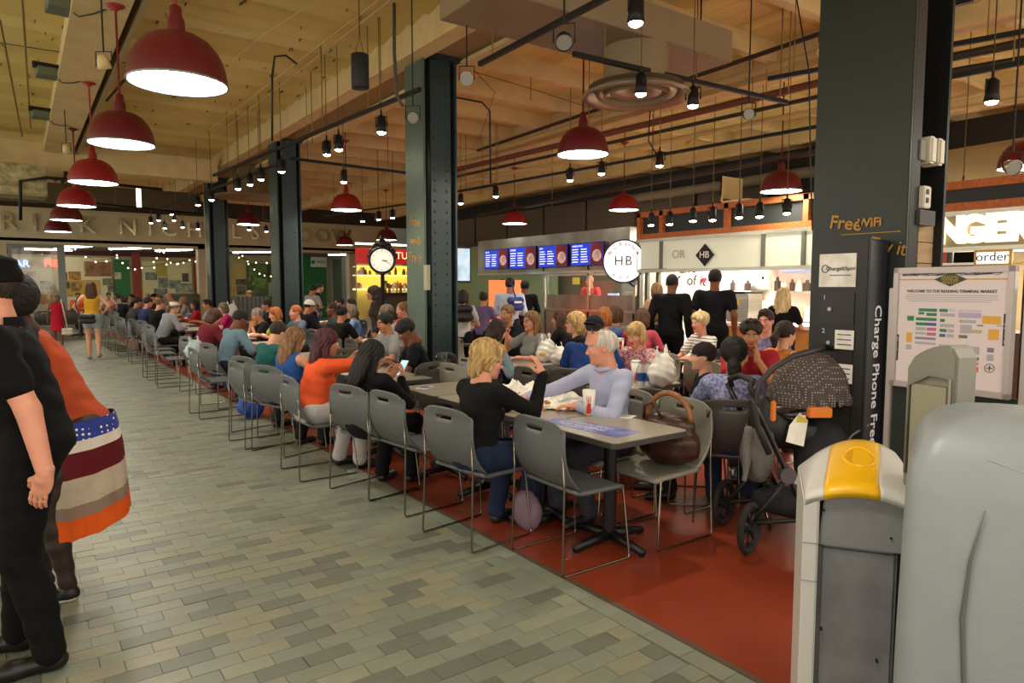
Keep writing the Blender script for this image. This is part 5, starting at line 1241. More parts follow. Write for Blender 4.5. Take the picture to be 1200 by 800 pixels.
tabs = [(TX, 3.02, 'nearest grey table with a blue printed sticker, red cup and phone on it', .62, .7), (TX, 3.70, 'grey table with crumpled food paper between the blonde woman in black and the old man'), (TX, 4.35, 'empty grey table beyond the crumpled food paper'), (TX, 5.0, 'grey table with a small printed card at its far end'),
        (2.85, 5.95, 'grey table between the woman with the phone and the boy in the black tee'), (2.85, 6.6, 'grey table in front of the woman in the orange shirt'), (2.88, 7.9, 'grey table by the blonde woman in the blue tank top'), (2.88, 8.55, 'grey table by the teal-shirted man'), (2.9, 10.1, 'grey table with papers by the man in grey-blue'), (2.9, 10.75, 'grey table beyond the papers, opposite the yellow-green shirt'), (2.9, 12.0, 'grey table by the woman in maroon')]
tabs += [(2.95, y, 'small grey table in the crowded far stretch of the aisle row') for y in (13.4, 14.9, 15.6, 17.1, 17.8, 19.0, 20.5)]
tabs += [(4.6, 3.1, 'grey table of the woman with the curly ponytail'), (4.5, 4.35, 'grey table with bottled water and a white bag in front of the older blonde woman'), (4.5, 5.0, 'grey table behind the bottled water'), (4.62, 6.1, 'grey table with white plastic bags in front of the woman in the grey V-neck'), (4.62, 6.75, 'grey table beyond the white plastic bags'),
         (6.35, 4.6, 'grey table of the young man near the black kiosk'), (6.45, 5.3, 'grey table in front of the laughing woman in the striped tee'), (6.5, 6.3, 'grey table by the woman in the pink jacket'), (6.5, 7.4, 'grey table in front of the burger counter'), (4.55, 10.3, 'grey table with a white shopping bag behind the riveted column'), (4.6, 11.5, 'grey table by the woman with the dark up-do'), (4.7, 13.2, 'grey table by the man in the white beanie'), (5.4, 9.0, 'grey table with two white and red shopping bags right of the riveted column'), (1.6, 26.2, 'far table of the man in the orange shirt')]
for q in tabs: table(*q)
# ------------------------------------------------------------ people
def seat_at(info, kind, label, back=.07, ang=None):
    r = info['root']; f = info['yaw'] if ang is None else -math.radians(ang)
    chair(r[0]-math.sin(f)*back, r[1]+math.cos(f)*back, -math.degrees(f), label, kind)
SIT = []
def sit(label, px, py, face, ck='g', X=None, w=None, Y=None, who=None, **k):
    p = atX(px, py, X) if X else (atw(px, py, w) if w else atY(px, py, Y))
    e, i = person(label, p, face, True, **k); SIT.append((who or label, i))
    if ck: seat_at(i, ck, 'plastic chair the %s sits on' % (who or label), ang=k.get('chairang'))
    return e, i
def stand(label, px, py, face, w, **k):
    p = atw(px, py, w); sc = p[2]/1.56
    e, i = person(label, p, face, False, scale=sc, **k); return e, i
striped_w = mat_stripe('striped_tee', ['e4e0da', 'e4e0da', 'e4e0da', '3a3c42'], 2, .035)
floralt = mat('floral_turquoise', '5aa0a4', .85, nscale=22, col2='9a8aa4', bump=.2, detail=1); floralp = mat('floral_pink', 'd8c4c4', .85, nscale=45, col2='a8485c', detail=0)
bluepat = mat('blue_white_print', 'b4b8d8', .85, nscale=50, col2='6a70a8', detail=1); shirtb = mat('pale_blue_shirt', 'aab0cf', .8, noise=.05, nscale=14, bump=.3, bscale=25)
yg = mat('yellow_green_print', 'c8d450', .85, nscale=20, col2='9ab83c'); plaid = mat('grey_check', '6a6a6c', .85, nscale=30, col2='4a4a4c')
_, bw_ = sit('person with short layered blonde hair and black long-sleeved top, lifting food to the mouth', 572, 422, 82, X=2.42, who='woman in black with layered blonde hair', lean=10, skin='pink', hair='shag', hc='blonde', top='0f0f12', sleeve='long', bottom='1f2a44', arms=(((.20, .42, 1.03), (.25, .3, -1), (-.9, -.3, .2), (-.35, -.2, 1), 'relax'), ((-.12, .42, .78), (-1, -.2, -.6), (0, 0, -1), (.3, 1, 0), 'relax')), headyaw=22, headpitch=8, glasses='on', fat=1.08, ck=None)
_, om = sit('person, older, white hair, pale blue shirt, sunglasses pushed up, seated across the nearest tables', 705, 407, -84, 'b', w=4.72, who='old man in the pale blue shirt', lean=8, sex='m', skin='pink', hair='receding', hc='white', topmat=shirtb, sleeve='shirt', bottom='3a3c44', glasses='up', arms=(((.42, .46, .80), (1, 0, -.5), (0, 0, -1), (.3, 1, 0), 'relax'), ((.0, .30, .79), (-1, -.2, -.8), (0, 0, -1), (.6, .8, 0), 'relax')), headyaw=32, headpitch=4)
_, pw_ = sit('person in black with long straight black hair looking down at a phone', 437, 417, 66, X=2.22, who='woman in black with the phone', lean=6, skin='tan', hair='long', hc='black', top='0e0e11', sleeve='long', bottom='101012', arms='phone', headpitch=22, headyaw=14, ck=None)
sit('person with wine-red hair, bright orange shirt and white LOVE leggings, arm reaching out', 384, 401, 90, X=2.15, who='woman in the orange shirt', lean=14, skin='tan', hair='long', hc='wine', top='e0582c', sleeve='tee', bottom='b8b4b4', arms=(((.12, .5, 1.08), (1, 0, -.6), (0, 0, -1), (-.2, 1, 0), 'grip'), ((-.12, .42, .95), (-1, -.2, -1), (.6, 0, .2), (.2, 1, .2), 'grip')), headyaw=10, headpitch=6, fat=1.15)
ow = PEOPLE[-1][0]
sit('person with shoulder-length blonde hair and blue sleeveless top, back to the aisle', 347, 397, 70, X=2.2, who='woman in the blue tank top', lean=16, skin='fair', hair='long', hc='ltbrown', top='2c5aa0', sleeve='tank', bottom='17181c', headpitch=14)
sit('person with short dark hair and teal green tee bending over the table', 327, 390, 72, X=2.35, who='man in the teal tee', lean=26, sex='m', skin='fair', hair='short', hc='dark', top='1f5a56', bottom='2a2c30', headpitch=12)
sit('person with black hair and grey-blue tee hunched over papers', 282, 374, 76, X=2.45, who='man in the grey-blue tee', lean=24, sex='m', skin='brown', hair='short', hc='black', top='6a8494', sleeve='elbow', bottom='20242c', headpitch=14)
sit('person with brown curls and maroon and red hooded top leaning on the table', 252, 371, 74, X=2.45, who='woman in the maroon top', lean=24, skin='pink', hair='curly', hc='brown', top='6e2230', sleeve='hoodie', bottom='27345a', fat=1.25, headpitch=12)
sit('person in grey hooded sweatshirt with a white headband, leaning forward', 205, 358, 76, X=2.55, who='girl in the grey hoodie', lean=26, skin='fair', hair='pony', hc='ltbrown', hat='band', hatc='d8d6d0', top='8a8e94', sleeve='hoodie', bottom='1c1c20')
sit('person in black shirt behind the grey hoodie, fair hair', 188, 353, 70, X=2.6, who='person in black behind the hoodie girl', lean=20, sex='m', hair='short', hc='ltbrown', top='15161a', bottom='202228')
sit('person in navy shirt with short dark hair, face turned to the right', 174, 353, 74, X=2.5, who='man in the navy shirt', lean=16, sex='m', skin='pink', hair='short', hc='dark', top='2c365c', bottom='2a2c30')
sit('person in charcoal shirt left of the navy shirt', 162, 353, 74, X=2.4, who='person in the charcoal shirt', lean=18, sex='m', skin='tan', hair='short', hc='black', top='3a3a40', bottom='202228')
sit('person in black sitting farthest down the aisle row', 147, 349, 60, Y=24, who='person in black farthest down the row', lean=18, sex='f', skin='tan', hair='bob', hc='black', top='17171a', bottom='202228')
# facing the aisle
sit('person, boy with curly black hair and black printed tee, head bent over his food', 476, 388, -70, X=3.42, who='boy in the black tee', lean=20, sex='m', skin='brown', hair='mop', hc='black', top='15171c', bottom='1a1a1e', headpitch=26, arms='table', res=.013)
boy = SIT[-1][1]
sit('person with tied back black hair and light grey tee, looking left', 451, 378, -96, X=3.55, who='woman in the light grey tee', lean=6, skin='tan', hair='bun', hc='black', top='8c8e92', bottom='26282e', headpitch=10)
sit('person with red-blonde bob and yellow-green patterned shirt', 322, 368, -88, X=3.55, who='woman in the yellow-green shirt', lean=8, skin='pink', hair='bob', hc='red', topmat=yg, bottom='2a2c30', headpitch=10)
sit('person with grey hair and black shirt, chin on hand', 301, 369, -92, X=3.45, who='man in black with grey hair', lean=18, sex='m', skin='tan', hair='short', hc='grey', top='18181b', bottom='202228', arms='chin', headpitch=8)
sit('person with short red-brown hair, side face, behind the yellow-green shirt', 346, 366, -95, w=11.8, who='man with red-brown hair', lean=6, sex='m', skin='pink', hair='short', hc='red', top='5a6a84', bottom='2a2c30')
sit('person with ash-grey hair and magenta top in the aisle row', 261, 361, -80, X=3.5, who='woman in the magenta top', lean=12, skin='fair', hair='bob', hc='ash', top='b02468', bottom='202228')
sit('person with long black hair and red top leaning back', 228, 357, -86, X=3.6, who='woman in the red top', lean=2, skin='tan', hair='long', hc='black', top='a82424', sleeve='long', bottom='202228')
sit('person with thick black hair and pale collar beside the red top', 243, 357, -86, X=3.65, who='man beside the red top', lean=8, sex='m', skin='tan', hair='quiff', hc='black', top='a8b0bc', bottom='202228')
sit('person in a black cap in the far crowd', 180, 347, -86, X=3.6, who='person in the black cap', lean=8, sex='m', skin='tan', hair='short', hc='black', hat='cap', hatc='121216', top='17181c', bottom='202228')
sit('person, balding, grey shirt, in the far crowd before the cream board', 172, 344, -92, w=24, who='balding man in the far crowd', lean=4, sex='m', skin='pink', hair='receding', hc='grey', top='6a7078', bottom='202228')
sit('person, bald head bent down, left of the white pillar', 197, 346, -92, w=24.5, who='bald man in the far crowd', lean=10, sex='m', skin='pink', hair=None, top='8a6a5a', bottom='202228', headpitch=30)
sit('person in an orange tee seated at the far left table', 91, 339, 178, w=26, who='man in the far orange tee', lean=4, sex='m', skin='tan', hair='short', hc='black', top='e05a2c', bottom='202228')
sit('person in pink shirt behind the long brown curls', 127, 341, 182, w=26.5, who='woman in the far pink shirt', lean=4, skin='tan', hair='bun', hc='black', top='c88a84', bottom='202228')
# beyond the column row
sit('person wearing a white beanie and black jacket', 363, 359, 80, w=13.6, who='man in the white beanie', lean=16, sex='m', skin='tan', hair='short', hc='black', hat='beanie', hatc='dedcd4', top='16171b', sleeve='long', bottom='202228', headpitch=10)
sit('person with dark hair and dark grey tee, facing left', 389, 362, -80, w=12.6, who='man in the dark grey tee', lean=8, sex='m', skin='brown', hair='short', hc='dark', top='3f4246', bottom='202228')
sit('person with a dark up-do and black tee, back to the camera', 401, 367, 60, w=10.6, who='woman in black with the up-do', lean=12, skin='tan', hair='bun', hc='black', top='121215', bottom='202228')
sit('person with grey-blond bob and light blue top', 411, 365, -60, w=11.8, who='woman in the light blue top', lean=10, skin='fair', hair='bob', hc='ash', top='6a94c4', bottom='202228')
sit('person with black hair, only the head seen, above the dark grey tee', 397, 355, -90, w=15.5, who='far person in black, left one', lean=6, sex='m', skin='tan', hair='short', hc='black', top='26282c', bottom='202228')
sit('person with black hair, only the head seen, above the light blue top', 411, 356, -90, w=15, who='far person in black, right one', lean=6, sex='m', skin='tan', hair='bob', hc='black', top='26282c', bottom='202228')
sit('person with grey-brown hair and white shirt, arm stretched left', 452, 366, -40, None, w=9.4, who='person in the white shirt', lean=16, sex='m', skin='fair', hair='short', hc='ash', top='c4c8c6', sleeve='long', bottom='202228')
sit('person with pinned-up fair hair and coral red top, left of the riveted column', 471, 363, -92, w=11, who='woman in coral red', lean=6, skin='pink', hair='bun', hc='ltbrown', top='d0404a', bottom='202228', headpitch=4)
# between the riveted column and the kiosk
sit('person with brown hair and turquoise floral blouse leaning over the table', 583, 381, 84, 'b', w=7.0, who='woman in the turquoise blouse', lean=34, skin='pink', hair='bob', hc='dark', topmat=floralt, sleeve='elbow', bottom='4a4e5a', fat=1.3, headpitch=12, headyaw=-8)
sit('person, child with hands raised to the mouth behind the turquoise blouse', 594, 368, -110, 'd', w=8.9, who='child with raised hands', lean=4, sex='m', skin='tan', hair='short', hc='ltbrown', top='18181c', bottom='202228', arms='eat')
sit('person with long straight blonde hair, glasses and grey V-neck tee', 622, 376, -96, 'd', w=8.1, who='woman in the grey V-neck', lean=4, skin='pink', hair='long', hc='ltbrown', top='868a8a', bottom='2c3442', glasses='on', arms=(((.22, .25, 1.0), (1, -.5, -1), (-.6, 0, .3), (0, .5, 1), 'grip'), 'table'))
sit('person with long dark brown hair, back to the camera, beside the curly blonde', 655, 374, -30, 'd', w=9.6, who='woman with long dark brown hair', lean=4, skin='fair', hair='long', hc='brown', top='1c1c20', bottom='202228')
sit('person with curly blonde hair and dark-rimmed glasses in profile', 673, 378, -66, 'd', w=7.7, who='woman with curly blonde hair', lean=4, skin='fair', hair='curly', hc='blonde', top='18181c', sleeve='long', bottom='202228', glasses='on', arms='lap')
sit('person in a navy cap and royal blue tee, back turned, behind the old man', 697, 379, 66, 'd', w=6.6, who='man in the royal blue tee', lean=26, sex='m', skin='pink', hair='short', hc='dark', hat='capback', hatc='1b2130', top='1f3a78', bottom='202228', fat=1.2, headpitch=6)
sit('person with red-brown hair seen from behind above the navy cap', 708, 371, 40, 'd', w=8.4, who='woman with red-brown hair', lean=6, skin='fair', hair='bob', hc='red', top='3a5a94', bottom='202228')
sit('person with brown hair and grey top seen from behind, right of the red-brown hair', 722, 368, 50, 'd', w=9.0, who='woman in the grey top', lean=6, skin='fair', hair='bob', hc='brown', top='6a6c70', sleeve='long', bottom='202228')
sit('person in a coral pink jacket, brown hair, back turned', 753, 366, 62, 'd', w=8.3, who='woman in the coral pink jacket', lean=20, skin='fair', hair='bob', hc='brown', top='b8485c', sleeve='long', bottom='202228')
sit('person with light brown hair and navy top right of the coral pink jacket', 769, 368, 70, 'd', w=9.9, who='woman in the navy top', lean=10, skin='fair', hair='bob', hc='ltbrown', top='1f2c4c', sleeve='tee', bottom='202228')
sit('person, older, with a blonde fringe and pink floral blouse behind the water bottles', 745, 392, -96, 'd', w=6.6, who='older blonde woman in the floral blouse', lean=8, skin='pink', hair='fringe', hc='blonde', topmat=floralp, sleeve='elbow', bottom='2a2c30', headpitch=16, fat=1.1)
sit('person with short pale hair laughing, white tee with thin stripes', 820, 378, -76, 'd', w=7.9, who='laughing woman in the striped tee', lean=8, skin='pink', hair='mop', hc='paleblonde', topmat=striped_w, bottom='202228', headyaw=-5)
sit('person, child in a dark cap and navy tee, looking left', 823, 418, -46, 'd', w=5.15, who='child in the dark cap', lean=4, sex='m', skin='fair', hair='short', hc='dark', hat='capback', hatc='2a2428', top='141a2c', bottom='202228', scale=.86, arms='lap')
sit('person with a thick curly black ponytail and blue-white printed top, back to the camera', 860, 416, 52, None, w=4.75, who='woman with the curly black ponytail', lean=8, skin='olive', hair='curlypony', hc='black', topmat=bluepat, sleeve='tee', bottom='2a3450', arms='table')
pony = SIT[-1][1]; seat_at(pony, 'd', 'dark plastic chair, its back to the camera, under the woman with the curly black ponytail')
sit('person with dark curls, sunglasses on the head and red tee, facing the camera', 880, 392, -128, 'd', w=6.0, who='man in the red tee', lean=10, sex='m', skin='tan', hair='mop', hc='dark', top='a82a34', bottom='202228', glasses='up', arms='chin', headpitch=6)
sit('person, young, short dark quiff and blue patterned shirt, beside the black kiosk', 897, 376, -108, 'd', w=7.4, who='young man in the patterned shirt', lean=2, sex='m', skin='pink', hair='quiff', hc='dark', topmat=mat('patterned_shirt', '4a4e84', .8, nscale=24, col2='8a7aa0'), bottom='202228', headpitch=4)
sit('person with a dark ponytail and orange top partly behind the stroller hood', 921, 391, 100, 'd', w=6.4, who='girl with the dark ponytail', lean=10, skin='fair', hair='pony', hc='dark', top='c8803c', sleeve='tank', bottom='202228')
# standing
stand('person in a black hooded top standing at the white stall, back turned', 788, 332, 62, 9.3, sex='m', skin='brown', hair='buzz', hc='black', top='0e0f12', sleeve='hoodie', bottom='0f0f12', arms='down', res=.016)
stand('person in a black tee standing at the white stall, back turned', 838, 327, 58, 9.4, sex='m', skin='brown', hair='short', hc='black', top='12141a', sleeve='tee', bottom='101114', arms='down', fat=1.08, res=.016)
stand('person with wavy pale blonde hair and black top standing at the counter', 919, 347, 70, 9.4, skin='fair', hair='verylong', hc='paleblonde', top='101012', sleeve='tee', bottom='131316', arms='front')
stand('person with fair hair and patterned top behind the black hooded top', 769, 340, 20, 10.8, skin='fair', hair='bob', hc='ltbrown', top='a89070', sleeve='tee', bottom='202228', arms='front')
stand('person in a pink-red tee working behind the burger counter', 691, 329, -100, 16.5, sex='m', skin='tan', hair=None, top='d0404c', sleeve='tee', bottom='202228', arms='front')
stand('person in a white shirt with a blue back bag, standing at the menu screens', 598, 334, 50, 12.2, sex='m', skin='tan', hair='short', hc='dark', top='c8d4e8', sleeve='long', bottom='2a2c30', arms='front', fat=1.15)
wsb = PEOPLE[-1][0]
stand('person in black standing right of the blue bag', 615, 336, 40, 13.5, sex='m', skin='brown', hair='short', hc='black', top='131316', sleeve='long', bottom='131316', arms='front')
stand('person in a mauve tee with bun hair right of the riveted column', 567, 350, 55, 11.5, skin='tan', hair='bun', hc='dark', top='6a5a84', sleeve='tee', bottom='1c1c20', arms='front')
stand('person in a white top with a black shoulder bag beside the riveted column', 543, 348, 50, 10.6, skin='fair', hair='bob', hc='dark', top='c4c4c0', sleeve='tee', bottom='1c1c20', arms='front', fat=1.1)
wtb = PEOPLE[-1][0]
stand('person, worker with black hair behind the orange lit cabinet', 588, 333, -120, 17.5, sex='m', skin='brown', hair='short', hc='black', top='15151a', sleeve='tee', bottom='202228', arms='front')
stand('person with long dark hair and brown jacket standing left of the clock post', 436, 343, -60, 11.6, skin='tan', hair='verylong', hc='dark', top='3a3230', sleeve='long', bottom='1c2436', arms='down')
stand('person in dark clothes right behind the brown jacket', 446, 343, -100, 13.6, skin='tan', hair='bob', hc='dark', top='26444a', sleeve='long', bottom='1c2436', arms='front')
stand('person in a grey tee with a dark backpack, head lowered', 367, 340, 60, 18, sex='m', skin='tan', hair='short', hc='dark', top='9a9a98', sleeve='tee', bottom='202228', arms='front', headpitch=16)
stand('person in a black polo turned away beside the green wall', 375, 337, 120, 20, sex='m', skin='fair', hair='short', hc='dark', top='14161e', sleeve='tee', bottom='3a5a8a', arms='down')
stand('person in a pale straw hat and black vest before the green photo wall', 292, 344, -60, 24, sex='m', skin='pink', hair='short', hc='grey', hat='straw', hatc='d8cca8', top='17171b', sleeve='tee', bottom='202228', arms='front')
_, rw = stand('person walking away in a red sleeveless dress with a white shoulder bag', 66, 349, 6, 17.5, skin='brown', hair='bob', hc='ash', top='b81c34', sleeve='tank', bottom='b81c34', legs='skirt', arms='down', hem=-.02)
_, yw_ = stand('person walking away in a yellow tank top and denim shorts with very long brown curls', 106.5, 337, 6, 15.2, skin='fair', hair='verylong', hc='brown', top='d8a030', sleeve='tank', bottom='9aa4a8', legs='shorts', arms=(((.2, .12, 1.0), (1, -.8, -.3), (-.8, 0, 0), (0, 1, .4), 'relax'), ((-.22, .1, .98), (-1, -.8, -.3), (.8, 0, 0), (0, 1, .3), 'relax')), legpose=(((.1, -.12, .12), (0, 1, 0)), ((-.09, .1, .085), (0, 1, 0))), shoes=('9a9a9a', '2a2a2c'), fat=1.05)
for px, py, w_, tc, hc_, hs_ in ((186, 346, 22, '3a4a6a', 'dark', 'short'), (154, 348, 25, '2a2c34', 'black', 'short'), (214, 352, 20, '8a8a88', 'ltbrown', 'bob'), (312, 358, 16, '1c1c22', 'dark', 'short'), (137, 346, 27, 'a8a090', 'dark', 'bob')):
    sit('person in %s clothes far off, %s' % ({'3a4a6a': 'slate blue', '2a2c34': 'charcoal', '8a8a88': 'grey', '1c1c22': 'black', 'a8a090': 'beige'}[tc], {186: 'between the navy shirt and the black cap', 154: 'left end of the aisle row', 214: 'left of the red top', 312: 'behind the red-blonde bob', 137: 'at the far table below the green panel'}[px]), px, py, -80, 'd', w=w_, who={186: 'slate blue figure', 154: 'charcoal figure', 214: 'grey figure', 312: 'black-clad figure behind the red-blonde bob', 137: 'beige figure'}[px], lean=8, sex='m' if hs_ == 'short' else 'f', skin='tan', hair=hs_, hc=hc_, top=tc, bottom='202228')
# big pair in the left foreground
_, mm = None, None
p = atw(-16, 340, 2.78)
e, mm = person('person at the left edge in black cap, black polo shirt and black trousers', (p[0], p[1], 1.585), -78, False, lean=10, sex='m', skin='pink', hair='short', hc='dark', hat='flat', hatc='0b0b0d', top='0d0d10', sleeve='tee', bottom='0a0a0c', scale=1.02, fat=1.16, res=.009,
   arms=('front', ((-.26, -.09, .85), (-.1, -1, 0), (.8, -.3, 0), (.15, .3, -.9), 'relax')), legpose=(((.12, .12, .085), (0, 1, 0)), ((-.13, -.04, .085), (0, 1, 0))), shoe='dress', shoes=('0a0a0b', '0a0a0b'), topcut=None)
cl = MB()
for k in range(14):
    a0, a1 = -2.9+k*.36, -2.9+(k+1)*.36
    cl.add([(math.cos(a)*r+mm['neck'][0], math.sin(a)*r+mm['neck'][1]-.005, mm['neck'][2]+z) for a in (a0, a1) for r, z in ((.072, .03), (.088, -.01))], [(0, 2, 3, 1)])
cl.build('collar', cloth('0d0d10'), e, merge=True)
p = atw(5, 353, 3.35)
skirtm = mat('skirt_placeholder', 'b8a890', .9)
e2, w2 = person('person behind the man in black bending forward, rust cardigan and striped skirt, black afro hair', (p[0], p[1], p[2]), -84, False, lean=25, torso=.56, pelz=.88, skin='dark', hair='afro', hc='black', top='b04a2a', sleeve='long', bottom='2a1c16', fat=1.02, scale=.98, hem=-.03, res=.010, arms=(((.1, .5, .95), (1, -.3, -.5), (0, 0, -1), (0, 1, -.3), 'relax'), ((-.1, .5, .9), (-1, -.3, -.5), (0, 0, -1), (0, 1, -.3), 'relax')), legs='tights', botmat=mat('tights', '2a1c17', .6), shoes=('0c0c0e', 'd8d4cc'), legpose=(((.12, .22, .1), (0, 1, 0)), ((-.1, .10, .085), (0, 1, 0))), headpitch=10)
# skirt: pleated cloth in bands
def skirt():
    px_, n = w2['pel'], 56; bands = [(0, .10, '2c3c8c'), (.10, .16, 'd8d0c4'), (.16, .30, '5e1720'), (.30, .45, 'b8a894'), (.45, .52, '8c7468'), (.52, .635, 'd8581c')]
    par = None
    for bi, (a, b, c) in enumerate(bands):
        m = MB(); vs = []; K = 5
        for j in range(K+1):
            v = a+(b-a)*j/K; zz = px_[2]+.05-v*.90; R0 = .172+.03*min(1, v/.22)**.6+.01*v
            for i in range(n):
                t = 2*PI*i/n; r = R0*(1+(.01+.08*v)*math.sin(9*t+.5)+.04*v*math.sin(17*t))
                vs.append((px_[0]+r*1.0*math.cos(t), px_[1]+.01+r*.86*math.sin(t)-.03*v, zz-(.12+.2*v)*math.sin(t)*r+.01*math.sin(9*t)*v))
        fs = [(j*n+i, j*n+(i+1) % n, (j+1)*n+(i+1) % n, (j+1)*n+i) for j in range(K) for i in range(n)]
        m.add(vs, fs, smooth=True)
        mm_ = mat_dots('star_print', '2a3a90', 'e8e4dc', 38, size=.22) if bi == 0 else cloth(c)
        if bi == 0: par = m.build('skirt', mm_, e2)
        else: m.build('band', mm_, par)
skirt()
# ------------------------------------------------------------ empty chairs
c_ = 'g'
for x, y, f_, lb in [(2.62, 3.03, 91, 'nearest empty grey chair, pushed up to the table with the red cup'), (2.36, 3.65, 82, 'grey chair under the woman in black with layered blonde hair'), (2.24, 4.96, 76, 'grey chair under the woman in black with the phone'), (2.34, 4.46, 84, 'empty grey chair left of the blonde woman in black, seat showing'),
    (1.98, 7.15, 86, 'empty grey-green chair between the orange shirt and the blue tank top, front one of two'), (1.95, 9.05, 88, 'empty grey-green chair with the blue backpack hanging beside it'), (2.0, 12.2, 95, 'empty grey-green chair turned edge-on left of the maroon top'),
    (1.98, 13.3, 90, 'empty grey chair beyond the maroon top, its rods catching light'), (2.1, 14.2, 90, 'empty grey chair just before the grey hoodie'), (2.1, 16.3, 90, 'empty grey chair beyond the grey hoodie')]: chair(x, y, f_, lb)
for y in (18.2, 19.7, 20.4, 21.2, 22.0, 22.8): chair(2.05, y, 90, 'empty grey chair in the close-packed far end of the aisle row', group='empty chairs at the far end')
for x in (.6, 1.25, 2.1, 2.7): chair(x, 25.6, 0, 'dark chair at the far table behind the walking women', 'd', 'chairs at the far table')
for x, y, f_, k, lb in [(3.62, 4.15, -90, 'b', 'empty beige-grey chair left of the old man, across the empty table'), (3.30, 2.98, -90, 'b', 'beige-grey chair with the brown handbag on its seat'), (3.75, 4.9, -90, 'd', 'dark chair behind the empty beige-grey chair'),
    (3.95, 4.0, 90, 'd', 'dark chair with its back to the old man'), (3.98, 3.35, 88, 'd', 'dark chair just above the brown handbag'), (3.3, 5.6, 180, 'd', 'empty dark chair right of the boy in the black tee'), (3.75, 5.9, -70, 'd', 'second dark chair right of the boy, beside the column foot'),
    (3.6, 6.6, -90, 'd', 'dark chair in front of the woman in the light grey tee'), (4.05, 5.0, 90, 'd', 'dark chair behind the man in royal blue'), (3.1, 7.5, 180, 'd', 'dark chair left of the boy in the black tee, between the rows'),
    (5.9, 4.5, 90, 'b', 'beige-grey chair near the laughing woman'), (5.6, 5.2, -90, 'b', 'grey chair with slotted back behind the older blonde woman'), (6.2, 7.9, 200, 'd', 'stacked-looking dark chair before the burger counter'), (4.1, 9.3, 90, 'd', 'dark chair left of the riveted column foot'), (5.1, 8.4, 180, 'b', 'beige-grey chair at the table with the shopping bags')]: chair(x, y, f_, lb, k)
# ------------------------------------------------------------ things on the tables
TZ = .741
wht = mat('paper_white', 'f2eee6', .8, bump=.3, bscale=20); cupr = mat('cup_red', 'c81c24', .5)
def cup(x, y, label, h=.15, r=.042, z=TZ, red=True, lid=True, c='e8e4de'):
    t = thing('paper_cup', label, 'cup', (x, y, z), 0, 'paper cups')
    MB().lathe([(0, 0), (r*.75, 0), (r, h), (r*.96, h), (r*.7, .01)], 20).build('cup', mat('cup_'+c, c, .5), t)
    if red:
        m = MB(); vs = []; n = 8
        for j, zz in enumerate((.012, .05, .075, .1, .135)):
            rr = r*(.75+.25*zz/h)+.0006; hw = (.5, .42, .3, .42, .38)[j]
            for i in range(n+1): a = -2.3-hw+2*hw*i/n; vs.append((rr*math.cos(a), rr*math.sin(a), zz*h/.15))
        m.add(vs, [(j*(n+1)+i, j*(n+1)+i+1, (j+1)*(n+1)+i+1, (j+1)*(n+1)+i) for j in range(4) for i in range(n)], smooth=True); m.build('red_bottle_print', cupr, t)
        text('lettering', 'Cola', .022, (-r*.62, -r*.72, h*.55), (PI/2, 0, -.75), wht, t, .0008)
    if lid: MB().lathe([(0, h), (r*1.04, h), (r*1.04, h+.01), (r*.8, h+.016), (0, h+.016)], 20).build('lid', mat('lid_white', 'd8d8d4', .3), t)
    return t
p = atz(690, 486, TZ); cup(p[0], p[1], 'white paper cup with a red bottle print on the nearest table', .17, .045, lid=False)
p = atz(745, 447, TZ); cup(p[0], p[1], 'white and red cup left of the water bottles', .18, .046)
p = atw(727, 399, 7.3); cup(p[0], p[1], 'white and red cup held near the coral pink jacket', .14, .04, z=.9)
p = atz(765, 383, TZ+.0); 
def crumple(name, label, cat, px, py, sx, sy, h, m=wht, z=TZ, n=22, seed=1, rz=0):
    random.seed(seed); a = atz(px, py, z); bm = MB(); vs = []
    for j in range(n+1):
        for i in range(n+1):
            u, v = i/n*2-1, j/n*2-1; ed = min(1, (1-max(abs(u), abs(v)))*4)
            rr = 1+.12*math.sin(7*math.atan2(v, u)+seed)
            zz = .006+h*(.25+.75*random.random())*(.35+.65*ed)*(.5+.5*math.sin(5*u+seed)*math.cos(4*v+seed*2))
            vs.append((u*sx*rr+random.uniform(-.004, .004), v*sy*rr+random.uniform(-.004, .004), max(.002, zz)))
    bm.add(vs, [(j*(n+1)+i, j*(n+1)+i+1, (j+1)*(n+1)+i+1, (j+1)*(n+1)+i) for j in range(n) for i in range(n)])
    return bm.build(name, m, label=label, cat=cat, loc=(a[0], a[1], z), rot=(0, 0, rz))
crumple('food_wrapper', 'crumpled white food paper with scraps between the blonde woman and the old man', 'paper', 646, 471, .23, .37, .085, seed=2)
crumple('food_wrapper', 'upper crumpled white paper near the hand of the woman in black', 'paper', 607, 458, .13, .16, .1, seed=4)
crumple('food_wrapper', 'white papers in front of the man in grey-blue', 'paper', 297, 393, .2, .35, .06, seed=5)
crumple('food_wrapper', 'white food paper in front of the woman in the orange shirt', 'paper', 425, 427, .18, .2, .06, seed=6)
crumple('food_wrapper', 'white paper on the table of the grey hoodie girl', 'paper', 225, 375, .25, .4, .08, seed=7)
crumple('food_wrapper', 'white papers left of the laughing woman', 'paper', 790, 408, .25, .2, .05, seed=8)
crumple('food_wrapper', 'white paper by the man in the white beanie', 'paper', 392, 378, .25, .3, .08, seed=9)
fd = mat('fried_food', 'b8862c', .7, noise=.3, nscale=30, bump=.5)
for k, (px, py, lb) in enumerate([(627, 474, 'left'), (641, 472, 'middle'), (634, 480, 'front')]):
    p = atz(px, py, TZ+.05); m = MB(); [m.sphere((random.uniform(-.02, .02), random.uniform(-.02, .02), random.uniform(0, .012)), random.uniform(.01, .016), n=8) for _ in range(5)]
    m.build('food_scrap', fd, loc=p, label='scrap of fried food on the crumpled paper, the %s one' % lb, cat='food')
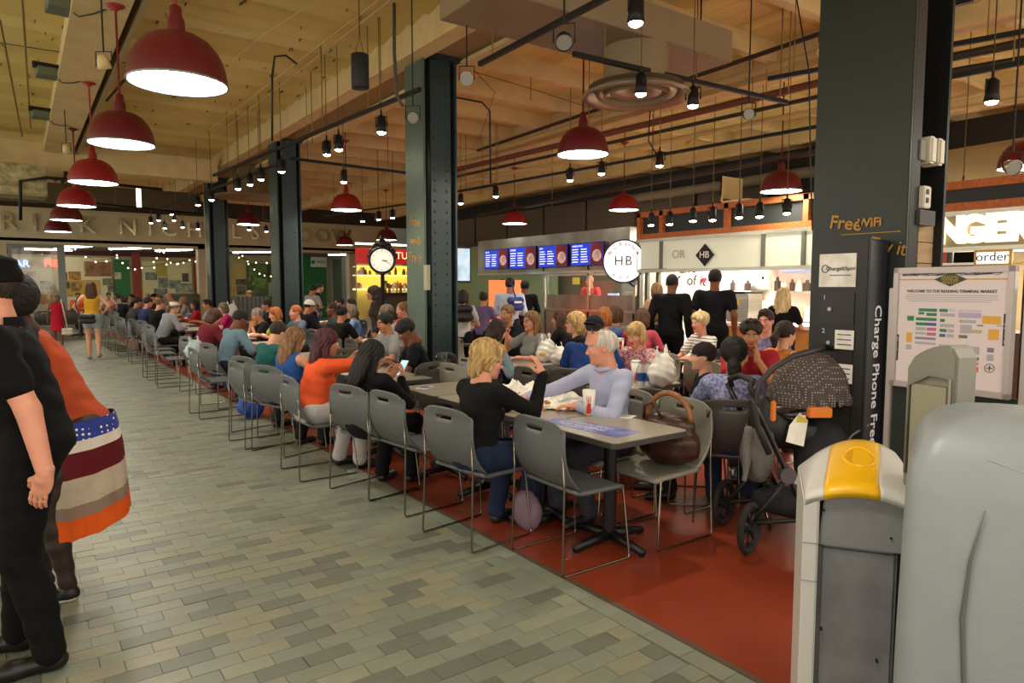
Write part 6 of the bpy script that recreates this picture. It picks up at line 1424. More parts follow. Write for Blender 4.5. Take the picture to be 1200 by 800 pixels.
def bag(px, py, s_, label, z=TZ, m=None, red=False, X=None, seed=1):
    a = atz(px, py, z); ph = seed*1.7
    V, Q = sdf_mesh([('e', (0, 0, .1*s_), (.13*s_, .1*s_, .11*s_)), ('e', (.02*s_, 0, .17*s_), (.09*s_, .06*s_, .09*s_), None, .04), ('c', (-.05*s_, 0, .2*s_), (-.06*s_, 0, .31*s_), .022*s_, .01*s_, .03), ('c', (.06*s_, 0, .2*s_), (.05*s_, .01, .32*s_), .022*s_, .01*s_, .03), ('p', (0, 0, 0), (0, 0, -1))], .009*max(1, s_), lambda X, Y, Z: .006*np.sin(60*X+20*Z+ph)*np.sin(50*Y+33*Z)+.004*np.sin(90*Z+40*X))
    t = thing('shopping_bag', label, 'bag', (a[0], a[1], z)); link('body', npmesh('body', V, Q, m or mat('plastic_bag', 'e2e0dc', .35)), t)
    if red: MB().disc((-.07*s_, -.1*s_, .13*s_), .045*s_, (-.6, -.8, 0), 14).build('red_print', cupr, t)
    return t
bag(775, 452, 1.1, 'white carrier bag behind the water bottles', seed=2)
bag(640, 424, 1.0, 'left white plastic bag in front of the woman in the grey V-neck', seed=3); bag(655, 428, .8, 'right flatter white plastic bag in front of the woman in the grey V-neck', seed=4)
bag(562, 388, 1.5, 'white shopping bag with a red print right of the riveted column', red=True, seed=5); bag(545, 388, 1.2, 'plain white shopping bag between the column and the red-printed bag', seed=6)
bag(271, 372, 1.3, 'white carrier bag with dark print hanging by the ribbed booth', z=.85, seed=7)
bag(228, 420, 1.0, 'pale grey bag hanging on a chair behind the man in grey-blue', z=.6, m=mat('bag_pale', 'b8c8cc', .5), seed=8)
bo_m = mat('water_bottle', 'dfe8ee', .08, trans=.6); lab = mat('bottle_label', '1f4a94', .4); capg = mat('cap_green', '2f7a6a', .4)
for k, (px, lb) in enumerate([(750, 'leftmost'), (759, 'middle'), (773, 'rightmost')]):
    p = atz(px, 452, TZ); t = thing('water_bottle', 'clear water bottle with a blue label, %s of three in front of the white bag' % lb, 'bottle', p, 0, 'water bottles')
    MB().lathe([(0, 0), (.031, 0), (.033, .01), (.033, .14), (.025, .17), (.013, .195), (.013, .205)], 16).build('body', bo_m, t); MB().lathe([(.0338, .045), (.0338, .115)], 16).build('label', lab, t); MB().lathe([(.015, .2), (.015, .215), (0, .215)], 12).build('cap', capg, t)
# printed sticker, phone, napkin, card on the near tables
stk = mat('sticker_blue', '5a64b4', .4, nscale=8, col2='8a92cc', noise=.2)
c4 = [atz(*q, TZ) for q in ((636, 493), (655, 489), (752, 506), (722, 513))]
ce = sum(c4)/4; o = MB().prism([q-ce for q in c4], (0, 0, .0015)).build('table_sticker', stk, loc=(ce[0], ce[1], TZ+.0005), label='blue printed sticker on the nearest table', cat='sticker')
for k, (s_, dx) in enumerate((('THANK YOU', .035), ('FOR SHARING', -.035))): text('lettering', s_, .06, (dx, 0.02, .003), (0, 0, -PI/2+.12), mat('sticker_white', 'dfe2f0', .5), o, .0004)
def phone(px, py, label, z=TZ+.001, rz=.3, rot=None, c='101014', loc=None, scr_=None):
    a = loc if loc is not None else atz(px, py, z); t = thing('phone', label, 'phone', a, rz)
    if rot: t.rotation_euler = rot
    MB().bb((-.037, -.075, 0), (.037, .075, .009)).build('case', mat('phone_'+c, c, .3), t, bevel=.003); MB().bb((-.033, -.07, .009), (.033, .07, .0095)).build('screen', scr_ or mat('phone_glass', '1c2026', .08), t); return t
phone(711, 485, 'black phone lying by the red-printed cup', rz=-1.2)
phone(474, 416, 'dark phone in front of the boy in the black tee')
h = pw_['hand'][1]; hw_ = np.array(Matrix.Rotation(pw_['yaw'], 3, 'Z'))@((pw_['hand'][1]+pw_['hand'][-1])/2+np.array([0, .1, .07]))+np.array(pw_['root'])
phone(0, 0, 'phone with a lit screen in the hands of the woman in black', loc=hw_, rot=(.9, 0, pw_['yaw']), c='d8d8dc', scr_=mat('phone_lit', 'a8d0e8', .3, emit=.8))
MB().bb((-.06, -.05, 0), (.06, .05, .003)).build('napkin', wht, loc=atz(734, 488, TZ), rot=(0, 0, .4), label='white napkin right of the phone on the nearest table', cat='napkin')
cd = MB().bb((-.05, -.09, 0), (.05, .09, .002)).build('printed_card', wht, loc=atz(497, 454, TZ), rot=(0, 0, -.9), label='small white printed card at the far end of the empty tables', cat='card'); MB().bb((-.04, -.03, .002), (.04, .06, .003)).build('print', lab, cd)
for k, (px, py, lb, c) in enumerate([(455, 418, 'food basket in front of the woman with the phone', 'c8b060'), (465, 411, 'food basket by the elbow of the boy', 'b8a058')]):
    p = atz(px, py, TZ); t = thing('food_basket', lb, 'basket', p); MB().lathe([(0, 0), (.07, 0), (.1, .05), (.095, .05), (.065, .008)], 18).build('tray', mat('tray_grey', 'a8a49a', .6), t)
    m = MB(); [m.sphere((random.uniform(-.05, .05), random.uniform(-.05, .05), .045+random.uniform(0, .02)), .025, n=8) for _ in range(9)]; m.build('food', mat('food_'+c, c, .7, noise=.2, nscale=30), t)
for px, py, lb in ((255, 372, 'white cup by the magenta top'), (400, 378, 'white cup by the beanie man'), (303, 388, 'white cup beside the papers of the man in grey-blue'), (480, 404, 'white cup between the boy and the column'), (436, 412, 'white cup right of the outstretched arm')):
    p = atz(px, py, TZ); cup(p[0], p[1], lb, .12, .04, red=False)
p = atz(222, 375, TZ); cup(p[0], p[1], 'blue cup beside the grey hoodie girl', .16, .05, red=False, c='2c54a8')
# small food in the hand of the blonde woman
hp = np.array(Matrix.Rotation(bw_['yaw'], 3, 'Z'))@(bw_['hand'][1]+np.array([-.03, .03, .13]))+np.array(bw_['root'])
MB().sphere((0, 0, 0), .018, n=8, sc=(1.6, 1, .7)).build('food_bite', fd, loc=hp, label='bite of fried food in the raised hand of the woman in black', cat='food')
# watch
# ------------------------------------------------------------ bags
lea = mat('leather_brown', '3c2216', .35, noise=.25, nscale=8, bump=.3, bscale=50); leal = mat('leather_tan', '8a5a34', .35, noise=.2, nscale=10)
hb = thing('handbag', 'big brown leather handbag with a looped strap on the beige-grey chair', 'bag', (3.36, 2.93, .46), .15)
V, Q = sdf_mesh([('e', (0, 0, .14), (.13, .22, .15)), ('e', (0, 0, .26), (.07, .19, .07), None, .05), ('p', (0, 0, .0), (0, 0, -1))], .01, lambda X, Y, Z: .007*np.sin(28*X+9*Y)*np.sin(24*Y+14*Z)+.003*np.sin(60*Z))
link('body', npmesh('body', V, Q, lea), hb)
MB().tube([(.0, .16*math.cos(a*PI/14)-.0, .29+.17*math.sin(a*PI/14)) for a in range(15)], .019, 8).build('strap', leal, hb, label='tan looped strap'); MB().tube([(-.05, .16, .28), (-.06, .15, .37), (-.06, .08, .4), (-.05, .02, .3)], .011, 8).build('handle', lea, hb)
bb_ = thing('backpack', 'bright blue backpack on the floor between the grey-green chairs', 'backpack', (2.25, 8.55, 0), .3); V, Q = sdf_mesh([('e', (0, 0, .2), (.14, .17, .21)), ('e', (-.1, 0, .15), (.07, .12, .1), None, .03), ('p', (0, 0, 0), (0, 0, -1))], .013, lambda X, Y, Z: .007*np.sin(35*Y+20*Z)*np.sin(26*X)); link('body', npmesh('body', V, Q, mat('bag_blue', '1f4aa8', .6)), bb_)
MB().tube([(-.05, -.05, .38), (-.1, -.1, .45), (-.16, -.08, .2), (-.12, -.06, .05)], .014, 6).build('strap', mat('strap_navy', '1a2440', .6), bb_)
lb_ = thing('handbag', 'small mauve bag on the floor under the chair of the blonde woman in black', 'bag', (2.66, 3.52, 0), .2); V, Q = sdf_mesh([('e', (0, 0, .13), (.06, .12, .14)), ('p', (0, 0, 0), (0, 0, -1))], .01, lambda X, Y, Z: .004*np.sin(40*Y+20*Z)); link('body', npmesh('body', V, Q, mat('bag_mauve', '7a6474', .5)), lb_); MB().tube([(0, .08*math.cos(a*PI/8), .24+.14*math.sin(a*PI/8)) for a in range(9)], .006, 6).build('handle', darkm, lb_)
def carried(root, info_loc, label, m, sc, strap):
    t = thing('shoulder_bag', label, 'bag', info_loc); V, Q = sdf_mesh([('c', (-.1*sc, 0, -.06*sc), (.1*sc, 0, -.06*sc), .055*sc, .055*sc, .02), ('c', (-.1*sc, 0, .04*sc), (.1*sc, 0, .04*sc), .05*sc, .05*sc, .03)], .012, lambda X, Y, Z: .003*np.sin(30*X+20*Z)); link('body', npmesh('body', V, Q, m), t)
    MB().tube(strap, .012, 6).build('strap', m, t); return t
p = atw(79, 388, 17.2); carried(None, p, 'white shoulder bag of the woman in the red dress', mat('bag_white', 'd0c8b8', .5), .85, [(0, 0, .08), (-.04, .02, .4), (-.1, .1, .8)])
p = atw(102, 373, 14.9); carried(None, p, 'black leather bag across the back of the woman in the yellow tank top', mat('bag_black', '16161a', .4), 1.05, [(-.12, 0, .05), (-.2, .1, .3), (-.12, .2, .55)])
p = atw(541, 366, 10.3); carried(None, p, 'black shoulder bag of the woman in white beside the column', MATS['bag_black'], 1.3, [(0, 0, .1), (-.02, .05, .3), (-.05, .12, .45)])
p = atw(604, 355, 11.9); t = carried(None, p, 'blue shoulder bag with white lettering on the man in the white shirt', mat('bag_royal', '1f3a8a', .5), 1.15, [(0, 0, .1), (-.03, .05, .3), (-.1, .1, .4)]); MB().bb((-.08, -.085, 0), (.08, -.075, .035)).build('lettering_strip', wht, t)
# LOVE lettering on the leggings
k_ = [i for w_n, i in SIT if w_n == 'woman in the orange shirt'][0]
for j in range(3):
    kn = k_['kn'][1]; pe = k_['pel']; q = pe+(kn-pe)*(.35+.25*j)
    text('lettering', 'LOVE', .05, (q[0]+.1, q[1]+.0, q[2]+.045), (1.0, 0, PI/2), blackp, ow, .001)
# ------------------------------------------------------------ stroller (camera-right axis)
sx = Vector((math.cos(-CA), math.sin(-CA), 0))
ST = thing('stroller', 'black double stroller with a grey dotted infant car seat on top', 'stroller', (3.68, 2.49, 0), -CA)
# local x runs to the right of the picture, local y away from the camera; rear wheel at the left
blk = mat('stroller_black', '121214', .55); rub = mat('rubber', '1c1b1b', .8); alu = mat('stroller_tube', '3a3a3e', .3, .8); fabb = mat('fabric_black', '26262a', .9, noise=.1, nscale=12, bump=.4, bscale=90); fabg = mat('fabric_grey', '6a6864', .9, bump=.3)
dotf = mat_dots('dotted_canopy', '4a4340', 'a89c92', 62, size=.24)
def wheel(x, y, r, lab_=None):
    w = link('wheel', MB().mesh('wheel', rub), ST, (x, y, r)); tm = MB(); tm.tube([(r*.88*math.cos(a*PI/16), 0, r*.88*math.sin(a*PI/16)) for a in range(32)], r*.13, 8, close=True); w.data = tm.mesh('wheel', rub)
    hb_ = MB(); hb_.tube([(r*.72*math.cos(a*PI/12), 0, r*.72*math.sin(a*PI/12)) for a in range(24)], r*.05, 6, close=True); hb_.cyl((0, -.03, 0), (0, .03, 0), r*.22, n=12)
    for a in range(7): c, s_ = math.cos(a*2*PI/7), math.sin(a*2*PI/7); hb_.tube([(r*.18*c, 0, r*.18*s_), (r*.74*c, 0, r*.74*s_)], r*.055, 6)
    hb_.build('rim', blk, w); w.rotation_euler = (0, 0, .85)
for x, y, r in ((-.10, -.17, .155), (-.10, .33, .155), (.78, -.1, .11), (.78, .26, .11)): wheel(x, y, r)
for y in (-.13, .29):
    MB().tube([(-.11, y, .97), (-.02, y, .79), (.2, y, .34), (.34, y, .1)], .017, 8).build('frame_tube', alu, ST)
    MB().tube([(-.1, y, .16), (.04, y, .32), (.16, y, .5)], .016, 8).build('frame_tube', blk, ST)
    MB().tube([(-.1, y, .17), (.35, y, .2), (.78, y, .13)], .015, 8).build('frame_tube', blk, ST)
    MB().cyl((.13, y-.03, .47), (.13, y+.03, .47), .05, n=16).build('hinge', mat('hinge_grey', '5a5a5c', .4, .5), ST)
MB().tube([(-.08, -.13, .95), (-.1, -.11, 1.0), (-.06, -.05, 1.03), (-.06, .2, 1.03), (-.1, .27, 1.0), (-.08, .29, .95)], .02, 8).build('handlebar', mat('foam_black', '1a1a1a', .7), ST)
V, Q = sdf_mesh([('e', (.3, .08, .26), (.3, .18, .12)), ('p', (0, 0, .3), (0, 0, 1))], .014, lambda X, Y, Z: .004*np.sin(30*X)*np.sin(25*Z)); link('basket', npmesh('basket', V, Q, fabb), ST)
V, Q = sdf_mesh([('e', (.02, .08, .56), (.09, .16, .2)), ('e', (.06, .08, .7), (.07, .14, .1), None, .05), ('c', (-.07, -.02, .72), (-.1, -.06, .42), .03, .02, .03)], .012, lambda X, Y, Z: .005*np.sin(40*X+20*Z)*np.sin(30*Y)); link('storage_bag', npmesh('storage_bag', V, Q, fabg), ST, None); 
# infant seat: shell, canopy, handle arc
V, Q = sdf_mesh([('c', (.1, .08, .72), (.42, .08, .66), .13, .1, .08), ('c', (.42, .08, .68), (.55, .08, .82), .1, .07, .06), ('c', (.1, .08, .74), (.06, .08, .86), .12, .07, .06), ('-e', (.3, .08, .88), (.24, .12, .15), None, .03)], .012)
cs_ = link('car_seat', npmesh('car_seat', V, Q, blk), ST)
n1 = 14; m = MB(); vs = []
V, Q = sdf_mesh([('e', (.40, .08, .88), (.32, .21, .33)), ('-e', (.40, .08, .86), (.305, .195, .315), None, .004), ('p', (.3, 0, .87), (.08, 0, -1)), ('p', (.73, 0, .88), (1, 0, .5))], .008, lambda X, Y, Z: .004*np.sin(np.arctan2(Z-.8, X-.42)*13)+.002*np.sin(60*Y+20*X))
cn = link('canopy', npmesh('canopy', V, Q, dotf), ST)
m = MB(); m.tube([(.02, -.13, .6), (-.05, -.13, .75), (-.08, -.13, .9), (-.05, -.13, 1.03), (.03, -.13, 1.12), (.15, -.12, 1.19), (.28, -.1, 1.22), (.38, .0, 1.225), (.38, .16, 1.225)], .019, 8); m.build('carry_handle', mat('handle_grey', '2c2a2a', .5), ST)
MB().bb((.22, -.20, .83), (.36, -.16, .89)).build('orange_tag', mat('tag_orange', 'd8761c', .5), ST, bevel=.006); MB().bb((.02, -.145, .80), (.05, -.12, .92)).build('orange_clip', MATS['tag_orange'], ST, bevel=.006)
o = MB().prism([(.14, -.075, .66), (.25, -.075, .63), (.27, -.075, .79), (.22, -.075, .84), (.16, -.075, .76)], (0, .004, 0)).build('label', wht, ST); MB().prism([(.2, -.078, .78), (.265, -.078, .78), (.265, -.078, .80), (.21, -.078, .825)], (0, .002, 0)).build('yellow_stripe', mat('label_yellow', 'd8c83c', .5), o)
# lower seat with black canopy
V, Q = sdf_mesh([('e', (.52, .05, .53), (.27, .2, .28)), ('-e', (.72, .05, .42), (.2, .18, .2), None, .02), ('p', (0, 0, .3), (-.2, 0, -1))], .012, lambda X, Y, Z: .004*np.sin(np.arctan2(Z-.4, X-.66)*16)); link('lower_canopy', npmesh('lower_canopy', V, Q, fabb), ST)
MB().tube([(.36, -.12, .4), (.42, -.15, .6), (.5, -.16, .72), (.6, -.15, .78)], .006, 6).build('piping', mat('piping_grey', '6a6a6a', .5), ST)
# ------------------------------------------------------------ phone charging kiosk
kX = 4.03
ka, kb_ = float(atX(950, 400, kX)[1]), float(atX(1014, 400, kX)[1]); kz = 1.88
K = thing('charging_kiosk', 'tall black phone charging kiosk with numbered lockers', 'kiosk', (kX, (ka+kb_)/2, 0)); hw = abs(ka-kb_)/2
kbm = mat('kiosk_black', '121212', .35); txt = mat('print_white', 'cfcfd4', .5)
MB().bb((0, -hw, 0), (.2, hw, kz)).build('cabinet', kbm, K, bevel=.004)
MB().bb((.0, -hw-.012, .01), (.2, -hw, kz-.01)).build('side_panel', mat('kiosk_side', '17181f', .3), K)
sgn = MB().bb((-.008, -hw+.07, 1.60), (0, hw-.045, 1.80)).build('brand_plate', wht, K)
text('lettering', 'ChargeItSpot', .034, (-.012, -.0-.01, 1.71), (PI/2, 0, -PI/2), mat('logo_navy', '1f2a5a', .5), K, .001)
text('lettering', 'FREE SECURE PHONE CHARGING', .009, (-.012, -.01, 1.67), (PI/2, 0, -PI/2), MATS['logo_navy'], K, .0008)
m = MB(); m.tube([(-.011, hw-.085+.022*math.cos(a*PI/8), 1.71+.022*math.sin(a*PI/8)) for a in range(16)], .0025, 5, close=True); m.build('logo_ring', MATS['logo_navy'], K)
for k in range(6):
    z1 = 1.565-k*.205; d_ = MB().bb((-.006, -hw+.07, z1-.195), (0, hw-.06, z1)).build('locker_door', mat('locker_black', '171717', .3), K, bevel=.002)
    text('number', str(k+1), .04, (-.008, hw-.085, z1-.03), (PI/2, 0, -PI/2), txt, d_, .001); MB().cyl((-.012, hw-.12, z1-.1), (-.006, hw-.12, z1-.1), .012, n=10).build('lock', mat('lock_steel', 'a8a8a8', .3, .9), d_)
    if k in (1, 2):
        MB().bb((-.009, -hw+.065, z1-.135), (-.006, .01, z1-.02)).build('notice', wht, d_)
        for r in range(3): MB().bb((-.0105, -hw+.08, z1-.05-.03*r), (-.009, -.005, z1-.044-.03*r)).build('print_line', MATS['logo_navy'], d_)
text('lettering', 'Charge Phone Free', .108, (.105, -hw-.015, 1.07), (PI/2, PI/2, 0), txt, K, .001, bold=.001)
# ------------------------------------------------------------ map sign on its stand
p0, p1 = atw(1049, 314, 3.5), atw(1192, 313, 3.02)
dx = Vector((p1[0]-p0[0], p1[1]-p0[1], 0)); Wd = dx.length; ang = math.atan2(dx.y, dx.x)
Mz = float(atw(1049, 455, 3.42)[2]); Ht = float(p0[2])-Mz
MP = thing('map_sign', 'pale framed market map on a grey stand with a dark chalkboard base', 'sign', (p0[0], p0[1], 0), ang)
frm = mat('frame_silver', 'b3aaa8', .35, .5); pap = mat('map_paper', 'd9ccce', .5)
MB().bb((.02, 0, Mz+.02), (Wd-.02, .012, Mz+Ht-.02)).build('map_sheet', pap, MP)
for a, b in (((0, -.012, Mz+Ht-.03), (Wd, .02, Mz+Ht)), ((0, -.012, Mz), (Wd, .02, Mz+.03)), ((0, -.012, Mz), (.03, .02, Mz+Ht)), ((Wd-.03, -.012, Mz), (Wd, .02, Mz+Ht))): MB().bb(a, b).build('frame_bar', frm, MP, bevel=.003)
for x in (-.045, Wd+.02): MB().bb((x, .03, 0), (x+.03, .06, Mz+Ht*.83)).build('stand_post', frm, MP, bevel=.003)
MB().bb((-.045, .03, 0), (Wd+.05, .06, .05)).build('stand_foot', frm, MP)
cbk = MB().bb((-.01, .04, Mz-.7), (Wd+.01, .055, Mz)).build('chalkboard', mat('chalkboard', '14211c', .7), MP)
text('lettering', 'Press for service', .07, (Wd*.62, .036, Mz-.075), (PI/2, 0, 0), mat('chalk', 'a9b0a8', .8), cbk, .0008)
def onmap(x0, y0, x1, y1, c, name='map_block', d=.001):   # in fractions of the sheet: x right, y down
    return MB().bb((Wd*x0, -.0045-d, Mz+Ht*(1-y1)), (Wd*x1, -.0045, Mz+Ht*(1-y0))).build(name, mat('map_'+c, c, .5), MP)
MB().bb((.03, -.0045, Mz+.03), (Wd-.03, 0, Mz+Ht-.03)).build('map_face', pap, MP)
onmap(.05, .095, .95, .105, 'c79a3a', 'gold_line')
for r in range(9): 
    o = MB(); o.tube([(Wd*(.08+.05*i+.04*r*(i % 2)*.3), -.006, Mz+Ht*(.955-.012*math.sin(i*1.1+r*1.7)-.006*(r % 3))) for i in range(17) if .08+.05*i < .93], .0012, 4); o.build('ornament_line', mat('map_ink', '4a4a4a', .6), MP)
MB().prism([(Wd*.5-.075, -.008, Mz+Ht*.90), (Wd*.5, -.008, Mz+Ht*.955), (Wd*.5+.075, -.008, Mz+Ht*.90), (Wd*.5, -.008, Mz+Ht*.845)], (0, .003, 0)).build('emblem', mat('emblem_olive', '3a3c2a', .5), MP)
for k, s_ in enumerate(('READING', 'TERMINAL', 'MARKET')): text('lettering', s_, .018, (Wd*.5, -.010, Mz+Ht*(.918-.022*k)), (PI/2, 0, 0), mat('gold_ink', 'b5a05a', .5), MP, .0006)
text('lettering', 'WELCOME TO THE READING TERMINAL MARKET', .0185, (Wd*.5, -.006, Mz+Ht*.805), (PI/2, 0, 0), MATS['map_ink'], MP, .0006, bold=.0004)
for r in range(4): onmap(.12+.03*(r == 3), .225+.016*r, .88-.05*(r == 3), .2285+.016*r, '8a8484', 'text_line')
G_, L_, P_, O_, Gr, Bl, Pk, Y_ = '2f7a5a', 'b0a0c4', 'c8b8cc', 'd87a4a', 'a8a4ac', '4a5a94', 'b06a8a', 'd8a03c'
for q in [(.24, .335, .40, .36, G_), (.42, .335, .49, .36, G_), (.50, .335, .55, .355, P_), (.58, .335, .76, .355, P_), (.14, .40, .20, .44, G_), (.24, .365, .29, .385, G_), (.31, .37, .40, .395, G_), (.43, .37, .55, .395, Gr), (.58, .36, .76, .40, L_), (.77, .38, .91, .44, Y_),
          (.22, .41, .40, .435, G_), (.43, .415, .47, .44, G_), (.59, .415, .72, .44, Gr), (.22, .45, .31, .475, G_), (.31, .45, .40, .475, Bl), (.43, .455, .55, .48, Gr), (.60, .455, .69, .52, Gr), (.73, .45, .78, .46, '8a6a3c'), (.88, .445, .92, .455, Gr),
          (.22, .49, .31, .515, Gr), (.32, .49, .40, .515, Pk), (.43, .495, .49, .52, G_), (.50, .495, .55, .52, Gr), (.69, .49, .77, .515, 'b8a07a'), (.82, .48, .90, .56, Y_), (.22, .53, .31, .55, Gr), (.32, .53, .40, .555, Pk), (.43, .535, .48, .56, Bl), (.49, .535, .55, .56, Gr), (.59, .535, .66, .56, '6a6a6a'),
          (.22, .57, .40, .59, '8a7aa0'), (.14, .54, .19, .62, Y_), (.14, .64, .19, .68, Gr), (.22, .61, .40, .63, Gr), (.43, .62, .55, .64, Gr), (.58, .62, .76, .68, Gr), (.82, .62, .87, .655, '7a7490'), (.82, .67, .87, .72, Gr), (.43, .66, .55, .68, Pk), (.58, .70, .76, .725, G_), (.58, .74, .76, .76, O_), (.57, .775, .76, .815, 'd8642c'), (.43, .70, .55, .72, Pk), (.48, .77, .52, .80, Gr),
          (.47, .88, .50, .895, 'c84a3c'), (.68, .89, .71, .905, Bl), (.70, .88, .72, .895, '5a4a84'), (.47, .91, .50, .925, P_)]: onmap(*q)
for x0, y0, x1, y1, s_ in ((.93, .36, .975, .60, 'Market & Shop'), (.035, .56, .07, .78, 'Filbert Street')):
    o = onmap(x0, y0, x1, y1, '222222', 'street_bar', .002); text('lettering', s_, .02, (Wd*(x0+x1)/2, -.0085, Mz+Ht*(1-(y0+y1)/2)), (PI/2, -PI/2 if x0 > .5 else PI/2, 0), txt, MP, .0005)
m = MB(); m.tube([(Wd*.845+.02*math.cos(a*PI/8), -.006, Mz+Ht*.225+.02*math.sin(a*PI/8)) for a in range(16)], .0015, 4, close=True); m.bb((Wd*.845-.012, -.007, Mz+Ht*.225-.002), (Wd*.845+.012, -.005, Mz+Ht*.225+.002)); m.bb((Wd*.845-.002, -.007, Mz+Ht*.225-.012), (Wd*.845+.002, -.005, Mz+Ht*.225+.012)); m.build('compass', MATS['map_ink'], MP)
# ------------------------------------------------------------ bins
gy = mat('bin_grey', '808286', .45, noise=.04, nscale=20, bump=.08, bscale=200); whb = mat('bin_white', 'c9c8c4', .4); yel = mat('bin_yellow', 'f2b90c', .35); gyd = mat('bin_dark', '101010', .6)
def bin1():
    fl = atw(943, 580, 2.3); ang_ = -math.radians(56)
    t = thing('recycling_bin', 'narrow recycling bin with white edge, grey panel and yellow domed lid', 'bin', (fl[0], fl[1], 0), ang_)
    D, Wb, zt = .42, .335, .895
    def top(x, y):
        u = x/Wb; v = max(0, y)/D
        return zt+.045*math.sin(PI*min(1, max(0, u)))**.8+.085*v**.75*math.sin(PI*min(1, max(0, u*.62)))-.06*max(0, v-.7)
    def strip(f0, f1, m, name, lab_=None, K=10, N=10):
        vs = []
        for dz in (0, -.028):
            for j in range(K+1):
                y = -.035+(D+.035)*j/K; sh = .17*(max(0, y)/D); 
                for i in range(N+1):
                    f = f0+(f1-f0)*i/N; e0 = 0 if f == 0 else (1 if f == 1 else None)
                    x = Wb*(f if e0 is not None else min(.995, f+sh)); rim = .012*max(0, 1-abs(y+.035)/.02)
                    vs.append((x, y, top(x, y)+dz-rim+.02))
        n = (K+1)*(N+1); g = lambda j, i, o: o*n+j*(N+1)+i; fs = []
        for j in range(K):
            for i in range(N): fs += [(g(j, i, 0), g(j, i+1, 0), g(j+1, i+1, 0), g(j+1, i, 0)), (g(j, i, 1), g(j+1, i, 1), g(j+1, i+1, 1), g(j, i+1, 1))]
        for i in range(N): fs += [(g(0, i, 0), g(0, i, 1), g(0, i+1, 1), g(0, i+1, 0)), (g(K, i, 0), g(K, i+1, 0), g(K, i+1, 1), g(K, i, 1))]
        for j in range(K): fs += [(g(j, 0, 0), g(j+1, 0, 0), g(j+1, 0, 1), g(j, 0, 1)), (g(j, N, 0), g(j, N, 1), g(j+1, N, 1), g(j+1, N, 0))]
        m_ = MB().add(vs, fs, smooth=True); me = m_.mesh(name, m); o = link(name, me, t)
        if lab_: o['label'] = lab_
    strip(0, .17, whb, 'lid_edge'); strip(.17, .66, yel, 'lid', 'yellow lid'); strip(.66, 1, whb, 'lid_edge')
    MB().tube([(.185+.05*math.cos(a*PI/12), .20+.085*math.sin(a*PI/12), top(.185+.05*math.cos(a*PI/12), .20+.085*math.sin(a*PI/12))+.019) for a in range(24)], .007, 6, close=True).build('opening_rim', yel, t)
    MB().prism([(.185+.046*math.cos(a*PI/12), .20+.08*math.sin(a*PI/12), top(.185+.046*math.cos(a*PI/12), .20+.08*math.sin(a*PI/12))+.0195) for a in range(24)], (0, 0, .001)).build('recess_shade', mat('bin_yellow_shaded', 'd89c08', .4), t)  # deeper yellow disc paints the shade of a recess not cut into the lid
    MB().prism([(-.004, -.035, 0), (.045, -.035, 0), (.045, -.035, top(.045, 0)), (-.004, -.035, top(0, 0)+.005)], (0, D+.03, 0)).build('corner_post', whb, t, bevel=.006)
    xs = [Wb*i/16 for i in range(17)]
    MB().prism([(.045, -.012, .74)]+[(x, -.012, top(x, 0)-.004) for x in xs if .045 < x < Wb-.006]+[(Wb-.006, -.012, .74)], (0, D, 0)).build('upper_panel', gy, t, bevel=.004)
    MB().bb((.05, .0, .02), (Wb-.05, D, .74)).build('front_panel', mat('bin_grey_dark', '75767a', .5, bump=.05), t, bevel=.012)
    MB().bb((Wb-.05, .02, 0), (Wb-.004, D, .74)).build('side_recess', gyd, t)
    for x, z in ((.06, .86), (Wb-.075, .79), (.065, .45), (Wb-.1, .37)): MB().cyl((x, -.017, z), (x, 0, z), .004, n=8).build('screw', gyd, t)
    MB().tube([(Wb+.008, -.01, .96), (Wb+.014, -.01, .87), (Wb-.015, -.01, .83), (Wb-.015, -.01, .76), (Wb-.02, -.01, .70)], .005, 6).build('wire_latch', steel, t)
    for z in (.62, .75): MB().bb((-.006, -.037, z), (.046, -.034, z+.002)).build('seam', gy, t)
bin1()
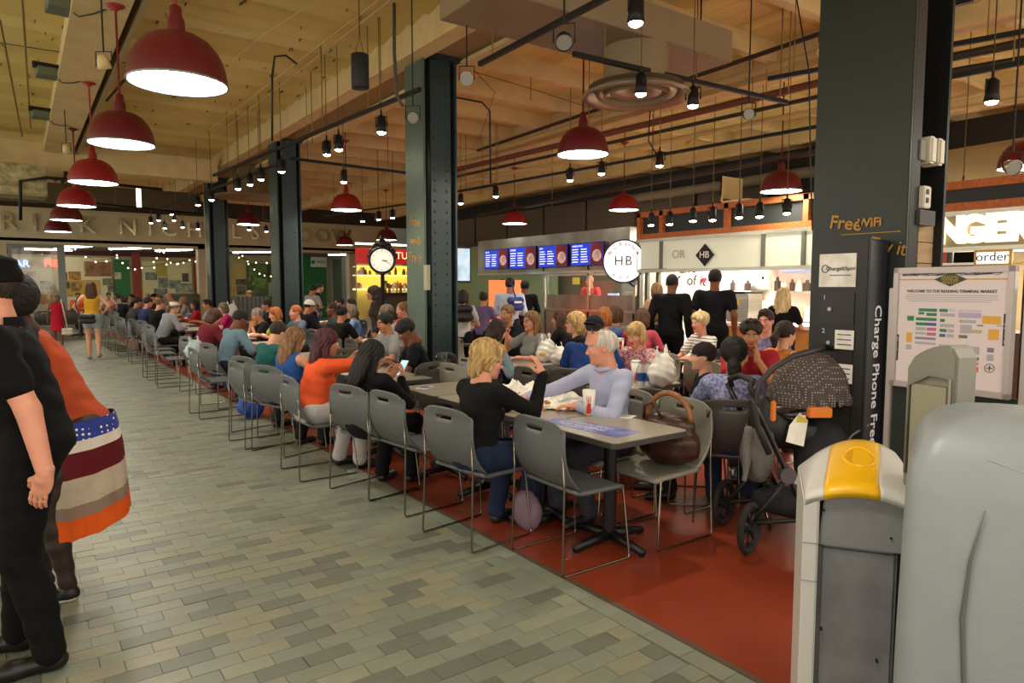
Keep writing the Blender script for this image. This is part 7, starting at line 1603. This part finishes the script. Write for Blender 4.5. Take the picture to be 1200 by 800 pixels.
def bin2():
    c0 = atw(1056, 560, 1.74); t = thing('waste_bin', 'large plain grey waste bin filling the lower right corner', 'bin', (c0[0], c0[1], 0), -math.radians(67))
    zt = 1.275; Wd_, Dp = .8, .55
    pr = rrect(Wd_, Dp, .05, 4); body = MB(); vs = []
    lv = [(0, 0, 0), (.3, 0, 0), (.7, .003, .003), (zt-.20, .01, .006), (zt-.12, .022, .02), (zt-.07, .045, .05), (zt-.035, .08, .09), (zt-.012, .13, .15), (zt, .2, .22)]
    n = len(pr)
    for z, ix, iy in lv: vs += [(Wd_/2+x*(1-ix/(Wd_/2)), Dp/2+y*(1-iy/(Dp/2)*.9), z) for x, y in pr]
    body.add(vs, [(j*n+i, j*n+(i+1) % n, (j+1)*n+(i+1) % n, (j+1)*n+i) for j in range(len(lv)-1) for i in range(n)]+[tuple((len(lv)-1)*n+i for i in range(n))], smooth=True)
    body.build('body', mat('bin_big_grey', '878e91', .42, noise=.03, nscale=12, bump=.08, bscale=220), t)
    MB().tube([(.185, -.001, .45), (.155, -.001, .62), (.145, .0, .78), (.155, .0, .93), (.18, .001, 1.06)], [.004, .005, .006, .004, .001], 5).build('scuff', mat('scuff', '5a5d5e', .6), t)
    MB().tube([(.18, .03, zt-.095), (.3, .012, zt-.13), (.34, .05, zt-.07), (.75, .06, zt-.07)], .0012, 5).build('lid_seam', mat('seam_pale', 'a8acac', .4), t)
bin2()
def hood():
    a = atw(1058, 525, 2.25); b = atw(1115, 525, 2.1); W_ = float(np.linalg.norm(b-a)); t = thing('bin_hood', 'grey upright bin hood with a recessed panel between the yellow bin and the map', 'bin', (a[0], a[1], 0), math.atan2(b[1]-a[1], b[0]-a[0]))
    z1 = float(atw(1085, 405, 2.18)[2])
    pts = [(0, 0, 0), (W_, 0, 0), (W_, 0, z1-.03)]+[(W_*(1-i/8), 0, z1+.01*math.sin(PI*(1-i/8)*.9)-.055*(i/8)**2.2) for i in range(1, 8)]+[(0, 0, z1-.075)]
    hm = mat('hood_grey', '77766a', .4, noise=.05, nscale=5)
    MB().prism(pts, (0, .1, 0)).build('shell', hm, t, bevel=.008)
    MB().bb((.022, -.006, z1-.42), (W_-.022, .0, z1-.12)).build('panel', mat('hood_panel', '8a8770', .35), t, bevel=.003)
    MB().tube([(.015, -.006, z1-.42), (.015, -.006, z1-.13), (W_*.5, -.006, z1-.09), (W_-.015, -.006, z1-.095), (W_-.015, -.006, z1-.42)], .005, 6).build('raised_rim', hm, t)
hood()
a = atw(1222, 400, 4.6); MB().bb((a[0]-.1, a[1]-.4, 0), (a[0]+.3, a[1]+.1, 1.75)).build('side_cabinet', mat('cab_black', '16161a', .5), label='dark cabinet at the right edge behind the map sign', cat='cabinet')
